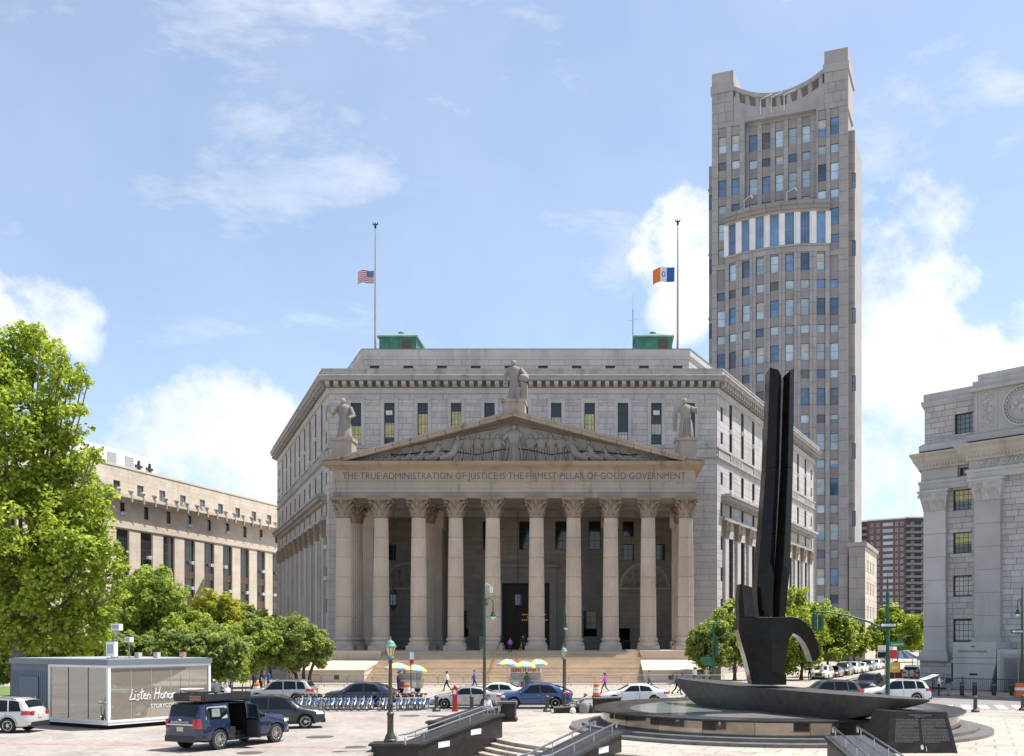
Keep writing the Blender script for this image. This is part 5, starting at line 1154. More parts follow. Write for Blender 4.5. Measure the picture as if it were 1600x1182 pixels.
tree('sapling', 'thin young sapling held by stakes on the grass strip', 82, [(378, 1036, 9), (375, 1046, 12), (383, 1055, 11)], 1440, .22, 'leaf_plane', .05, .1, 9, clump=(.4, .7), gz=.17)
tree('pear_tree', 'dark green tree in front of the right stair pedestal', 103, [(1092, 1002, 24), (1112, 990, 26), (1102, 1022, 28), (1085, 1015, 16), (1122, 1015, 24)], 13600, .28, 'leaf_dark', .16, .2, 10, stems=2, base_px=1105, group=G1)
tree('street_tree', 'sunlit green tree just left of the black monument', 110, [(1145, 958, 24), (1138, 985, 30), (1158, 985, 28), (1140, 1012, 30), (1165, 1012, 26)], 12800, .3, 'leaf_mid', .2, .15, 11, base_px=1148, group=G1)
tree('street_tree', 'tall bright green tree just right of the black monument', 112, [(1244, 928, 17), (1240, 948, 24), (1262, 955, 22), (1245, 980, 34), (1230, 1005, 32), (1270, 992, 26), (1250, 1025, 30)], 19200, .3, 'leaf_plane', .2, .12, 12, base_px=1252, group=G1)
tree('street_tree', 'dense green tree over the parked cars of the side street', 120, [(1292, 962, 22), (1310, 975, 26), (1286, 990, 26), (1316, 1000, 28), (1296, 1015, 24)], 14400, .32, 'leaf_mid', .17, .3, 13, base_px=1294, group=G1)
tree('street_tree', 'olive green tree beside the tower podium', 134, [(1332, 982, 18), (1342, 998, 18), (1326, 1010, 20), (1344, 1016, 14)], 9600, .34, 'leaf_mid', .16, .3, 14, base_px=1334, group=G1)
tree('street_tree', 'large pale green tree at the far end of the side street', 200, [(1398, 962, 24), (1425, 975, 22), (1380, 985, 22), (1410, 995, 28), (1435, 1000, 20), (1362, 1000, 18), (1390, 1015, 20)], 14400, .55, 'leaf_plane', .35, .2, 15, base_px=1400, group=G1)
for k, (px, lb) in enumerate(((15, 'dark shrub behind the blue end of the kiosk'), (95, 'dark shrub behind the kiosk mast'), (180, 'dark shrub behind the kiosk roof units'), (270, 'dark shrub behind the lettered end of the kiosk'), (330, 'dark shrub beside the small park lamps'))):
    tree('shrub', lb, 74+k, [(px-30, 1018, 26), (px+5, 1008, 30), (px+35, 1020, 26), (px-10, 1040, 26), (px+25, 1045, 24)], 8000, .3, 'leaf_dark', .12, .1, 30+k, gz=0.)['category'] = 'shrub'
# ---------------------------------------------------------------- glass kiosk
def glass_mat(name, tint, refl, rough=.02, frost=None):
    m = bpy.data.materials.new(name); MATS[name] = m; m.use_nodes = True; N = m.node_tree.nodes; L = m.node_tree.links; N.clear(); out = N.new('ShaderNodeOutputMaterial')
    t = N.new('ShaderNodeBsdfTransparent'); t.inputs[0].default_value = (*tint, 1); g = N.new('ShaderNodeBsdfGlossy'); g.inputs[0].default_value = (.9, .92, .9, 1); g.inputs[1].default_value = rough
    fr = N.new('ShaderNodeFresnel'); fr.inputs[0].default_value = 1.45; ad = N.new('ShaderNodeMath'); ad.operation = 'ADD'; L.new(fr.outputs[0], ad.inputs[0]); ad.inputs[1].default_value = refl
    mx = N.new('ShaderNodeMixShader'); L.new(ad.outputs[0], mx.inputs[0]); L.new(t.outputs[0], mx.inputs[1]); L.new(g.outputs[0], mx.inputs[2]); 
    if frost:
        df = N.new('ShaderNodeBsdfDiffuse'); df.inputs[0].default_value = (*frost[1], 1); m2 = N.new('ShaderNodeMixShader'); m2.inputs[0].default_value = frost[0]; L.new(mx.outputs[0], m2.inputs[1]); L.new(df.outputs[0], m2.inputs[2]); mx = m2
    L.new(mx.outputs[0], out.inputs[0])
glass_mat('kiosk_glass', (.85, .86, .80), .34, frost=(.05, (.6, .55, .46))); glass_mat('kiosk_frosted', (.85, .8, .7), .20, frost=(.26, (.74, .66, .54))); glass_mat('car_glass', (.22, .25, .25), .10)
M('kiosk_blue', (.085, .125, .165), rough=.5, var=.06); M('kiosk_fascia', (.16, .19, .22), rough=.45, var=.05); M('booth_beige', (.52, .44, .33), rough=.8, var=.1); M('booth_red', (.36, .15, .10), rough=.8, var=.15); M('letter_white', (.82, .82, .8), rough=.5, var=0)
C0 = Vector((-24.7, 51.06)); ru = Vector((.512, .859)).normalized(); lu = Vector((-ru.y, ru.x))
kc = C0+ru*3.02+lu*4.3; ke = empty('kiosk', (kc.x, kc.y, 0)); P(ke, 'blue grey flat roofed kiosk with white framed glass walls and handwritten lettering', 'kiosk')
K0 = C0-kc; KR = Fr(K0, ru); LL, RL_ = 8.6, 6.04; KLo = K0+lu*LL; KL = Fr(KLo, -lu)     # KL: u from the far left end to the corner
b = MB(); b.fbox(KR, -.08, RL_+.08, -LL-.08, .08, 3.22, 3.5); b.build('roof_fascia', 'kiosk_fascia', ke)
b = MB(); b.fbox(KR, .1, RL_-.1, -LL+.1, -.1, 3.5, 3.53); b.build('roof', 'grey_paint', ke)
b = MB(); b.fbox(KR, 0, RL_, -LL, 0, .22, .36); b.build('floor_frame', 'white_paint', ke)
b = MB(); b.fbox(KR, .3, RL_-.3, -LL+.3, -.3, .0, .22); b.build('plinth', 'dark_interior', ke)
def bx(name, fr, u0, u1, d0, d1, z0, z1, mat, par=ke): b = MB(); b.fbox(fr, u0, u1, d0, d1, z0, z1); return b.build(name, mat, par)
for fr, u0, u1 in ((KR, -.02, .12), (KR, RL_-.12, RL_+.02), (KL, LL-5.1, LL-4.96)): bx('post', fr, u0, u1, -.12, .03, .36, 3.22, 'white_paint')
for fr, u0, u1 in ((KR, .12, RL_-.12), (KL, LL-4.96, LL-.02)): bx('head_rail', fr, u0, u1, -.1, .028, 3.1, 3.22, 'white_paint'); bx('sill_rail', fr, u0, u1, -.1, .028, .36, .46, 'white_paint')
for k in range(5): a = .12+(RL_-.24)*k/5; bx('glass_panel', KR, a+.012, a+(RL_-.24)/5-.012, -.045, -.03, .46, 3.1, 'kiosk_frosted')
for a, c in ((3.64, 5.2), (5.2, 6.9), (6.9, 8.56)): bx('glass_panel', KL, a+.012, c-.012, -.045, -.03, .46, 3.1, 'kiosk_glass')
for a in (5.2, 6.9): bx('mullion', KL, a-.02, a+.02, -.05, -.015, .46, 3.1, 'frame_black')
for k in range(1, 5): a = .12+(RL_-.24)*k/5; bx('mullion', KR, a-.012, a+.012, -.05, -.02, .46, 3.1, 'grey_paint')
sd_ = bx('side_panel', KL, 0, LL-5.1, -.12, 0, .36, 3.22, 'kiosk_blue')
for k in range(18): bx('rib', KL, .06+.19*k, .1+.19*k, .0, .014, .4, 2.85, 'kiosk_blue', sd_)
dr = bx('door', KL, .9, 2.6, .014, .05, .4, 2.55, 'kiosk_blue'); bx('handle', KL, 2.4, 2.5, .05, .1, 1.3, 1.5, 'steel', dr)
bx('notice', KL, 2.0, 2.75, .052, .06, .75, 1.2, 'booth_beige')
bx('rear_wall', KR, .1, RL_-.1, -LL+.02, -LL+.12, .36, 3.22, 'booth_beige'); bx('end_wall', KR, RL_-.1, RL_-.0, -LL, -.12, .36, 3.22, 'booth_beige')
bx('interior_partition', KR, .5, RL_-.4, -3.6, -3.5, .36, 3.1, 'booth_red'); bx('interior_partition', KR, 1.4, 1.5, -3.5, -1.8, .36, 3.1, 'booth_beige'); bx('curtain', KR, .16, RL_-.2, -1.3, -1.24, .36, 3.1, 'booth_beige'); bx('curtain', KR, 1.3, 3.4, -1.22, -1.2, .9, 3.0, 'booth_red')
bx('ceiling', KR, .1, RL_-.1, -LL+.2, -.15, 3.12, 3.2, 'white_paint')
SCRIPT = {'L': [[(.15, 1), (.12, .5), (0, .02), (.25, .06), (.5, .1)]], 'i': [[(0, .5), (-.02, .05), (.1, .03)], [(.02, .72), (.04, .7)]], 's': [[(.28, .48), (.12, .5), (.08, .36), (.24, .22), (.2, .04), (.0, .03)]], 't': [[(.12, .95), (.08, .3), (.1, .03), (.24, .05)], [(-.06, .6), (.3, .68)]], 'e': [[(.0, .26), (.26, .34), (.22, .5), (.06, .46), (.02, .16), (.16, .02), (.34, .1)]], 'n': [[(.02, .5), (.0, .02)], [(.0, .34), (.16, .5), (.26, .42), (.27, .02)]], 'H': [[(.08, 1.0), (.0, .0)], [(.46, 1.05), (.38, .0)], [(-.04, .46), (.5, .56)]], 'o': [[(.16, .48), (.02, .34), (.04, .1), (.18, .02), (.32, .16), (.3, .4), (.16, .48)]], 'r': [[(.03, .5), (.0, .02)], [(.0, .3), (.12, .46), (.26, .46)]]}
def handwriting(word, u, z, s):
    b = MB(); x = 0.
    for k, chx in enumerate(word):
        if chx == ' ': x += .34; continue
        for st in SCRIPT[chx]: b.tube([KR.p(u+s*(x+px_+.12*pz), -.018, z+s*(pz+.04*math.sin(k*2.3))) for px_, pz in st], .026*s/.55, 5)
        x += {'L': .5, 'i': .16, 's': .36, 't': .3, 'e': .4, 'n': .38, 'H': .6, 'o': .42, 'r': .36}[chx]
    return b.build('handwritten_lettering', 'letter_white', ke)
handwriting('Listen Honor', 1.18, 1.42, .58); place_text(text_mesh('STORYCORPS', .3, .006, 'letter_white', 1.7), ke, KR, 3.25, -.02, 1.05)
def roof_box(name, label, cat, fr, u, d, z, w, h, mat='white_metal', mast=.0):
    p = fr.p(u, d, 0); e = empty(name, (kc.x+p.x, kc.y+p.y, 3.53)); P(e, label, cat); b = MB(); b.box(-w/2, w/2, -.2, .2, mast, mast+h); b.build('housing', mat, e)
    b = MB(); b.box(-w*.35, w*.35, -.22, -.201, mast+h*.2, mast+h*.8); b.build('panel', 'grey_paint', e)
    if mast: b = MB(); b.tube([(0, 0, 0), (0, 0, mast+.02)], .03, 6); b.box(-.2, .2, -.2, .2, 0, .05); b.build('mast', 'galvanised', e)
    return e
roof_box('camera_unit', 'white boxy camera unit standing on the kiosk roof', 'camera unit', KR, 1.0, -1.2, 0, .42, .75, mast=.12); roof_box('floodlight', 'square white lamp head raised on a mast above the kiosk roof', 'floodlight', KR, 1.35, -1.3, 0, .42, .34, mast=1.45); roof_box('floodlight', 'small white lamp head on a short mast on the kiosk roof', 'floodlight', KR, 1.9, -1.1, 0, .28, .26, mast=.85)
for u, lb in ((2.5, 'beige vent box on the kiosk roof beside the camera unit'), (3.6, 'small beige vent box in the middle of the kiosk roof'), (5.2, 'small reddish vent box near the lettered end of the kiosk roof')):
    roof_box('roof_vent', lb, 'vent', KR, u, -1.2, 0, .22, .3, 'booth_red' if u > 5 else 'booth_beige')
p = KL.p(6.1, -2, 0); e = empty('whip_antenna', (kc.x+p.x, kc.y+p.y, 3.53)); P(e, 'thin grey whip antenna on the kiosk roof', 'antenna'); b = MB(); b.tube([(0, 0, 0), (0, 0, 1.5)], [.03, .015], 6); b.box(-.12, .12, -.12, .12, 0, .04); b.build('rod', 'galvanised', e)

# ---------------------------------------------------------------- lamps
def lamp_post(label, loc, h, group='park lamp posts', mats=('lamp_bronze', 'verdigris', 'lamp_glass')):
    e = empty('lamp_post', loc); P(e, label, 'lamp post', group); s = h/4.25; c = lambda pr: [(r*s, z*s) for r, z in pr]
    b = MB(); b.lathe(c([(.27, 0), (.27, .08), (.23, .12), (.22, .2), (.15, .34), (.13, .42), (.125, 1.05), (.155, 1.1), (.155, 1.16), (.1, 1.22)]), 16); b.build('base', mats[0], e, smooth=35)
    b = MB(); b.lathe(c([(.1, 1.22), (.1, 1.5), (.115, 1.52), (.115, 1.56), (.085, 1.6), (.065, 3.2), (.09, 3.25), (.09, 3.3), (.06, 3.36)]), 16, fn=lambda j: 1 if j % 2 else .93); b.build('pole', mats[0], e, smooth=35)
    b = MB(); b.lathe(c([(.06, 3.34), (.12, 3.4), (.16, 3.44), (.13, 3.48)]), 12); b.build('lantern_seat', mats[1], e, smooth=35)
    b = MB(); b.lathe(c([(.12, 3.46), (.21, 3.85), (.2, 3.86)]), 8); ln = b.build('lantern_glass', mats[2], e)
    b = MB()
    for k in range(8): a = 2*math.pi*k/8; b.tube([(.125*s*math.cos(a), .125*s*math.sin(a), 3.46*s), (.215*s*math.cos(a), .215*s*math.sin(a), 3.86*s)], .012*s, 4)
    b.build('lantern_rib', mats[0], ln); b = MB(); b.lathe(c([(.24, 3.84), (.25, 3.9), (.2, 3.95), (.19, 4.0), (.12, 4.1), (.05, 4.14), (.03, 4.2), (.035, 4.22), (.005, 4.32)]), 16); b.build('lantern_cap', mats[1], e, smooth=35); return e
lamp_post('large green capped lamp post standing on the low end of the stair wall', (wx(610, 41.8), 41.8, .34), 4.25)
lamp_post('green capped lamp post beside the blue car', (wx(881, 65), 65, .004), 4.1)
lamp_post('small lamp post on the grass by the sapling stakes', (wx(344, 84), 84, .17), 3.7, mats=('lamp_green', 'verdigris', 'lamp_white')); lamp_post('small lamp post half hidden under the trees', (wx(336, 92), 92, .17), 3.7, mats=('lamp_green', 'verdigris', 'lamp_white'))
def street_light(label, loc, h, box=True, green='signal_green', sgn=1, cams=True):
    e = empty('street_light', loc); P(e, label, 'street light')
    b = MB(); b.lathe([(.2, 0), (.18, .5), (.11, .6), (.1, h*.42)], 8); b.build('base', 'lamp_bronze', e, smooth=35)
    b = MB(); b.lathe([(.095, h*.42), (.075, h*.75), (.055, h)], 8); b.build('pole', green, e, smooth=35)
    pts = [Vector((0, 0, h*.8))]+[Vector((sgn*(.28-.28*math.cos(a)), 0, h*.86+.3*math.sin(a))) for a in [k*math.pi/6 for k in range(0, 7)]]; pts.append(pts[-1]-Vector((0, 0, .55))); b = MB(); b.tube(pts, .035, 6)
    for k in range(5): q = .12-.02*k; b.tube([(sgn*(.16+q*math.cos(t*1.1)), 0, h*.86+.08-.06*k+q*math.sin(t*1.1)) for t in range(6)], .014, 4)
    b.build('scroll_bracket', green, e, smooth=50); q = pts[-1]
    b = MB(); b.lathe([(.04, .02), (.1, 0), (.13, -.18), (.2, -.3), (.2, -.34)], 12, c=q); lh = b.build('lamp_head', green, e, smooth=40); b = MB(); b.ball((q.x, q.y, q.z-.36), (.17, .17, .16), 10, 6); b.build('globe', 'lamp_white', lh, smooth=60)
    if box: b = MB(); b.box(-.32, .08, -.2, .2, h*.49, h*.49+.8); b.build('control_box', 'lamp_green', e)
    if cams:
        b = MB(); b.tube([(0, 0, h-.05), (.12, 0, h+.15), (.45, 0, h-.05)], .02, 4); b.box(.34, .52, -.1, .1, h-.45, h-.1); b.build('sensor_box', 'white_metal', e)
    return e
street_light('tall street light with scroll arm and dark control box beside the silver car', (wx(757, 66.3), 66.3, .008), 8.0)
street_light('slim street light on the far pavement in front of the courthouse steps', (wx(882.5, 80), 80, .137), 7.2, box=False, cams=False, sgn=.15)
street_light('dark green street light at the corner of the pale granite building', (wx(1597, 79), 79, .137), 8.4, box=False, cams=False, green='lamp_green', sgn=-.6)
# ---------------------------------------------------------------- traffic signals and signs
def sign(e, w, h, x, y, z, mat, name='sign', border=None):
    b = MB(); b.box(x-w/2, x+w/2, y-.012, y, z-h/2, z+h/2); return b.build(name, mat, e)
M('sign_green', (.01, .16, .09), rough=.5, var=.05); M('sign_black', (.015, .015, .015), rough=.5)
def one_way(e, w, x, y, z, left=True):
    s = sign(e, w, w*.34, x, y, z, 'sign_black', 'one_way_sign'); h = w*.34; q = y-.02; d = -1 if left else 1
    b = MB(); b.add([(x+d*w*.46, q, z), (x+d*w*.3, q, z+h*.36), (x+d*w*.3, q, z+h*.2), (x-d*w*.44, q, z+h*.2), (x-d*w*.44, q, z-h*.2), (x+d*w*.3, q, z-h*.2), (x+d*w*.3, q, z-h*.36)], [range(7)]); b.build('arrow', 'letter_white', s); fr = Fr((x, q-.004, 0), (1, 0))
    place_text(text_mesh('ONE WAY', h*.34, .002, 'sign_black', w*.55), s, fr, -d*w*.08, 0, z)
def signal_head(e, x, y, z, n=3):
    b = MB(); b.box(x-.17, x+.17, y-.16, y+.16, z-.55, z+.55); s = b.build('signal_head', 'signal_green', e)
    for k, m in enumerate(('red_paint', 'yellow_paint', 'lamp_green')): b = MB(); b.lathe([(.12, 0), (.13, .2), (.115, .2)], 12); o = b.build('visor', 'signal_green', s); o.rotation_euler = (R(90), 0, 0); o.location = (x, y-.16, z+.35-.35*k)
D = 72.; sp_ = empty('traffic_signal', (wx(1387, D), D, .008)); P(sp_, 'green traffic signal mast with long curved arm, one way sign and street name plate', 'traffic signal')
b = MB(); b.lathe([(.24, 0), (.22, .4), (.16, .5), (.15, 3.4), (.18, 3.45), (.13, 3.55), (.11, 7.2)], 10); b.build('mast', 'signal_green', sp_, smooth=35)
b = MB(); b.lathe([(.11, 7.2), (.16, 7.3), (.1, 7.5), (.14, 7.7), (.07, 7.9), (.05, 8.6), (.01, 9.1)], 10); b.build('finial', 'signal_green', sp_, smooth=35)
b = MB(); b.tube([(-.05, 0, 5.1), (-1.3, 0, 5.75), (-2.8, 0, 6.2), (-4.2, 0, 6.42), (-5.2, 0, 6.46)], [.08, .075, .06, .05, .045], 8); b.tube([(-.05, 0, 6.85), (0, 0, 6.85)], .05, 6); b.build('arm', 'signal_green', sp_, smooth=50)
b = MB(); b.tube([(-.55, 0, 6.82), (.75, 0, 6.82)], .05, 6); b.build('crossbar', 'signal_green', sp_)
signal_head(sp_, -5.15, 0, 5.75); signal_head(sp_, -4.72, -.1, 5.7); one_way(sp_, 1.2, -.02, -.2, 5.52)
s_ = sign(sp_, 1.05, .34, .62, -.14, 4.18, 'sign_green', 'street_name_sign'); place_text(text_mesh('Centre St', .24, .003, 'letter_white', .85), s_, Fr((.62, -.155, 0), (1, 0)), 0, 0, 4.18)
sign(sp_, .5, .6, .33, -.2, 3.48, 'red_paint', 'red_sign'); b = MB(); b.tube([(.5, 0, 4.2), (.9, 0, 4.6), (1.7, 0, 4.8)], .03, 5); b.build('bracket', 'signal_green', sp_)
D = 97.; e = empty('traffic_signal', (wx(1115, D), D, .137)); P(e, 'green signal pole with slanting arm in front of the courthouse trees', 'traffic signal')
b = MB(); b.lathe([(.2, 0), (.18, .5), (.13, .6), (.12, 5.9)], 8); b.build('mast', 'signal_green', e, smooth=35); b = MB(); b.tube([(0, 0, 4.3), (1.2, 0, 4.9), (2.6, 0, 5.25)], .05, 6); b.tube([(-.6, 0, 5.85), (.6, 0, 5.85)], .05, 6); b.build('arm', 'signal_green', e)
sign(e, 1.0, .34, -.75, -.14, 2.55, 'sign_green', 'street_name_sign'); sign(e, .9, .34, -.5, -.14, 2.1, 'sign_green', 'street_name_sign'); signal_head(e, .25, -.1, 3.4)
D = 78.6; e = empty('sign_post', (wx(1591, D), D, .137)); P(e, 'black and white one way sign on a thin post by the granite building', 'sign'); b = MB(); b.tube([(0, 0, 0), (0, 0, 5.2)], .04, 6); b.build('post', 'galvanised', e); one_way(e, .9, -.1, -.06, 5.0)
D = 77.6; e = empty('bus_stop_sign', (wx(642, D), D, .137)); P(e, 'red and white sign on a slim pole by the orange barrel', 'sign'); b = MB(); b.tube([(0, 0, 0), (0, 0, 3.2)], .04, 6); b.build('pole', 'lamp_bronze', e); sign(e, .3, .55, .08, -.06, 3.15, 'letter_white'); sign(e, .3, .3, .08, -.075, 2.72, 'red_paint', 'red_panel')
D = 83.; e = empty('work_sign', (wx(1398, D), D, .01)); P(e, 'square orange work sign on a short stand behind the white car', 'sign'); b = MB(); b.tube([(0, 0, 0), (0, 0, 2.0)], .04, 6); b.tube([(-.5, .3, 0), (0, 0, .9), (.5, .3, 0)], .03, 5); b.build('stand', 'galvanised', e); s_ = sign(e, .86, .8, 0, -.05, 2.25, 'yellow_paint', 'board'); b = MB(); [b.box(-.22+.15*k, -.12+.15*k, -.075, -.064, 2.13, 2.33) for k in range(3)]; b.build('marking', 'letter_white', s_)
# ---------------------------------------------------------------- bollards, call box, barrels, barriers
def bollard(label, x, y, z, group, kind):
    e = empty('bollard', (x, y, z)); P(e, label, 'bollard', group); b = MB()
    if kind == 'cast':
        b.lathe([(.27, 0), (.27, .1), (.2, .16), (.15, .2), (.135, .26)], 8); b.build('foot', 'lamp_bronze', e); b = MB(); b.lathe([(.13, .26), (.12, .85), (.15, .88), (.15, .93), (.1, .99), (.03, 1.02)], 8); b.build('shaft', 'lamp_bronze', e)
    else:
        b.lathe([(.17, 0), (.17, .96), (.15, 1.0), (.02, 1.02)], 16); b.build('shaft', 'black_plastic', e, smooth=40); b = MB(); b.lathe([(.175, .82), (.175, .86)], 16); b.build('band', 'grey_paint', e)
    return e
gB = 'cast bollards along the plaza edge'
for px, py, lb in ((682, 1112, 'dark cast bollard in front of the silver car bonnet'), (737, 1112, 'dark cast bollard in front of the silver car boot'), (855, 1112.5, 'dark cast bollard in front of the blue car'), (974, 1101, 'dark cast bollard in front of the white saloon'), (1524, 1113, 'cast bollard standing alone on the pale paving right of the fountain'), (1598, 1110.5, 'cast bollard beside the orange barrier')):
    D = gd(py); bollard(lb, wx(px, D), D, .008, gB, 'cast')
for px, lb in ((1503, 'black bollard beside the standing couple'), (1523, 'second black bollard from the standing couple'), (1553, 'third black bollard from the standing couple'), (1581, 'fourth black bollard from the standing couple')): bollard(lb, wx(px, 80.2), 80.2, .137, 'black bollards by the granite building', 'plain')
D = 64.3; e = empty('call_box', (wx(711, D), D, .004)); P(e, 'red pillar emergency call box beside the silver car', 'call box'); b = MB(); b.loft([[(x*w, y*w, z) for x, y in ((-.17, -.15), (.17, -.15), (.17, .15), (-.17, .15))] for w, z in ((1.1, 0), (1.1, .12), (.85, .2), (.8, .95), (1., 1.0), (1., 1.42), (.9, 1.5))]); b.build('pillar', 'red_paint', e); b = MB(); b.box(-.11, .11, -.165, -.151, 1.08, 1.36); b.build('face_plate', 'white_metal', e); b = MB(); b.lathe([(.09, 1.5), (.1, 1.55), (.05, 1.64)], 10); b.build('cap', 'red_paint', e)
def barrel(label, px, D, z=.137):
    e = empty('traffic_barrel', (wx(px, D), D, z)); P(e, label, 'barrel', 'orange traffic barrels'); 
    b = MB(); b.lathe([(.36, 0), (.36, .07)], 8); b.build('rubber_base', 'rubber', e); b = MB(); b.lathe([(.29, .06), (.29, .3), (.27, .31), (.27, .54), (.25, .55), (.25, .76), (.23, .77), (.23, .98), (.2, 1.0)], 16); bo = b.build('drum', 'orange_plastic', e, smooth=40)
    for z0, z1, r in ((.33, .52, .273), (.57, .74, .253)): b = MB(); b.lathe([(r, z0), (r, z1)], 16, cap=False); b.build('white_band', 'letter_white', bo, smooth=40)
for px, D, lb in ((636, 77.8, 'orange barrel in front of the left food cart'), (783, 78.2, 'orange barrel between the silver car and the blue car'), (932, 78.5, 'orange barrel near the woman in pink'), (1077, 78.5, 'orange barrel under the boat tip of the monument'), (401, 79.5, 'orange barrel by the pavement below the trees')): barrel(lb, px, D)
e = empty('plastic_barrier', (wx(1598, 78.2), 78.2, .137)); P(e, 'orange and white water filled plastic barrier by the black bollards', 'barrier')
b = MB(); b.box(-.62, .9, -.25, .25, 0, .35); b.box(-.55, .9, -.16, .16, .35, 1.05); b.build('body', 'orange_plastic', e); b = MB(); b.box(-.56, .9, -.17, .17, .5, .72); b.build('white_band', 'letter_white', e)
def barrier():
    e = empty('crowd_barrier', (0, 0, 0)); w, h = 1.15, 1.08
    b = MB(); b.tube([(-w, 0, .18), (-w, 0, h-.1), (-w+.1, 0, h), (w-.1, 0, h), (w, 0, h-.1), (w, 0, .18), (-w, 0, .18)], .03, 6); b.build('frame', 'galvanised', e)
    for k in range(1, 16): x = -w+2*w*k/16; b = MB(); b.tube([(x, 0, .18), (x, 0, h)], .016, 4); b.build('bar', 'galvanised', e)
    for s in (-1, 1): b = MB(); b.tube([(s*w*.8, -.3, .0), (s*w*.8, 0, .16), (s*w*.8, .3, .0)], .022, 5); b.build('foot', 'galvanised', e)
    return e
b0 = barrier(); k = 0
for i, px in enumerate([440, 482, 522, 562, 602, 664, 704, 744, 868, 908, 949, 990, 1031, 1072, 1112]):
    o = b0 if i == 0 else copy_tree(b0); Db = 95.5+.25*math.sin(i*2.1); o.location = (wx(px, Db), Db, .139); o.rotation_euler = (0, 0, .05*math.sin(i*3.3))
    P(o, 'grey steel crowd barrier in the row at the foot of the courthouse steps', 'barrier', 'crowd barriers along the courthouse steps')
e = empty('iron_railing', (wx(1540, 86), 86, .135)); P(e, 'black iron railing in front of the pale granite building base', 'railing'); fr = Fr((-3.6, 2.6), (.69, -.725))
b = MB(); b.tube([fr.p(0, 0, 1.1), fr.p(11, 0, 1.1)], .03, 5); b.tube([fr.p(0, 0, .15), fr.p(11, 0, .15)], .03, 5); b.build('rail', 'frame_black', e)
for k in range(5): b = MB(); b.tube([fr.p(k*2.75, 0, 0), fr.p(k*2.75, 0, 1.25)], .05, 6); b.build('post', 'frame_black', e)
for k in range(64):
    if k % 16: b = MB(); b.tube([fr.p(k*2.75/16, 0, .15), fr.p(k*2.75/16, 0, 1.1)], .014, 4); b.build('bar', 'frame_black', e)
# ---------------------------------------------------------------- hire bikes in their dock
M('bike_blue', (.03, .11, .32), rough=.3, coat=.4); M('bike_silver', (.55, .57, .6), rough=.3, metal=.5)
def bike():
    e = empty('hire_bike', (0, 0, 0)); r = .32
    def wheel(y):
        b = MB(); n = 20
        b.loft([[(t*math.cos(p), y+(r+t*math.sin(p))*math.cos(2*math.pi*k/n), r+.02+(r+t*math.sin(p))*math.sin(2*math.pi*k/n)) for p in [q*math.pi/3 for q in range(6)]] for t in (.024,) for k in range(n+1)], cap=False); w = b.build('wheel', 'rubber', e, smooth=50)
        b = MB()
        for k in range(8): a = math.pi*k/8; b.tube([(0, y-r*math.cos(a), r+.02-r*math.sin(a)), (0, y+r*math.cos(a), r+.02+r*math.sin(a))], .005, 3)
        b.build('spoke', 'steel', w)
        b = MB(); b.lathe([(.05, -.05), (.05, .05)], 8); h = b.build('hub', 'steel', w); h.rotation_euler = (0, R(90), 0); h.location = (0, y, r+.02)
    wheel(-.54); wheel(.54)
    b = MB(); b.tube([(0, -.3, .95), (0, -.22, .55), (0, .1, .32), (0, .38, .62), (0, .42, .9)], [.03, .055, .07, .05, .03], 8); b.tube([(0, .4, .8), (0, .54, .34)], [.04, .03], 6); b.tube([(0, -.1, .4), (0, -.54, .34)], .03, 6); b.build('frame', 'bike_silver', e, smooth=50)
    b = MB()
    for y, a0, a1 in ((-.54, 20, 170), (.54, 10, 160)):
        g = [[(x, y+.375*math.cos(R(a0+(a1-a0)*k/10)), .34+.375*math.sin(R(a0+(a1-a0)*k/10))) for x in (-.045, 0, .045)] for k in range(11)]; b.grid(g)
    b.grid([[(s*.05, y, z) for y, z in ((-.74, .5), (-.36, .62))] for s in (-1, 1)]); b.build('mudguard', 'bike_blue', e)
    b = MB(); b.add([(.05, -.54+.27*math.cos(a), .36+.27*math.sin(a)) for a in [k*math.pi/6 for k in range(7)]], [range(7)]); b.add([(-.05, -.54+.27*math.cos(a), .36+.27*math.sin(a)) for a in [k*math.pi/6 for k in range(7)]], [range(7)]); b.build('skirt_guard', 'bike_blue', e)
    b = MB(); b.loft([[(x*w, -.32+y*w, z) for x, y in ((-.06, .13), (.06, .13), (.1, -.12), (-.1, -.12))] for w, z in ((.8, .95), (1, .99), (.9, 1.03))]); b.build('saddle', 'black_plastic', e)
    b = MB(); b.tube([(-.3, .3, 1.08), (-.12, .42, 1.05), (.12, .42, 1.05), (.3, .3, 1.08)], .018, 6); b.tube([(0, .42, .88), (0, .42, 1.05)], .03, 6); b.build('handlebar', 'black_plastic', e)
    b = MB(); b.box(-.13, .13, .48, .66, .86, .98); b.build('front_rack', 'black_plastic', e)
    return e
bk = bike(); rgb = random.Random(6)
bpos = [470, 483, 496, 507, 519, 531, 543, 554, 566, 578, 598, 607, 626, 637, 648, 656, 662]
for i, px in enumerate(bpos):
    o = bk if i == 0 else copy_tree(bk); D = 65.1+(.5 if px > 640 else 0); o.location = (wx(px, D), D, .012); o.rotation_euler = (0, 0, R(180+rgb.uniform(-6, 6)-8))
    P(o, 'blue hire bike with black saddle locked in the dock row', 'bicycle', 'hire bikes in the docking row')
e = empty('bike_dock', (wx(565, 66.), 66., .008)); P(e, 'long dark docking rail with silver locking posts behind the hire bikes', 'bike dock')
x0, x1 = wx(462, 66), wx(668, 66); cx = wx(565, 66); b = MB(); b.box(x0-cx, x1-cx, -.25, .25, 0, .06); b.build('base_plate', 'galvanised', e)
for px in bpos: x = wx(px, 66)-cx; b = MB(); b.hexa([(x-.09, -.1, .06), (x+.09, -.1, .06), (x+.09, .1, .06), (x-.09, .1, .06), (x-.05, -.04, .68), (x+.05, -.04, .68), (x+.05, .08, .72), (x-.05, .08, .72)]); b.build('dock_post', 'grey_paint', e)
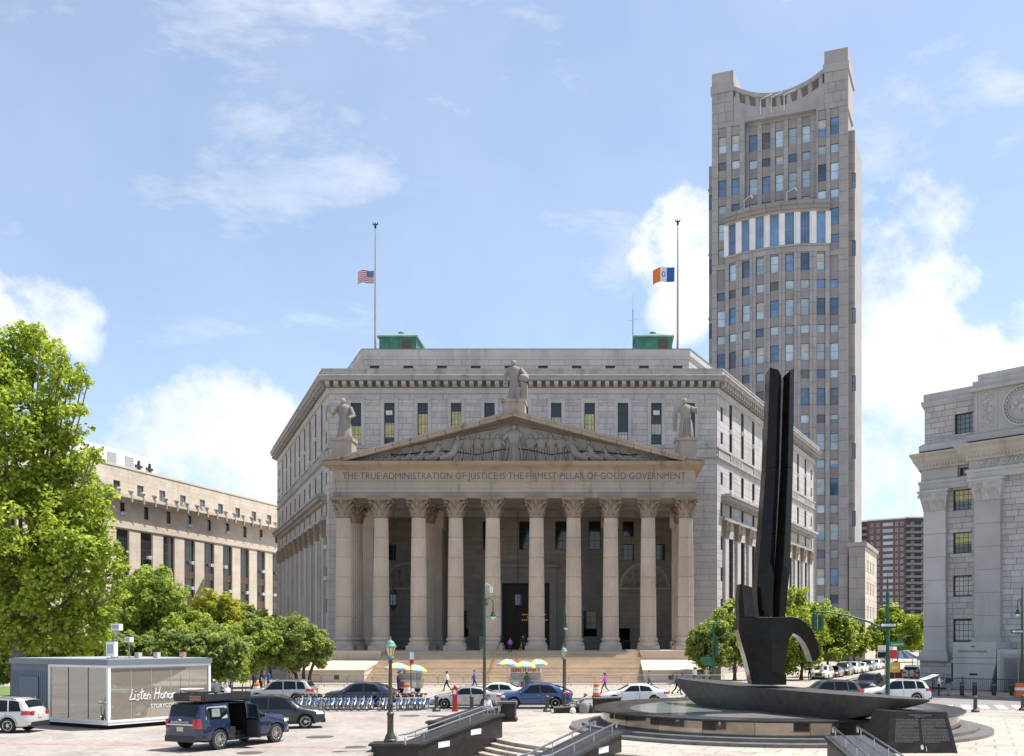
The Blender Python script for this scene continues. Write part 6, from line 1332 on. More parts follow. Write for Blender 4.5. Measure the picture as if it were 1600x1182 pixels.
# ---------------------------------------------------------------- food carts with parasols
M('parasol_yellow', (.64, .50, .19), rough=.8); M('parasol_blue', (.27, .42, .55), rough=.8); M('food_red', (.4, .09, .06), rough=.7, var=.5, scale=6); M('steel_dull', (.38, .38, .37), rough=.4, metal=.7, var=.25, scale=4)
def parasol(label, px, D, zc, r=1.05, lean=0.):
    e = empty('parasol', (wx(px, D), D, .139)); P(e, label, 'parasol'); n = 8; e.rotation_euler = (0, lean, 0)
    b = MB(); b.tube([(0, 0, .0), (0, 0, zc+.5)], .022, 6); b.lathe([(.22, 0), (.2, .08)], 10); b.build('pole', 'steel', e)
    for k in range(n):
        a0, a1 = 2*math.pi*k/n, 2*math.pi*(k+1)/n; g = []
        for t in (0, .35, .7, 1.0): g.append([((r*t*math.cos(a)*(1 if j != 1 else .97)), (r*t*math.sin(a)*(1 if j != 1 else .97)), zc+.45-.45*t**1.4-(.03 if j == 1 else 0)) for j, a in enumerate((a0, (a0+a1)/2, a1))])
        g.append([(p[0], p[1], p[2]-.14) for p in g[-1]]); b = MB(); b.grid(g); b.build('panel', 'parasol_yellow' if k % 2 else 'parasol_blue', e)
def cart(label, px, D, w):
    e = empty('food_cart', (wx(px, D), D, .139)); P(e, label, 'food cart'); rg = random.Random(px)
    b = MB(); b.box(-w/2, w/2, -.45, .45, .35, 1.0); bd = b.build('body', 'steel_dull', e); b = MB(); b.box(-w/2-.1, w/2+.1, -.55, .55, 1.0, 1.05); b.build('counter', 'steel', e)
    b = MB(); b.box(-w/2+.05, w/2-.05, -.05, .4, 1.05, 1.6); b.build('griddle_hood', 'steel_dull', e)
    for s in (-1, 1): 
        b = MB(); b.tube([(s*w*.48, -.4, 1.05), (s*w*.48, -.4, 2.0)], .02, 5); b.tube([(s*w*.48, .4, 1.05), (s*w*.48, .4, 2.0)], .02, 5); b.build('upright', 'steel', e)
        b = MB(); b.lathe([(.26, -.05), (.26, .05)], 14); o = b.build('wheel', 'rubber', e); o.rotation_euler = (R(90), 0, 0); o.location = (s*w*.34, -.36, .26)
    b = MB(); b.box(-w*.5, w*.5, -.45, .45, 2.0, 2.05); b.build('shelf', 'steel', e)
    for k in range(int(w*7)): x = -w/2+.1+k*.14; b = MB(); b.box(x, x+.1, -.44, -.3, 1.75+rg.uniform(-.1, .0), 1.99); b.build('snack_packet', rg.choice(('food_red', 'parasol_yellow', 'white_paint', 'food_red', 'booth_red')), e)
    for k in range(4): x = -w/2+.25+k*w/4; b = MB(); b.box(x, x+w/6, -.46, -.451, .45, .9); b.build('menu_picture', rg.choice(('food_red', 'booth_beige', 'white_paint')), bd)
cart('steel food cart under two parasols behind the hire bikes', 641, 85, 2.0); parasol('yellow and blue parasol over the left end of the smaller food cart', 621, 85, 2.05); parasol('yellow and blue parasol over the right end of the smaller food cart', 647, 84.4, 1.9, .95, .06)
cart('long steel food cart under three parasols in front of the brass handrail', 822, 85, 2.6); parasol('yellow and blue parasol at the left end of the long food cart', 793, 85.2, 2.35, .9); parasol('large yellow and blue parasol in the middle of the long food cart', 819, 84.2, 2.2, .95); parasol('tilted yellow parasol at the right end of the long food cart', 844, 85.6, 2.35, .85, -.1)
# stakes of the sapling
for s in (-1, 1): b = MB(); b.tube([(0, 0, 0), (-s*.15, 0, 2.2)], .03, 5); o = b.build('stake', 'bark_pale', loc=(wx(378, 82)+s*.75, 81.9, .17)); P(o, 'thin wooden stake leaning beside the young sapling', 'stake', 'sapling stakes')
# statues on the pediment
def statue(label, loc, h, seed, prop, mat='granite_dark'):
    e = empty('statue', loc); P(e, label, 'statue', None); rg = random.Random(seed); b = MB(); rings = []; n = 20
    for w, z, q in ((.19, 0, .9), (.195, .06, .9), (.17, .2, .85), (.145, .4, .8), (.12, .52, .75), (.13, .6, .72), (.16, .74, .62), (.165, .8, .55), (.13, .845, .6), (.06, .86, .9), (.055, .885, .95)):
        ph = rg.uniform(-.15, .15); rings.append([(h*w*(1+(.09*math.sin(7*t+ph+z*4) if z < .8 else 0))*math.cos(t)+.02*h*math.sin(z*5), h*w*q*(1+(.1*math.sin(9*t+z*3) if z < .8 else 0))*math.sin(t), h*z) for t in [2*math.pi*k/n for k in range(n)]])
    b.loft(rings); b.ball((.02*h*math.sin(4.6)+.0, -.01*h, h*.94), (.066*h, .072*h, .082*h), 10, 8); b.tube([(-.02*h, -.07*h, .94*h), (-.02*h, -.085*h, .92*h)], .012*h, 5)
    b.lathe([(.24*h, 0), (.24*h, .0), (.22*h, .02*h)], 10)
    if prop == 'tablet':
        b.tube([(-.15*h, 0, .78*h), (-.27*h, -.05*h, .6*h), (-.3*h, -.14*h, .68*h)], [.055*h, .05*h, .035*h], 8); b.tube([(.15*h, 0, .78*h), (.25*h, -.02*h, .58*h), (.15*h, -.14*h, .5*h)], [.06*h, .055*h, .035*h], 8)
        b.hexa([(-.42*h, -.14*h, .66*h), (-.28*h, -.16*h, .62*h), (-.26*h, -.13*h, .62*h), (-.4*h, -.1*h, .66*h), (-.4*h, -.14*h, .82*h), (-.27*h, -.16*h, .79*h), (-.25*h, -.13*h, .79*h), (-.38*h, -.1*h, .82*h)])
    elif prop == 'seat':
        b.tube([(-.15*h, 0, .78*h), (-.25*h, .0, .58*h), (-.22*h, -.05*h, .42*h)], [.055*h, .05*h, .035*h], 8); b.tube([(.15*h, 0, .78*h), (.3*h, -.05*h, .6*h), (.2*h, -.18*h, .55*h)], [.065*h, .06*h, .04*h], 8); b.ball((.24*h, -.1*h, .55*h), (.13*h, .12*h, .1*h), 10, 6); b.box(.16*h, .32*h, -.12*h, .1*h, .02*h, .42*h); b.tube([(.1*h, -.12*h, .3*h), (.08*h, -.2*h, .02*h)], [.07*h, .05*h], 7)
    else:
        b.tube([(-.15*h, 0, .78*h), (-.28*h, -.02*h, .6*h), (-.24*h, -.02*h, .4*h)], [.055*h, .05*h, .035*h], 8); b.tube([(.15*h, 0, .78*h), (.27*h, -.08*h, .66*h), (.24*h, -.14*h, .76*h)], [.06*h, .055*h, .035*h], 8); b.tube([(-.25*h, -.02*h, .6*h), (-.27*h, 0, .2*h)], [.07*h, .04*h], 7)
        for k in range(5): b.tube([((-.1+.06*k)*h, -.16*h, .03*h), ((-.06+.04*k)*h, -.13*h, .55*h)], .025*h, 5)
    b.build('figure', mat, e, smooth=60)
statue('weathered robed statue holding up a tablet on the left pediment corner', (CX-19.5, CY-12, 27.4), 4.6, 1, 'tablet'); statue('weathered robed statue beside a carved post on the pediment peak', (CX, CY-12.2, 31.7), 4.6, 2, 'seat'); statue('weathered cloaked statue on the right pediment corner', (CX+19.5, CY-12, 27.4), 4.6, 3, 'cloak')
# hanging lanterns of the porch
for x, lb in ((-15.5, 'black hanging lantern between the left pair of columns'), (-.3, 'black hanging lantern in front of the dark doorway')):
    e = empty('hanging_lantern', (CX+x, CY-4, 20.25)); P(e, lb, 'lantern', 'porch lanterns'); zb = -12.1
    b = MB(); b.tube([(0, 0, zb+2.6), (0, 0, 0)], .04, 5); b.build('chain', 'frame_black', e); b = MB(); b.lathe([(.08, zb+2.6), (.35, zb+2.2), (.5, zb+1.95), (.5, zb+1.85)], 8); b.lathe([(.5, zb+.6), (.52, zb+.5), (.3, zb+.25), (.2, zb+.05), (.05, zb-.1)], 8); b.build('cage', 'frame_black', e); b = MB(); b.lathe([(.42, zb+.6), (.42, zb+1.85)], 8); gl_ = b.build('glass', 'glass_pale', e); b = MB(); [b.tube([(.47*math.cos(k*math.pi/4), .47*math.sin(k*math.pi/4), zb+.58), (.47*math.cos(k*math.pi/4), .47*math.sin(k*math.pi/4), zb+1.87)], .04, 4) for k in range(8)]; b.build('bar', 'frame_black', gl_)
# terrace railings between the columns
for k, (xa, xb) in enumerate(((-18, -16.7), (-13.8, -12.4), (-9.4, -8.2), (-5.2, -4), (16.8, 18.2), (12.5, 13.7))):
    e = empty('porch_railing', (CX+(xa+xb)/2, CY-11.9, 3.28)); P(e, 'low black iron railing between two portico columns', 'railing', 'iron railings between the portico columns'); w = (xb-xa)/2+.25; b = MB(); b.tube([(-w, 0, 0), (-w, 0, 1.1), (w, 0, 1.1), (w, 0, 0)], .03, 5); b.build('frame', 'frame_black', e)
    for q in range(1, 9): b = MB(); b.tube([(-w+2*w*q/9, 0, .1), (-w+2*w*q/9, 0, 1.1)], .016, 4); b.build('bar', 'frame_black', e)
# ---------------------------------------------------------------- vehicles
def paint(name, col, metal=.3): return M(name, col, rough=.3, metal=metal, var=.03, spec=.5, coat=1.)
paint('paint_white', (.74, .74, .72), 0); paint('paint_navy', (.007, .015, .052), .15); paint('paint_black', (.018, .018, .02)); paint('paint_silver', (.52, .51, .48), .6); paint('paint_blue', (.03, .07, .19)); paint('paint_grey', (.10, .105, .115), .5); paint('paint_darkblue', (.03, .04, .07), .4); paint('paint_red', (.35, .02, .03)); paint('paint_cream', (.62, .58, .5), 0); paint('paint_champagne', (.66, .64, .60), .3)
M('car_black_glass', (.008, .01, .011), rough=.05, var=.3, scale=.6, spec=.35); M('car_tinted', (.03, .038, .04), rough=.04, var=.3, scale=.8, spec=.8); M('rim_alloy', (.6, .6, .6), rough=.25, metal=.9); M('seat_dark', (.03, .028, .028), rough=.7)
def interp(tab, x):
    if x <= tab[0][0]: return tab[0][1]
    for (a, p), (b, q) in zip(tab[:-1], tab[1:]):
        if x <= b:
            t = (x-a)/(b-a); t = t*t*(3-2*t)*.35+t*.65; return p+(q-p)*t
    return tab[-1][1]
class Car:
    """x forward from -L/2 to L/2, y left, z up; body lofted through cross-sections with true wheel arches"""
    def __init__(s, **k):
        s.tin = .66; s.__dict__.update(k); s.xf = s.L/2; s.xr = -s.L/2; s.ar = s.wr+.055
    def zb(s, x):
        z = s.sill
        for xw in (s.fa, s.ra):
            d = abs(x-xw)
            if d < s.ar: z = max(z, s.wr+math.sqrt(s.ar**2-d*d)*.98)
        e = max(0, abs(x)-(s.L/2-.5))/.5
        return max(z, s.sill+.10*e*e)
    def half(s, x):
        e = max(0, abs(x)-(s.L/2-.62))/.62; return s.W/2*(1-.20*e**2.4)
    def sec(s, x):
        w = s.half(x); top = interp(s.top, x); belt = min(interp(s.belt, x), top-.03); zb = s.zb(x); g = max(0, min(1, (top-belt)/.32)); g = g*g*(3-2*g); wr = w*((1-g)*.90+g*s.roofw)
        z1 = max(zb+.01, s.sill+.12); z2 = max(z1+.01, lerp(s.sill, belt, .42)); z3 = max(z2+.01, lerp(s.sill, belt, .78)); belt = max(belt, z3+.015); top = max(top, belt+.02)
        return [(0, zb), (w*.82, zb), (w*.965, max(zb+.004, min(z1-.004, zb+.05))), (w*.985, z1), (w, z2), (w*.992, z3), (w*.955, belt), ((w*.955*.55+wr*.45), lerp(belt, top, .5)), (wr, top-.055*g-.012), (wr*.86, top-.008), (wr*.5, top+.012*g), (0, top+.02*g)]
    def side(s, x, z, sgn, off=.006):
        p = s.sec(x)[2:9]
        for (y0, z0), (y1, z1) in zip(p[:-1], p[1:]):
            if z <= z1 or (y1, z1) == p[-1]:
                t = 0 if z1 == z0 else max(0, min(1, (z-z0)/(z1-z0))); n = Vector((0, z1-z0, -(y1-y0))).normalized(); return Vector((x, (lerp(y0, y1, t)+n.y*off)*sgn, lerp(z0, z1, t)+n.z*off))
    def topp(s, x, t, off=.006):    # t -1..1 across the roof skin
        p = s.sec(x)[8:]; a = abs(t); u = (1-a)*3; i = min(2, int(u)); f = u-i; y, z = lerp(p[i][0], p[i+1][0], f), lerp(p[i][1], p[i+1][1], f); dz = (interp(s.top, x+.02)-interp(s.top, x-.02))/.04; n = Vector((-dz, 0, 1)).normalized()
        return Vector((x, y*(1 if t > 0 else -1), z))+n*off
    def belt_top(s, x): q = s.sec(x); return q[6][1], q[8][1]
    def build(s, name, label, loc, rz, paintm, cut=None, doors=True, detail=True, group=None, glass='car_black_glass', rim='rim_alloy', cat='car'):
        e = empty(name, loc, rz); P(e, label, cat, group); s.e = e
        xs = set(np.linspace(s.xr, s.xf, 46 if detail else 30).round(3))
        for xw in (s.fa, s.ra):
            for k in range(-8, 9): xs.add(round(xw+s.ar*math.sin(math.pi/2*k/8), 3))
        for t in s.top: xs.add(round(t[0], 3))
        if cut: xs |= {round(cut[0], 3), round(cut[1], 3)}
        xs = sorted(x for x in xs if s.xr <= x <= s.xf); b = MB(); rings = []
        for x in xs: q = s.sec(x); rings.append([(x, y, z) for y, z in q]+[(x, -y, z) for y, z in q[-2:0:-1]])
        b.loft(rings)
        if cut:
            keep = []
            for f in b.f:
                c = sum((b.v[i] for i in f), Vector())/len(f)
                keep.append(not (cut[0] < c.x < cut[1] and c.y*cut[2] > s.W*.3 and cut[3] < c.z < cut[4]))
            b.f = [f for f, k_ in zip(b.f, keep) if k_]; b.mi = [0]*len(b.f)
        b.build('body', paintm, e, smooth=33)
        def patch(nm, mat, fn, nu=8, nv=4, par=e):
            b = MB(); b.grid([[fn(i/nu, j/nv) for i in range(nu+1)] for j in range(nv+1)]); o = b.build(nm, mat, par, smooth=50); return o
        # glass
        x0, x1 = s.ws; patch('windscreen', glass, lambda u, v: s.topp(lerp(x0+.03, x1-.05, v), (u-.5)*1.86), 8, 5)
        x0, x1 = s.rg; patch('rear_window', glass, lambda u, v: s.topp(lerp(x0+.05, x1-.04, v), (u-.5)*1.72), 8, 5)
        for sg in (-1, 1):
            for k, (a, c, at, ct_) in enumerate(s.sw):
                if cut and sg == cut[2] and cut[0]-.1 < (a+c)/2 < cut[1]+.1: continue
                def fn(u, v):
                    xb, xt = lerp(a, c, u), lerp(at, ct_, u); xx = lerp(xb, xt, v); bz, tz = s.belt_top(xx); return s.side(xx, lerp(bz+.03, tz-.045, v), sg, .007)
                patch('side_window', s.swm[k] if hasattr(s, 'swm') else glass, fn, 8, 4)
        # doors with seams
        if doors:
            for sg in (-1, 1):
                for k, (a, c) in enumerate(s.doors):
                    if cut and sg == cut[2] and cut[0]-.1 < (a+c)/2 < cut[1]+.1: continue
                    zlo = s.sill+.09
                    def fz(xx, v): return lerp(max(zlo, s.zb(xx)+.03), s.belt_top(xx)[0]-.012, v)
                    patch('door_seam', 'black_plastic', lambda u, v: s.side(lerp(a, c, u), fz(lerp(a, c, u), v), sg, .0035), 8, 5)
                    d = patch('door', paintm, lambda u, v: s.side(lerp(a+.012, c-.012, u), fz(lerp(a, c, u), lerp(.012, 1, v)), sg, .0065), 8, 5)
                    p = s.side(a+.16, fz(a+.16, .82), sg, .03); b = MB(); b.box(p.x-.1, p.x+.1, p.y-.012, p.y+.012, p.z-.014, p.z+.014); b.build('handle', paintm if s.L > 4.9 else 'chrome', d)
                # dark lower sill trim
                if s.trim: patch('sill_trim', s.trim, lambda u, v: s.side(lerp(s.ra+s.ar+.02, s.fa-s.ar-.02, u), lerp(s.sill+.01, s.sill+.15, v), sg, .010), 6, 2)
                if s.trim:
                    for xw in (s.fa, s.ra):
                        b = MB(); g = []
                        for k in range(17):
                            a = math.pi*k/16; g.append([s.side(max(s.xr+.05, min(s.xf-.05, xw+r*math.cos(a))), max(s.sill+.08, s.wr+r*math.sin(a)), sg, .012) for r in (s.ar*.995, s.ar+.075)])
                        b.grid(g); b.build('arch_trim', s.trim, e, smooth=50)
                p = s.side(s.ws[0]+.0 if s.ws[0] > s.ws[1] else s.ws[1]-.25, s.belt_top(s.ws[1]-.3)[0]+.02, sg, .0); b = MB(); b.ball((p.x-.02, p.y+sg*.13, p.z+.06), (.09, .13, .085), 8, 6); b.tube([(p.x, p.y, p.z), (p.x, p.y+sg*.1, p.z+.03)], .025, 5); b.build('wing_mirror', paintm, e, smooth=60)
        # wheels
        for xw in (s.fa, s.ra):
            for sg in (-1, 1):
                y = sg*(s.W/2-.13); b = MB(); r = s.wr; b.lathe([(r*.66, -.105), (r*.93, -.115), (r, -.085), (r, .085), (r*.93, .115), (r*.66, .105)], 28); w = b.build('wheel', 'rubber', e, smooth=40); w.rotation_euler = (R(90), 0, 0); w.location = (xw, y, r)
                if detail:
                    b = MB(); b.lathe([(r*.68, .085*-sg), (r*.67, .118*-sg), (r*.61, .118*-sg), (r*.58, .05*-sg)], 28, cap=False); n = s.spokes
                    for k in range(n):
                        a = 2*math.pi*k/n; ca, sa = math.cos(a), math.sin(a); z0, z1 = sorted((.06*-sg, .105*-sg)); wd = .035 if n > 6 else .05
                        b.hexa([(ca*.05-sa*-wd, sa*.05+ca*-wd, z0), (ca*r*.64-sa*-wd*.8, sa*r*.64+ca*-wd*.8, z0), (ca*r*.64-sa*wd*.8, sa*r*.64+ca*wd*.8, z0), (ca*.05-sa*wd, sa*.05+ca*wd, z0), (ca*.05-sa*-wd, sa*.05+ca*-wd, z1), (ca*r*.64-sa*-wd*.8, sa*r*.64+ca*-wd*.8, z1), (ca*r*.64-sa*wd*.8, sa*r*.64+ca*wd*.8, z1), (ca*.05-sa*wd, sa*.05+ca*wd, z1)])
                    b.lathe([(.07, min(.06*-sg, .11*-sg)), (.07, max(.06*-sg, .11*-sg))], 12); b.build('rim', rim, w, smooth=30); b = MB(); b.lathe([(r*.6, min(.02*-sg, .03*-sg)), (r*.6, max(.02*-sg, .03*-sg))], 20); b.build('brake', 'frame_black', w)
        b = MB(); b.box(s.ra-.5, s.fa+.5, -s.W*.36, s.W*.36, s.sill-.04, s.sill+.3); b.build('underbody', 'dark_interior', e)
        # lights, bumpers, plates
        for sg in (-1, 1):
            zt, zb_ = s.tl; xr = s.xr
            patch('tail_light', 'tail_red', lambda u, v: s.side(lerp(xr+.012, xr+s.tw, u), lerp(zb_, zt, v), sg, .016), 6, 3)
            y = s.sec(xr)[4][0]; b = MB(); b.box(xr-.018, xr+.02, min(sg*y*.98, sg*y*s.tin), max(sg*y*.98, sg*y*s.tin), zb_, zt); b.build('tail_light', 'tail_red', e)
            zt2, zb2 = s.hl; patch('head_light', 'head_clear', lambda u, v: s.side(lerp(s.xf-.012, s.xf-.42, u), lerp(zb2, zt2, v), sg, .014), 6, 3); y = s.sec(s.xf)[4][0]; b = MB(); b.box(s.xf-.02, s.xf+.018, min(sg*y*.98, sg*y*.6), max(sg*y*.98, sg*y*.6), zb2, zt2); b.build('head_light', 'head_clear', e)
        yw = s.sec(s.xr)[4][0]
        b = MB(); b.box(s.xr-.05, s.xr+.2, -yw*1.0, yw*1.0, s.sill+.02, s.sill+.26); b.build('rear_bumper', s.trim or 'black_plastic', e); b = MB(); b.box(s.xf-.2, s.xf+.04, -yw*.98, yw*.98, s.sill+.02, s.sill+.2); b.build('front_bumper', s.trim or 'black_plastic', e)
        zt, zb_ = s.tl; zp = zb_-.02 if s.L < 5 else zb_+.0; b = MB(); b.box(s.xr-.03, s.xr+.01, -.17, .17, zp-.11, zp+.06); b.build('number_plate', 'plate', e)
        b = MB(); b.box(s.xf-.01, s.xf+.022, -yw*.5, yw*.5, lerp(s.sill, s.hl[1], .55), s.hl[0]-.02); b.build('grille', 'black_plastic', e)
        if getattr(s, 'rails', False):
            for sg in (-1, 1):
                a, c = s.rails; b = MB(); pts = [s.topp(lerp(a, c, k/6), sg*.9, .05 if 0 < k < 6 else .0) for k in range(7)]; b.tube(pts, .02, 6); b.build('roof_rail', 'chrome' if s.rails[0] < -1.7 else 'black_plastic', e)
        return e
SUV = dict(L=4.75, W=1.88, sill=.27, wr=.36, fa=1.42, ra=-1.3, roofw=.76, top=[(-2.375, .82), (-2.3, 1.08), (-1.95, 1.56), (-1.5, 1.665), (-.5, 1.70), (.25, 1.67), (.55, 1.60), (1.28, 1.10), (1.9, 1.02), (2.25, .92), (2.375, .72)], belt=[(-2.375, .80), (-2.2, 1.02), (0, .98), (1.2, .95), (2.375, .66)], ws=(.5, 1.24), rg=(-2.24, -1.88), sw=[(-.35, .95, -.3, .42), (-1.28, -.42, -1.2, -.37), (-1.95, -1.36, -1.75, -1.28)], doors=[(-1.2, -.38), (-.36, .88)], tl=(1.06, .86), tw=.42, hl=(.86, .72), spokes=5, trim='black_plastic', rails=(-1.6, .2))
SEDAN = dict(L=4.75, W=1.82, sill=.2, wr=.33, fa=1.42, ra=-1.32, roofw=.74, top=[(-2.375, .78), (-2.3, 1.0), (-1.75, 1.08), (-1.0, 1.36), (-.4, 1.44), (.15, 1.43), (.45, 1.37), (1.25, .97), (1.9, .88), (2.25, .76), (2.375, .6)], belt=[(-2.375, .76), (-2.2, .93), (0, .9), (1.2, .86), (2.375, .55)], ws=(.42, 1.22), rg=(-1.72, -.98), sw=[(-.3, .9, -.25, .35), (-1.22, -.36, -.98, -.3)], doors=[(-1.15, -.32), (-.3, .9)], tl=(.92, .76), tw=.4, hl=(.72, .6), spokes=7, trim=None)
COUPE = dict(SUV, L=4.78, roofw=.74, top=[(-2.39, .86), (-2.33, 1.10), (-2.15, 1.17), (-1.6, 1.42), (-.9, 1.60), (-.3, 1.645), (.2, 1.62), (.5, 1.55), (1.3, 1.10), (1.95, 1.02), (2.28, .92), (2.39, .7)], rg=(-2.1, -1.2), sw=[(-.3, .95, -.25, .38), (-1.5, -.37, -1.1, -.3)], tl=(1.04, .92), tw=.5, spokes=10, rails=False, trim=None, wr=.37)
BIG = dict(L=5.35, W=2.03, sill=.36, wr=.42, fa=1.72, ra=-1.55, roofw=.84, top=[(-2.675, .95), (-2.64, 1.2), (-2.42, 1.86), (-2.2, 1.93), (-.5, 1.93), (.2, 1.90), (.45, 1.84), (1.12, 1.33), (1.3, 1.27), (2.38, 1.20), (2.6, 1.08), (2.675, .8)], belt=[(-2.675, .93), (-2.5, 1.24), (0, 1.2), (1.3, 1.17), (2.675, .75)], ws=(.4, 1.13), rg=(-2.62, -2.38), sw=[(.02, .98, .05, .40), (-1.0, -.05, -1.0, -.02), (-2.3, -1.08, -2.2, -1.06)], doors=[(-1.0, -.02), (.0, 1.08)], tl=(1.30, .92), tw=.2, hl=(1.02, .88), spokes=12, trim=None, rails=False, tin=.84)
# --- navy SUV with open rear door and roof rack of equipment
rx, ry, fx, fy = -15.76, 41.9, -14.3, 45.1; hd = Vector((fx-rx, fy-ry)).normalized(); rt = Vector((hd.y, -hd.x)); wb = 3.27
rear_mid = Vector((rx, ry))-rt*.9; ctr = rear_mid+hd*1.55; ang = math.atan2(hd.y, hd.x)
big = Car(**BIG); nv = big.build('police_suv', 'large navy blue SUV with its rear side door open and equipment on the roof', (ctr.x, ctr.y, .004), ang, 'paint_navy', cut=(-1.0, -.02, -1, .42, 1.86), cat='SUV')
# open doorway: interior, seat, sill, and the door swung out
def nb(nm, mat, x0, x1, y0, y1, z0, z1, par=nv): b = MB(); b.box(x0, x1, y0, y1, z0, z1); return b.build(nm, mat, par)
nb('cabin_floor', 'seat_dark', -1.25, .3, -.93, .85, .4, .5); nb('cabin_lining', 'dark_interior', -1.3, .3, .55, .58, .5, 1.8); nb('cabin_lining', 'dark_interior', .28, .3, -.85, .55, .5, 1.75); nb('headliner', 'seat_dark', -1.25, .28, -.72, .55, 1.83, 1.85)
sq = nb('rear_seat', 'seat_dark', -1.05, -.5, -.8, .5, .5, .86); b = MB(); b.hexa([(-1.1, -.8, .8), (-.85, -.8, .8), (-.85, .5, .8), (-1.1, .5, .8), (-1.28, -.75, 1.5), (-1.1, -.75, 1.5), (-1.1, .5, 1.5), (-1.28, .5, 1.5)]); b.build('backrest', 'seat_dark', sq)
nb('side_step', 'black_plastic', -1.15, 1.25, -1.06, -.94, .34, .4)
od = empty('rear_door', (-.0, -1.0, 0), R(72), nv); dd = MB()
for (a, zz) in ((0, 0),): dd.loft([[(-x, y, z) for y, z in ((-.05, .42), (.05, .42), (.07, .8), (.05, 1.2), (-.02, 1.2), (-.05, .8))] for x in (.02, .3, .7, .97)])
dd.build('door_panel', 'paint_navy', od, smooth=30); b = MB(); b.box(-.95, -.03, .052, .075, .46, 1.15); b.build('door_card', 'seat_dark', od)
b = MB(); b.tube([(-.04, 0, 1.2), (-.06, .02, 1.78), (-.86, .06, 1.8), (-.96, 0, 1.2)], .03, 5); b.build('window_frame', 'black_plastic', od); b = MB(); b.add([(-.06, .01, 1.2), (-.94, .01, 1.2), (-.85, .055, 1.79), (-.08, .02, 1.77)], [(0, 1, 2, 3)]); b.build('door_glass', 'car_glass', od)
b = MB(); b.add([big.side(x, z, -1, .012) for x, z in ((-2.28, 1.27), (-1.12, 1.27), (-1.1, 1.78), (-2.15, 1.78))], [(0, 1, 2, 3)]); b.build('window_insert', 'grey_paint', nv); b = MB(); b.add([big.side(x, z, -1, .016) for x, z in ((-1.95, 1.36), (-1.5, 1.36), (-1.5, 1.68), (-1.92, 1.68))], [(0, 1, 2, 3)]); b.build('hatch', 'steel_dull', nv)
nb('rear_trim', 'chrome', -2.715, -2.68, -.7, .7, 1.06, 1.1); place_text(text_mesh('EXPEDITION', .1, .004, 'chrome', .95), nv, Fr((-2.705, .48, 0), (0, -1)), .48, 0.01, 1.17)
b = MB(); b.ball((-2.69, 0, 1.27), (.02, .09, .045), 10, 6); b.build('badge', 'chrome', nv)
tray = nb('roof_tray', 'black_plastic', -2.25, .35, -.78, .78, 1.98, 2.02)
for x0, x1, y0, y1 in ((-2.28, -2.2, -.8, .8), (.3, .38, -.8, .8), (-2.2, .3, -.82, -.76), (-2.2, .3, .76, .82)): nb('rack_panel', 'black_plastic', x0, x1, y0, y1, 2.02, 2.3, tray)
def gear(nm, lb, cat, x, y, z, fn):
    p = Vector((ctr.x, ctr.y, .004))+Matrix.Rotation(ang, 3, 'Z') @ Vector((x, y, z)); e = empty(nm, p, ang); P(e, lb, cat); fn(e)
def dish(e): b = MB(); b.lathe([(.02, .30), (.25, .33), (.45, .42), (.48, .46), (.44, .45), (.2, .38)], 20); b.build('dish', 'white_paint', e, smooth=50); b = MB(); b.tube([(0, 0, 0), (0, 0, .32)], .05, 6); b.box(-.15, .15, -.15, .15, 0, .05); b.build('mount', 'grey_paint', e)
gear('satellite_dish', 'white satellite dish lying on the navy SUV roof rack', 'dish', -1.75, .35, 2.02, dish)
def camera(e): b = MB(); b.box(-.14, .14, -.12, .12, .3, .68); b.build('housing', 'galvanised', e); b = MB(); b.lathe([(.08, 0), (.08, .12)], 12); o = b.build('lens', 'frame_black', e); o.rotation_euler = (0, R(90), 0); o.location = (.13, -.03, .5); b = MB(); b.tube([(0, 0, 0), (0, 0, .3)], .06, 8); b.build('mast', 'black_plastic', e)
gear('roof_camera', 'boxy grey camera on a stub mast on the navy SUV roof rack', 'camera', -1.05, -.25, 2.02, camera)
def tank(e): b = MB(); b.lathe([(.13, 0), (.13, .36), (.11, .4), (.05, .42)], 14); b.build('body', 'white_paint', e, smooth=40); b = MB(); b.lathe([(.06, .42), (.06, .47)], 10); b.build('cap', 'grey_paint', e)
gear('white_canister', 'small white canister on the front of the navy SUV roof rack', 'canister', .15, .3, 2.02, tank)
def case(mat):
    def fn(e): b = MB(); b.box(-.4, .4, -.3, .3, 0, .2); b.build('shell', mat, e); b = MB(); b.box(-.41, .41, -.31, .31, .1, .12); b.build('seam', 'black_plastic', e); b = MB(); b.box(-.1, .1, -.33, -.31, .09, .14); b.build('latch', 'steel', e)
    return fn
gear('equipment_case', 'pale grey flat equipment case on the navy SUV roof', 'case', -.45, .1, 2.03, case('white_metal')); gear('equipment_case', 'dark red equipment case at the back of the navy SUV roof', 'case', -1.9, -.4, 2.03, case('booth_red'))
for k, (x, y) in enumerate(((.3, -.6), (-.6, -.7), (-2.1, .6))):
    b = MB(); b.tube([(0, 0, 0), (0, 0, .75)], [.012, .005], 4); b.lathe([(.03, 0), (.02, .06)], 6); o = b.build('whip_aerial', 'frame_black', nv); o.location = (x, y, 2.3)
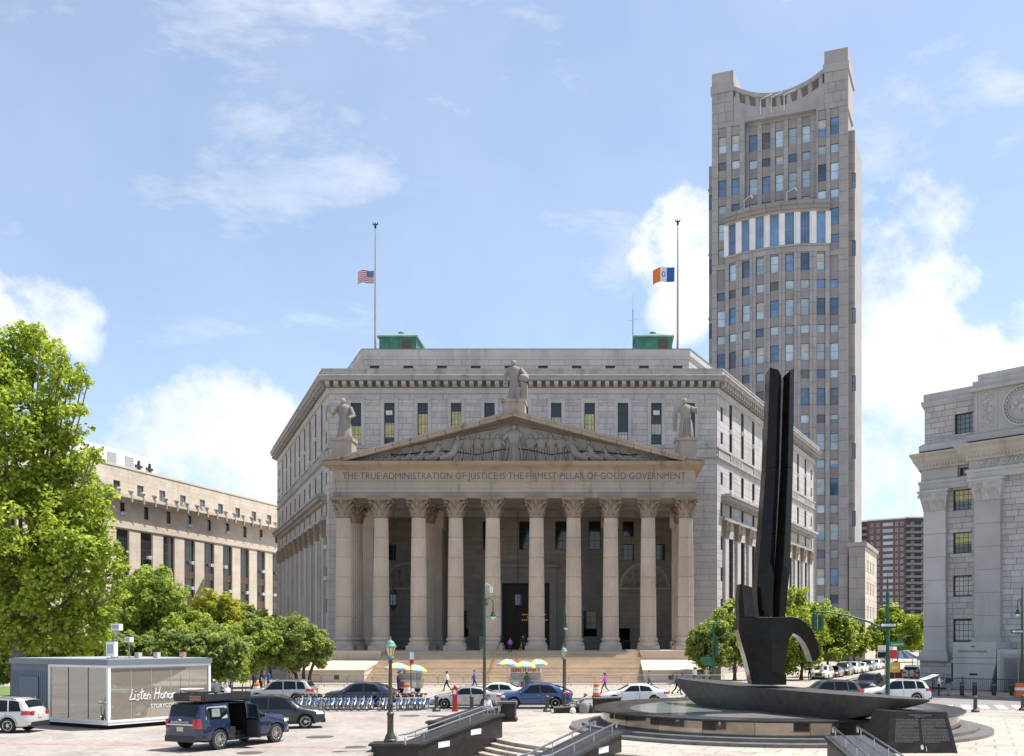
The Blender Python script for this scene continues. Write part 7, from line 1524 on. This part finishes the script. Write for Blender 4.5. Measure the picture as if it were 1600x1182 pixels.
# --- other cars: (class, name, label, px of centre, distance, heading, paint)
def put(spec, name, label, px, D, rz, col, z=.01, **k): return Car(**spec).build(name, label, (wx(px, D), D, z), rz, col, **k)
put(SUV, 'parked_suv', 'pale champagne SUV standing beside the kiosk', -12, 50.2, math.pi-.02, 'paint_champagne', .004, cat='SUV')
put(SUV, 'parked_suv', 'black SUV parked just ahead of the navy SUV', 431, 52.2, R(18), 'paint_black', .004, cat='SUV')
put(SUV, 'parked_suv', 'pearl grey SUV with dark windows at the kerb behind the black SUV', 440, 72.4, math.pi, 'paint_silver', cat='SUV')
put(COUPE, 'parked_suv', 'dark blue SUV parked behind the hire bikes', 565, 69.2, math.pi, 'paint_darkblue', cat='SUV')
put(SEDAN, 'parked_car', 'silver saloon car behind the red call box', 731, 67.6, math.pi, 'paint_silver')
put(COUPE, 'parked_suv', 'metallic blue sloping roof SUV in front of the long food cart', 838, 67.6, math.pi, 'paint_blue', cat='SUV')
put(SEDAN, 'parked_car', 'white saloon car behind the fountain rim', 992, 71.5, math.pi, 'paint_white')
put(SEDAN, 'parked_car', 'white car with a red tail lamp nose to tail with the blue SUV', 775, 73.5, math.pi, 'paint_white')
put(SUV, 'parked_car', 'dark grey car passing behind the boat shaped base', 1292, 71.5, math.pi, 'paint_grey')
cr = put(SUV, 'parked_suv', 'white SUV with its tailgate raised near the granite building', 1398, 73.2, math.pi, 'paint_white', cat='SUV')
b = MB(); b.hexa([(-2.0, -.7, 1.64), (-1.9, -.7, 1.64), (-1.9, .7, 1.64), (-2.0, .7, 1.64), (-2.95, -.66, 2.02), (-2.9, -.66, 1.95), (-2.9, .66, 1.95), (-2.95, .66, 2.02)]); b.build('tailgate', 'paint_white', cr)
put(SUV, 'jeep', 'black jeep facing out of the side street', 1358, 86, R(-114), 'paint_black', .01, cat='SUV')
# cars parked along the side street, smaller with distance
gC = 'cars parked along the side street'
su = Vector((.39, .92)); rows = [('paint_white', SUV, 'white van like car first in the side street row'), ('paint_red', SEDAN, 'red car in the side street row'), ('paint_black', SUV, 'black car behind the red one in the side street row'), ('paint_cream', SUV, 'cream car midway along the side street row'), ('paint_white', SEDAN, 'white saloon behind the cream car in the side street row'), ('paint_grey', SUV, 'grey car well along the side street row'), ('paint_white', SUV, 'tall white car towards the far end of the side street row'), ('paint_silver', SEDAN, 'silver car last in the side street row')]
for k, (c, spc, lb) in enumerate(rows):
    p = Vector((24.4, 114))+su*(6.6*k); Car(**spc).build('parked_car', lb, (p.x, p.y, .01), math.atan2(-su.y, -su.x)+(.0), c, detail=False, doors=False, group=gC)
for k, (x, y, c, lb) in enumerate(((38.5, 121, 'paint_blue', 'blue car on the far side of the side street'), (44.5, 135, 'paint_white', 'white car facing away on the far side of the side street'), (34.0, 112.5, 'paint_cream', 'pale car waiting in the middle of the side street'))):
    Car(**SUV).build('parked_car', lb, (x, y, .01), math.atan2(su.y, su.x), c, detail=False, doors=False, group=gC)
e = empty('box_truck', (46.5, 168, .01), math.atan2(-su.y, -su.x)); P(e, 'cream box truck at the far end of the side street', 'truck'); b = MB(); b.box(-3.2, 2.0, -1.2, 1.2, 1.0, 3.6); b.build('cargo_box', 'paint_cream', e); b = MB(); b.hexa([(2.05, -1.1, .7), (3.9, -1.1, .7), (3.9, 1.1, .7), (2.05, 1.1, .7), (2.05, -1.05, 2.6), (3.3, -1.05, 2.6), (3.3, 1.05, 2.6), (2.05, 1.05, 2.6)]); b.build('cab', 'paint_white', e); b = MB(); b.add([(3.41, -.95, 2.5), (3.8, -.95, 1.6), (3.8, .95, 1.6), (3.41, .95, 2.5)], [(0, 1, 2, 3)]); b.build('windscreen', 'car_black_glass', e)
for x in (-2.2, 3.0):
    for s in (-1, 1): b = MB(); b.lathe([(.45, -.14), (.45, .14)], 16); o = b.build('wheel', 'rubber', e); o.rotation_euler = (R(90), 0, 0); o.location = (x, s*1.0, .45)
b = MB(); b.box(-3.1, 3.6, -.6, .6, .6, 1.0); b.build('chassis', 'frame_black', e)
# blue and white canopy stall in the side street
e = empty('market_canopy', (wx(1408, 118), 118, .135)); P(e, 'blue and white pitched canopy stall on the far pavement corner', 'canopy')
for x in (-1.6, 1.6):
    for y in (-1, 1): b = MB(); b.tube([(x, y, 0), (x, y, 2.3)], .04, 5); b.build('leg', 'galvanised', e)
for k in range(6): x0 = -1.9+3.8*k/6; x1 = x0+3.8/6; b = MB(); b.add([(x0, -1.2, 2.2), (x1, -1.2, 2.2), (x1*.3, 0, 3.1), (x0*.3, 0, 3.1)], [(0, 1, 2, 3)]); b.add([(x0, 1.2, 2.2), (x1, 1.2, 2.2), (x1*.3, 0, 3.1), (x0*.3, 0, 3.1)], [(3, 2, 1, 0)]); b.build('canopy_panel', 'parasol_blue' if k % 2 else 'letter_white', e)
b = MB(); b.box(-1.5, 1.5, -.8, .8, .0, .95); b.build('table', 'food_red', e)
# ---------------------------------------------------------------- people: one skinned body per pose, recoloured per person
M('skin_light', (.52, .33, .24), rough=.6, var=.05); M('skin_brown', (.24, .13, .08), rough=.6, var=.05); M('skin_dark', (.10, .055, .035), rough=.6, var=.05)
M('hair_black', (.012, .011, .011), rough=.6); M('hair_brown', (.07, .04, .02), rough=.6); M('hair_fair', (.38, .22, .08), rough=.6); M('hair_grey', (.4, .39, .38), rough=.6)
CLO = {'white': (.74, .74, .72), 'black': (.018, .018, .02), 'navy': (.02, .03, .08), 'blue': (.04, .12, .42), 'purple': (.33, .12, .5), 'pink': (.72, .08, .5), 'grey': (.25, .25, .26), 'khaki': (.34, .26, .17), 'jeans': (.05, .09, .18), 'red': (.45, .05, .05), 'green': (.03, .12, .07), 'teal': (.12, .3, .33), 'peach': (.6, .34, .28), 'beige': (.5, .42, .32)}
for k, c in CLO.items(): M('cloth_'+k, c, rough=.85, var=.15, scale=4)
def body(pose):
    g = lambda k, d: pose.get(k, d); bm = bmesh.new(); lay = bm.verts.layers.skin.verify(); segs = []
    def V(p, r): v = bm.verts.new(p); v[lay].radius = (r, r); return v
    def E(a, b, m): bm.edges.new((a, b)); segs.append((Vector(a.co), Vector(b.co), m))
    ph = g('pelvis', (0, 0, .95)); ln = Vector(g('lean', (0, 0, 0))); pel = Vector(ph)
    tilt = Matrix.Rotation(R(g('bend', 0)), 3, 'X')   # forward bend (towards -y)
    up = lambda x, y, z: pel+tilt @ Vector((x, y, z))
    p = V(pel, .125); p[lay].use_root = True; wa = V(up(0, 0, .16), .115); ch = V(up(0, .01, .36), .14); nk0 = V(up(0, .0, .49), .075); nk = V(up(0, -.015, .555), .05); h1 = V(up(0, -.03, .63), .08); h2 = V(up(0, -.025, .72), .085); h3 = V(up(0, -.02, .785), .05)
    E(p, wa, 1); E(wa, ch, 1); E(ch, nk0, 1); E(nk0, nk, 0); E(nk, h1, 0); E(h1, h2, 0); E(h2, h3, 0)
    hands = []
    for s, kk in ((-1, 'R'), (1, 'L')):
        sh = V(up(s*.17, .01, .44), .07); el = Vector(g('elbow'+kk, (s*.24, .03, .17))); ha = Vector(g('hand'+kk, (s*.26, -.05, -.06))); e_ = V(up(*el), .046); w_ = V(up(*ha), .032)
        E(ch, sh, 1); E(sh, e_, 1); E(e_, w_, g('sleeve', 1)); hands.append((Vector(w_.co), (Vector(w_.co)-Vector(e_.co)).normalized(), s))
        hip = V(pel+Vector((s*.095, 0, -.06)), .098); kn = V(Vector(g('knee'+kk, (s*.1, -.02, .5))), .062); an = V(Vector(g('foot'+kk, (s*.1, .03, .09))), .042); fd = Vector(g('toe', (0, -1, 0))); to = V(an.co+fd*.17+Vector((0, 0, -.05)), .036); he = V(an.co-fd*.03+Vector((0, 0, -.045)), .036)
        E(p, hip, 2); E(hip, kn, 2); E(kn, an, g('shin', 2)); E(an, to, 3); E(an, he, 3)
    me = bpy.data.meshes.new('b'); bm.to_mesh(me); bm.free(); o = bpy.data.objects.new('b', me); COL.objects.link(o)
    o.modifiers.new('s', 'SKIN').use_smooth_shade = True; o.modifiers.new('d', 'SUBSURF').levels = 1
    dg = bpy.context.evaluated_depsgraph_get(); m2 = bpy.data.meshes.new_from_object(o.evaluated_get(dg)); bpy.data.objects.remove(o)
    b = MB(); b.v = [v.co.copy() for v in m2.vertices]; b.f = [list(q.vertices) for q in m2.polygons]
    for q in m2.polygons:
        c = q.center; best = (9, 0)
        for a, d, m in segs:
            t = max(0, min(1, (c-a).dot(d-a)/max(1e-6, (d-a).length_squared))); dist = (a.lerp(d, t)-c).length
            if dist < best[0]: best = (dist, m)
        b.mi.append(best[1])
    b.k = 0
    for w, d, s in hands:          # palm, four fingers of unequal length, thumb from the side of the palm
        sd = d.cross(Vector((0, 1, .2))).normalized(); nn = d.cross(sd); pm = w+d*.085; b.tube([w-d*.01, w+d*.04, pm], [.03, .038, .034], 7)
        for k, L_ in enumerate((.062, .075, .07, .055)): r0 = pm+sd*(.027-.018*k); b.tube([r0-d*.01, r0+d*L_*.5+nn*.006, r0+d*L_*.85+nn*.028], [.0095, .009, .007], 5)
        t0 = w+d*.03+sd*.03; b.tube([t0-sd*.012, t0+sd*.022+d*.03, t0+sd*.02+d*.065+nn*.012], [.012, .011, .008], 5)
    hc = up(0, -.028, .68); fw = tilt @ Vector((0, -1, 0)); rt_ = Vector((1, 0, 0)); upv = tilt @ Vector((0, 0, 1))
    b.tube([hc+fw*.07+upv*.03, hc+fw*.1-upv*.005, hc+fw*.075-upv*.018], [.008, .017, .012], 5)
    for s in (-1, 1): b.ball(hc+rt_*s*.082-fw*.0, (.014, .022, .032), 6, 4)
    b.k = 5
    for s in (-1, 1): b.ball(hc+fw*.074+rt_*s*.03+upv*.025, (.011, .008, .008), 6, 4)
    b.k = 6; b.tube([hc+fw*.074-rt_*.022-upv*.045, hc+fw*.082-upv*.046, hc+fw*.074+rt_*.022-upv*.045], .006, 4)
    b.k = 4; L_ = g('hair', 0)    # hair cap, longer at the back when asked
    rings = []
    for t in range(5):
        a = math.pi/2*t/4; rr = .098*math.cos(a)+.004; rings.append([hc+rt_*rr*math.cos(q*math.pi/6)-fw*(rr*1.08*math.sin(q*math.pi/6)+.012)+upv*(.045+.072*math.sin(a)-(.055 if math.sin(q*math.pi/6) > .2 and t == 0 else 0)) for q in range(12)])
    b.loft(rings)
    if L_: b.loft([[hc-fw*(.075+.03*k)+rt_*x*(1-.1*k)+upv*(.04-L_*k/3)-fw*y for x, y in ((-.075, 0), (.075, 0), (.06, .045), (-.06, .045))] for k in range(4)])
    bpy.data.meshes.remove(m2); me = b.mesh('person', ['skin_light', 'cloth_white', 'cloth_navy', 'cloth_black', 'hair_black', 'hair_black', 'skin_brown'], 0)
    me.polygons.foreach_set('use_smooth', [True]*len(me.polygons)); return me
WALK = dict(kneeR=(-.1, -.22, .53), footR=(-.1, -.28, .10), kneeL=(.1, .1, .5), footL=(.1, .42, .16), elbowR=(-.24, .12, .2), handR=(-.23, .16, -.03), elbowL=(.24, -.06, .2), handL=(.2, -.26, .05))
POSES = {'stand': {}, 'walk': WALK, 'walk_hair': dict(WALK, hair=.28), 'talk': dict(elbowR=(-.25, -.05, .19), handR=(-.12, -.25, .27), hair=0), 'talk_hair': dict(elbowR=(-.25, -.05, .19), handR=(-.12, -.25, .27), hair=.3),
    'bend': dict(bend=38, elbowR=(-.2, -.2, .22), handR=(-.14, -.34, .12), elbowL=(.2, -.2, .22), handL=(.14, -.34, .12)), 'shorts': dict(shin=0, sleeve=0), 'skirt_hair': dict(shin=0, hair=.3, elbowR=(-.25, -.05, .19), handR=(-.12, -.22, .2)),
    'sit': dict(pelvis=(0, 0, .1), kneeR=(-.13, -.42, .12), footR=(-.13, -.46, -.32), kneeL=(.13, -.42, .12), footL=(.13, -.46, -.32), elbowR=(-.23, -.08, .2), handR=(-.1, -.3, .12), elbowL=(.23, -.08, .2), handL=(.1, -.3, .12), bend=12),
    'recline': dict(pelvis=(0, 0, .12), bend=-38, kneeR=(-.12, -.4, .36), footR=(-.12, -.62, .05), kneeL=(.14, -.44, .2), footL=(.14, -.82, .05), elbowR=(-.3, .16, .2), handR=(-.34, .06, .04), elbowL=(.26, -.1, .22), handL=(.14, -.2, .06))}
PM = {}
def person(label, px, D, z, pose, rz, top, bottom, skin='light', hair='black', h=1.72, shoes='black', group=None, x=None):
    if pose not in PM: PM[pose] = body(POSES[pose])
    o = link('person', PM[pose], None, (wx(px, D) if x is None else x, D, z), rz); s = h/1.74; o.scale = (s, s, s); P(o, label, 'person', group)
    for i, m in enumerate(('skin_'+skin, 'cloth_'+top, 'cloth_'+bottom, 'cloth_'+shoes, 'hair_'+hair)): o.material_slots[i].link = 'OBJECT'; o.material_slots[i].material = MATS[m]
    return o
Z1 = .137; W_, E_, N_, S_ = R(-90), R(90), R(180), 0.      # facing -x, +x, away, towards the viewer
person('person in purple top and dark trousers coming down the courthouse steps', 797, 113.6, 3.02, 'walk', S_, 'purple', 'black', 'brown')
person('person in dark uniform standing left of the courthouse doorway', 783, 116.6, 3.28, 'stand', .5, 'black', 'black', 'brown'); person('person in dark uniform with white collar right of the courthouse doorway', 817, 116.4, 3.28, 'talk', -.4, 'black', 'black', 'light'); person('dark dressed person close beside the door guard', 820.5, 117.2, 3.28, 'stand', .3, 'navy', 'black', 'dark', h=1.85)
person('person in white shirt and dark trousers walking by the barriers', 698.5, 86.5, Z1, 'walk', W_, 'white', 'black', 'brown')
person('person with bright blue jacket and bag walking past the steps', 741, 89, Z1, 'walk', E_, 'blue', 'navy', 'light'); person('person in bright pink top and jeans walking past the orange barrel', 945, 82.5, Z1, 'walk_hair', W_, 'pink', 'jeans', 'brown', 'black')
person('person in grey shirt and jeans with a shoulder bag by the right stair cheek', 1014.5, 88, Z1, 'walk', E_, 'grey', 'jeans', 'light'); person('striding person in blue shirt and black trousers under the boat tip', 1058, 80.5, Z1, 'walk', E_, 'navy', 'black', 'light', 'brown', 1.82); person('person in jeans close behind the striding walker', 1066, 81.6, Z1, 'walk', E_, 'blue', 'jeans', 'brown')
person('vendor in dark green shirt serving at the long food cart', 823, 83.6, Z1, 'stand', N_, 'green', 'jeans', 'brown'); person('vendor in red shirt behind the smaller food cart', 632, 86.4, Z1, 'stand', S_, 'red', 'navy', 'brown'); person('customer in navy standing at the smaller food cart', 622, 84.2, Z1, 'talk', E_, 'navy', 'navy', 'light')
person('woman in beige cardigan with long hair in the standing couple by the bollards', 1467, 79.2, Z1, 'talk_hair', R(60), 'beige', 'black', 'light', 'black', 1.66); person('man in dark jacket in the standing couple by the bollards', 1482, 79.4, Z1, 'stand', R(-60), 'navy', 'grey', 'brown', 'black', 1.74)
person('person all in white bending into the raised tailgate', 1443, 74.0, .01, 'bend', R(-95), 'white', 'white', 'brown', 'black', 1.78)
gP = 'people under the trees left of the courthouse'
for i, (px, D, pose, rz, t, bt, sk, hr, lb) in enumerate(((333, 80, 'stand', 1., 'white', 'khaki', 'brown', 'black', 'person in white shirt and khaki trousers by the kiosk end'), (342, 82, 'stand', 2., 'black', 'black', 'dark', 'black', 'person in black beside the small park lamp'), (352.5, 80.5, 'skirt_hair', .5, 'peach', 'white', 'light', 'fair', 'fair haired person in a peach top near the sapling'), (359.5, 81, 'stand', -.6, 'teal', 'jeans', 'light', 'brown', 'person in teal shirt and jeans near the sapling'), (397, 85, 'walk', W_, 'black', 'black', 'brown', 'black', 'person in black walking behind the orange barrel'), (412, 89, 'shorts', 1., 'navy', 'khaki', 'light', 'brown', 'person in shorts under the low tree'), (419, 89.5, 'stand', -.7, 'blue', 'navy', 'brown', 'black', 'person in blue beside the one in shorts under the low tree'), (448, 93, 'talk', 1.2, 'grey', 'khaki', 'light', 'black', 'person in grey shirt by the first crowd barrier'), (454, 93.4, 'stand', -1.2, 'beige', 'jeans', 'light', 'hair_brown'[5:], 'person in beige top by the first crowd barrier'))):
    person(lb, px, D, .175 if px < 392 else Z1, pose, rz, t, bt, sk, hr, 1.7, group=gP)
gQ = 'people on the side street pavement'
for px, D, t, bt, lb in ((1265, 108, 'black', 'black', 'person in black in front of the side street trees'), (1284, 112, 'white', 'grey', 'person in white in front of the side street cars'), (1148, 112, 'red', 'jeans', 'person in red seen past the left side of the monument foot'), (1085, 100, 'white', 'jeans', 'person in white under the tree by the right stair cheek'), (1104, 101, 'beige', 'grey', 'person in beige by the green signal pole'), (1429, 88, 'red', 'black', 'person in red behind the raised tailgate'), (1420, 92, 'khaki', 'navy', 'person in khaki behind the white SUV')):
    person(lb, px, D, Z1, 'talk' if px % 2 else 'stand', px*.7, t, bt, ('light', 'brown', 'dark')[px % 3], 'black', group=gQ)
person('person in white shirt sitting on the granite stair wall with head bowed', 760, 52.3, .84, 'sit', R(50), 'white', 'jeans', 'light', 'brown', 1.75)
person('person in grey lying back against the granite block among bags', 905, 63.1, .43, 'recline', R(-80), 'grey', 'grey', 'brown', 'grey', 1.75)
def bag(label, x, y, z, w, h, mat, rz=0.):
    e = empty('bag', (x, y, z), rz); P(e, label, 'bag'); b = MB(); b.loft([[(px_*k, py_*k, zz) for px_, py_ in [(w/2*math.cos(a), w*.36*math.sin(a)) for a in [q*math.pi/5 for q in range(10)]]] for k, zz in ((.8, 0), (1, h*.2), (1.02, h*.55), (.85, h*.85), (.5, h))]); b.build('body', mat, e, smooth=60); b = MB(); b.tube([(-w*.2, 0, h*.97), (-w*.16, 0, h*1.2), (w*.16, 0, h*1.2), (w*.2, 0, h*.97)], .02, 5); b.build('handle', mat, e, smooth=50)
bag('bulging pale grey bag beside the lying person', wx(913, 62.5), 62.5, .01, .62, .72, 'cloth_grey'); bag('dark rucksack against the taller granite block', wx(921, 62.6), 62.6, .01, .42, .5, 'cloth_black'); bag('white carrier bag below the lying person', wx(895, 62.3), 62.3, .01, .35, .34, 'cloth_white'); bag('blue backpack set down beside the seated person on the stair wall', wx(771, 52.9), 52.9, .86, .32, .4, 'cloth_navy')
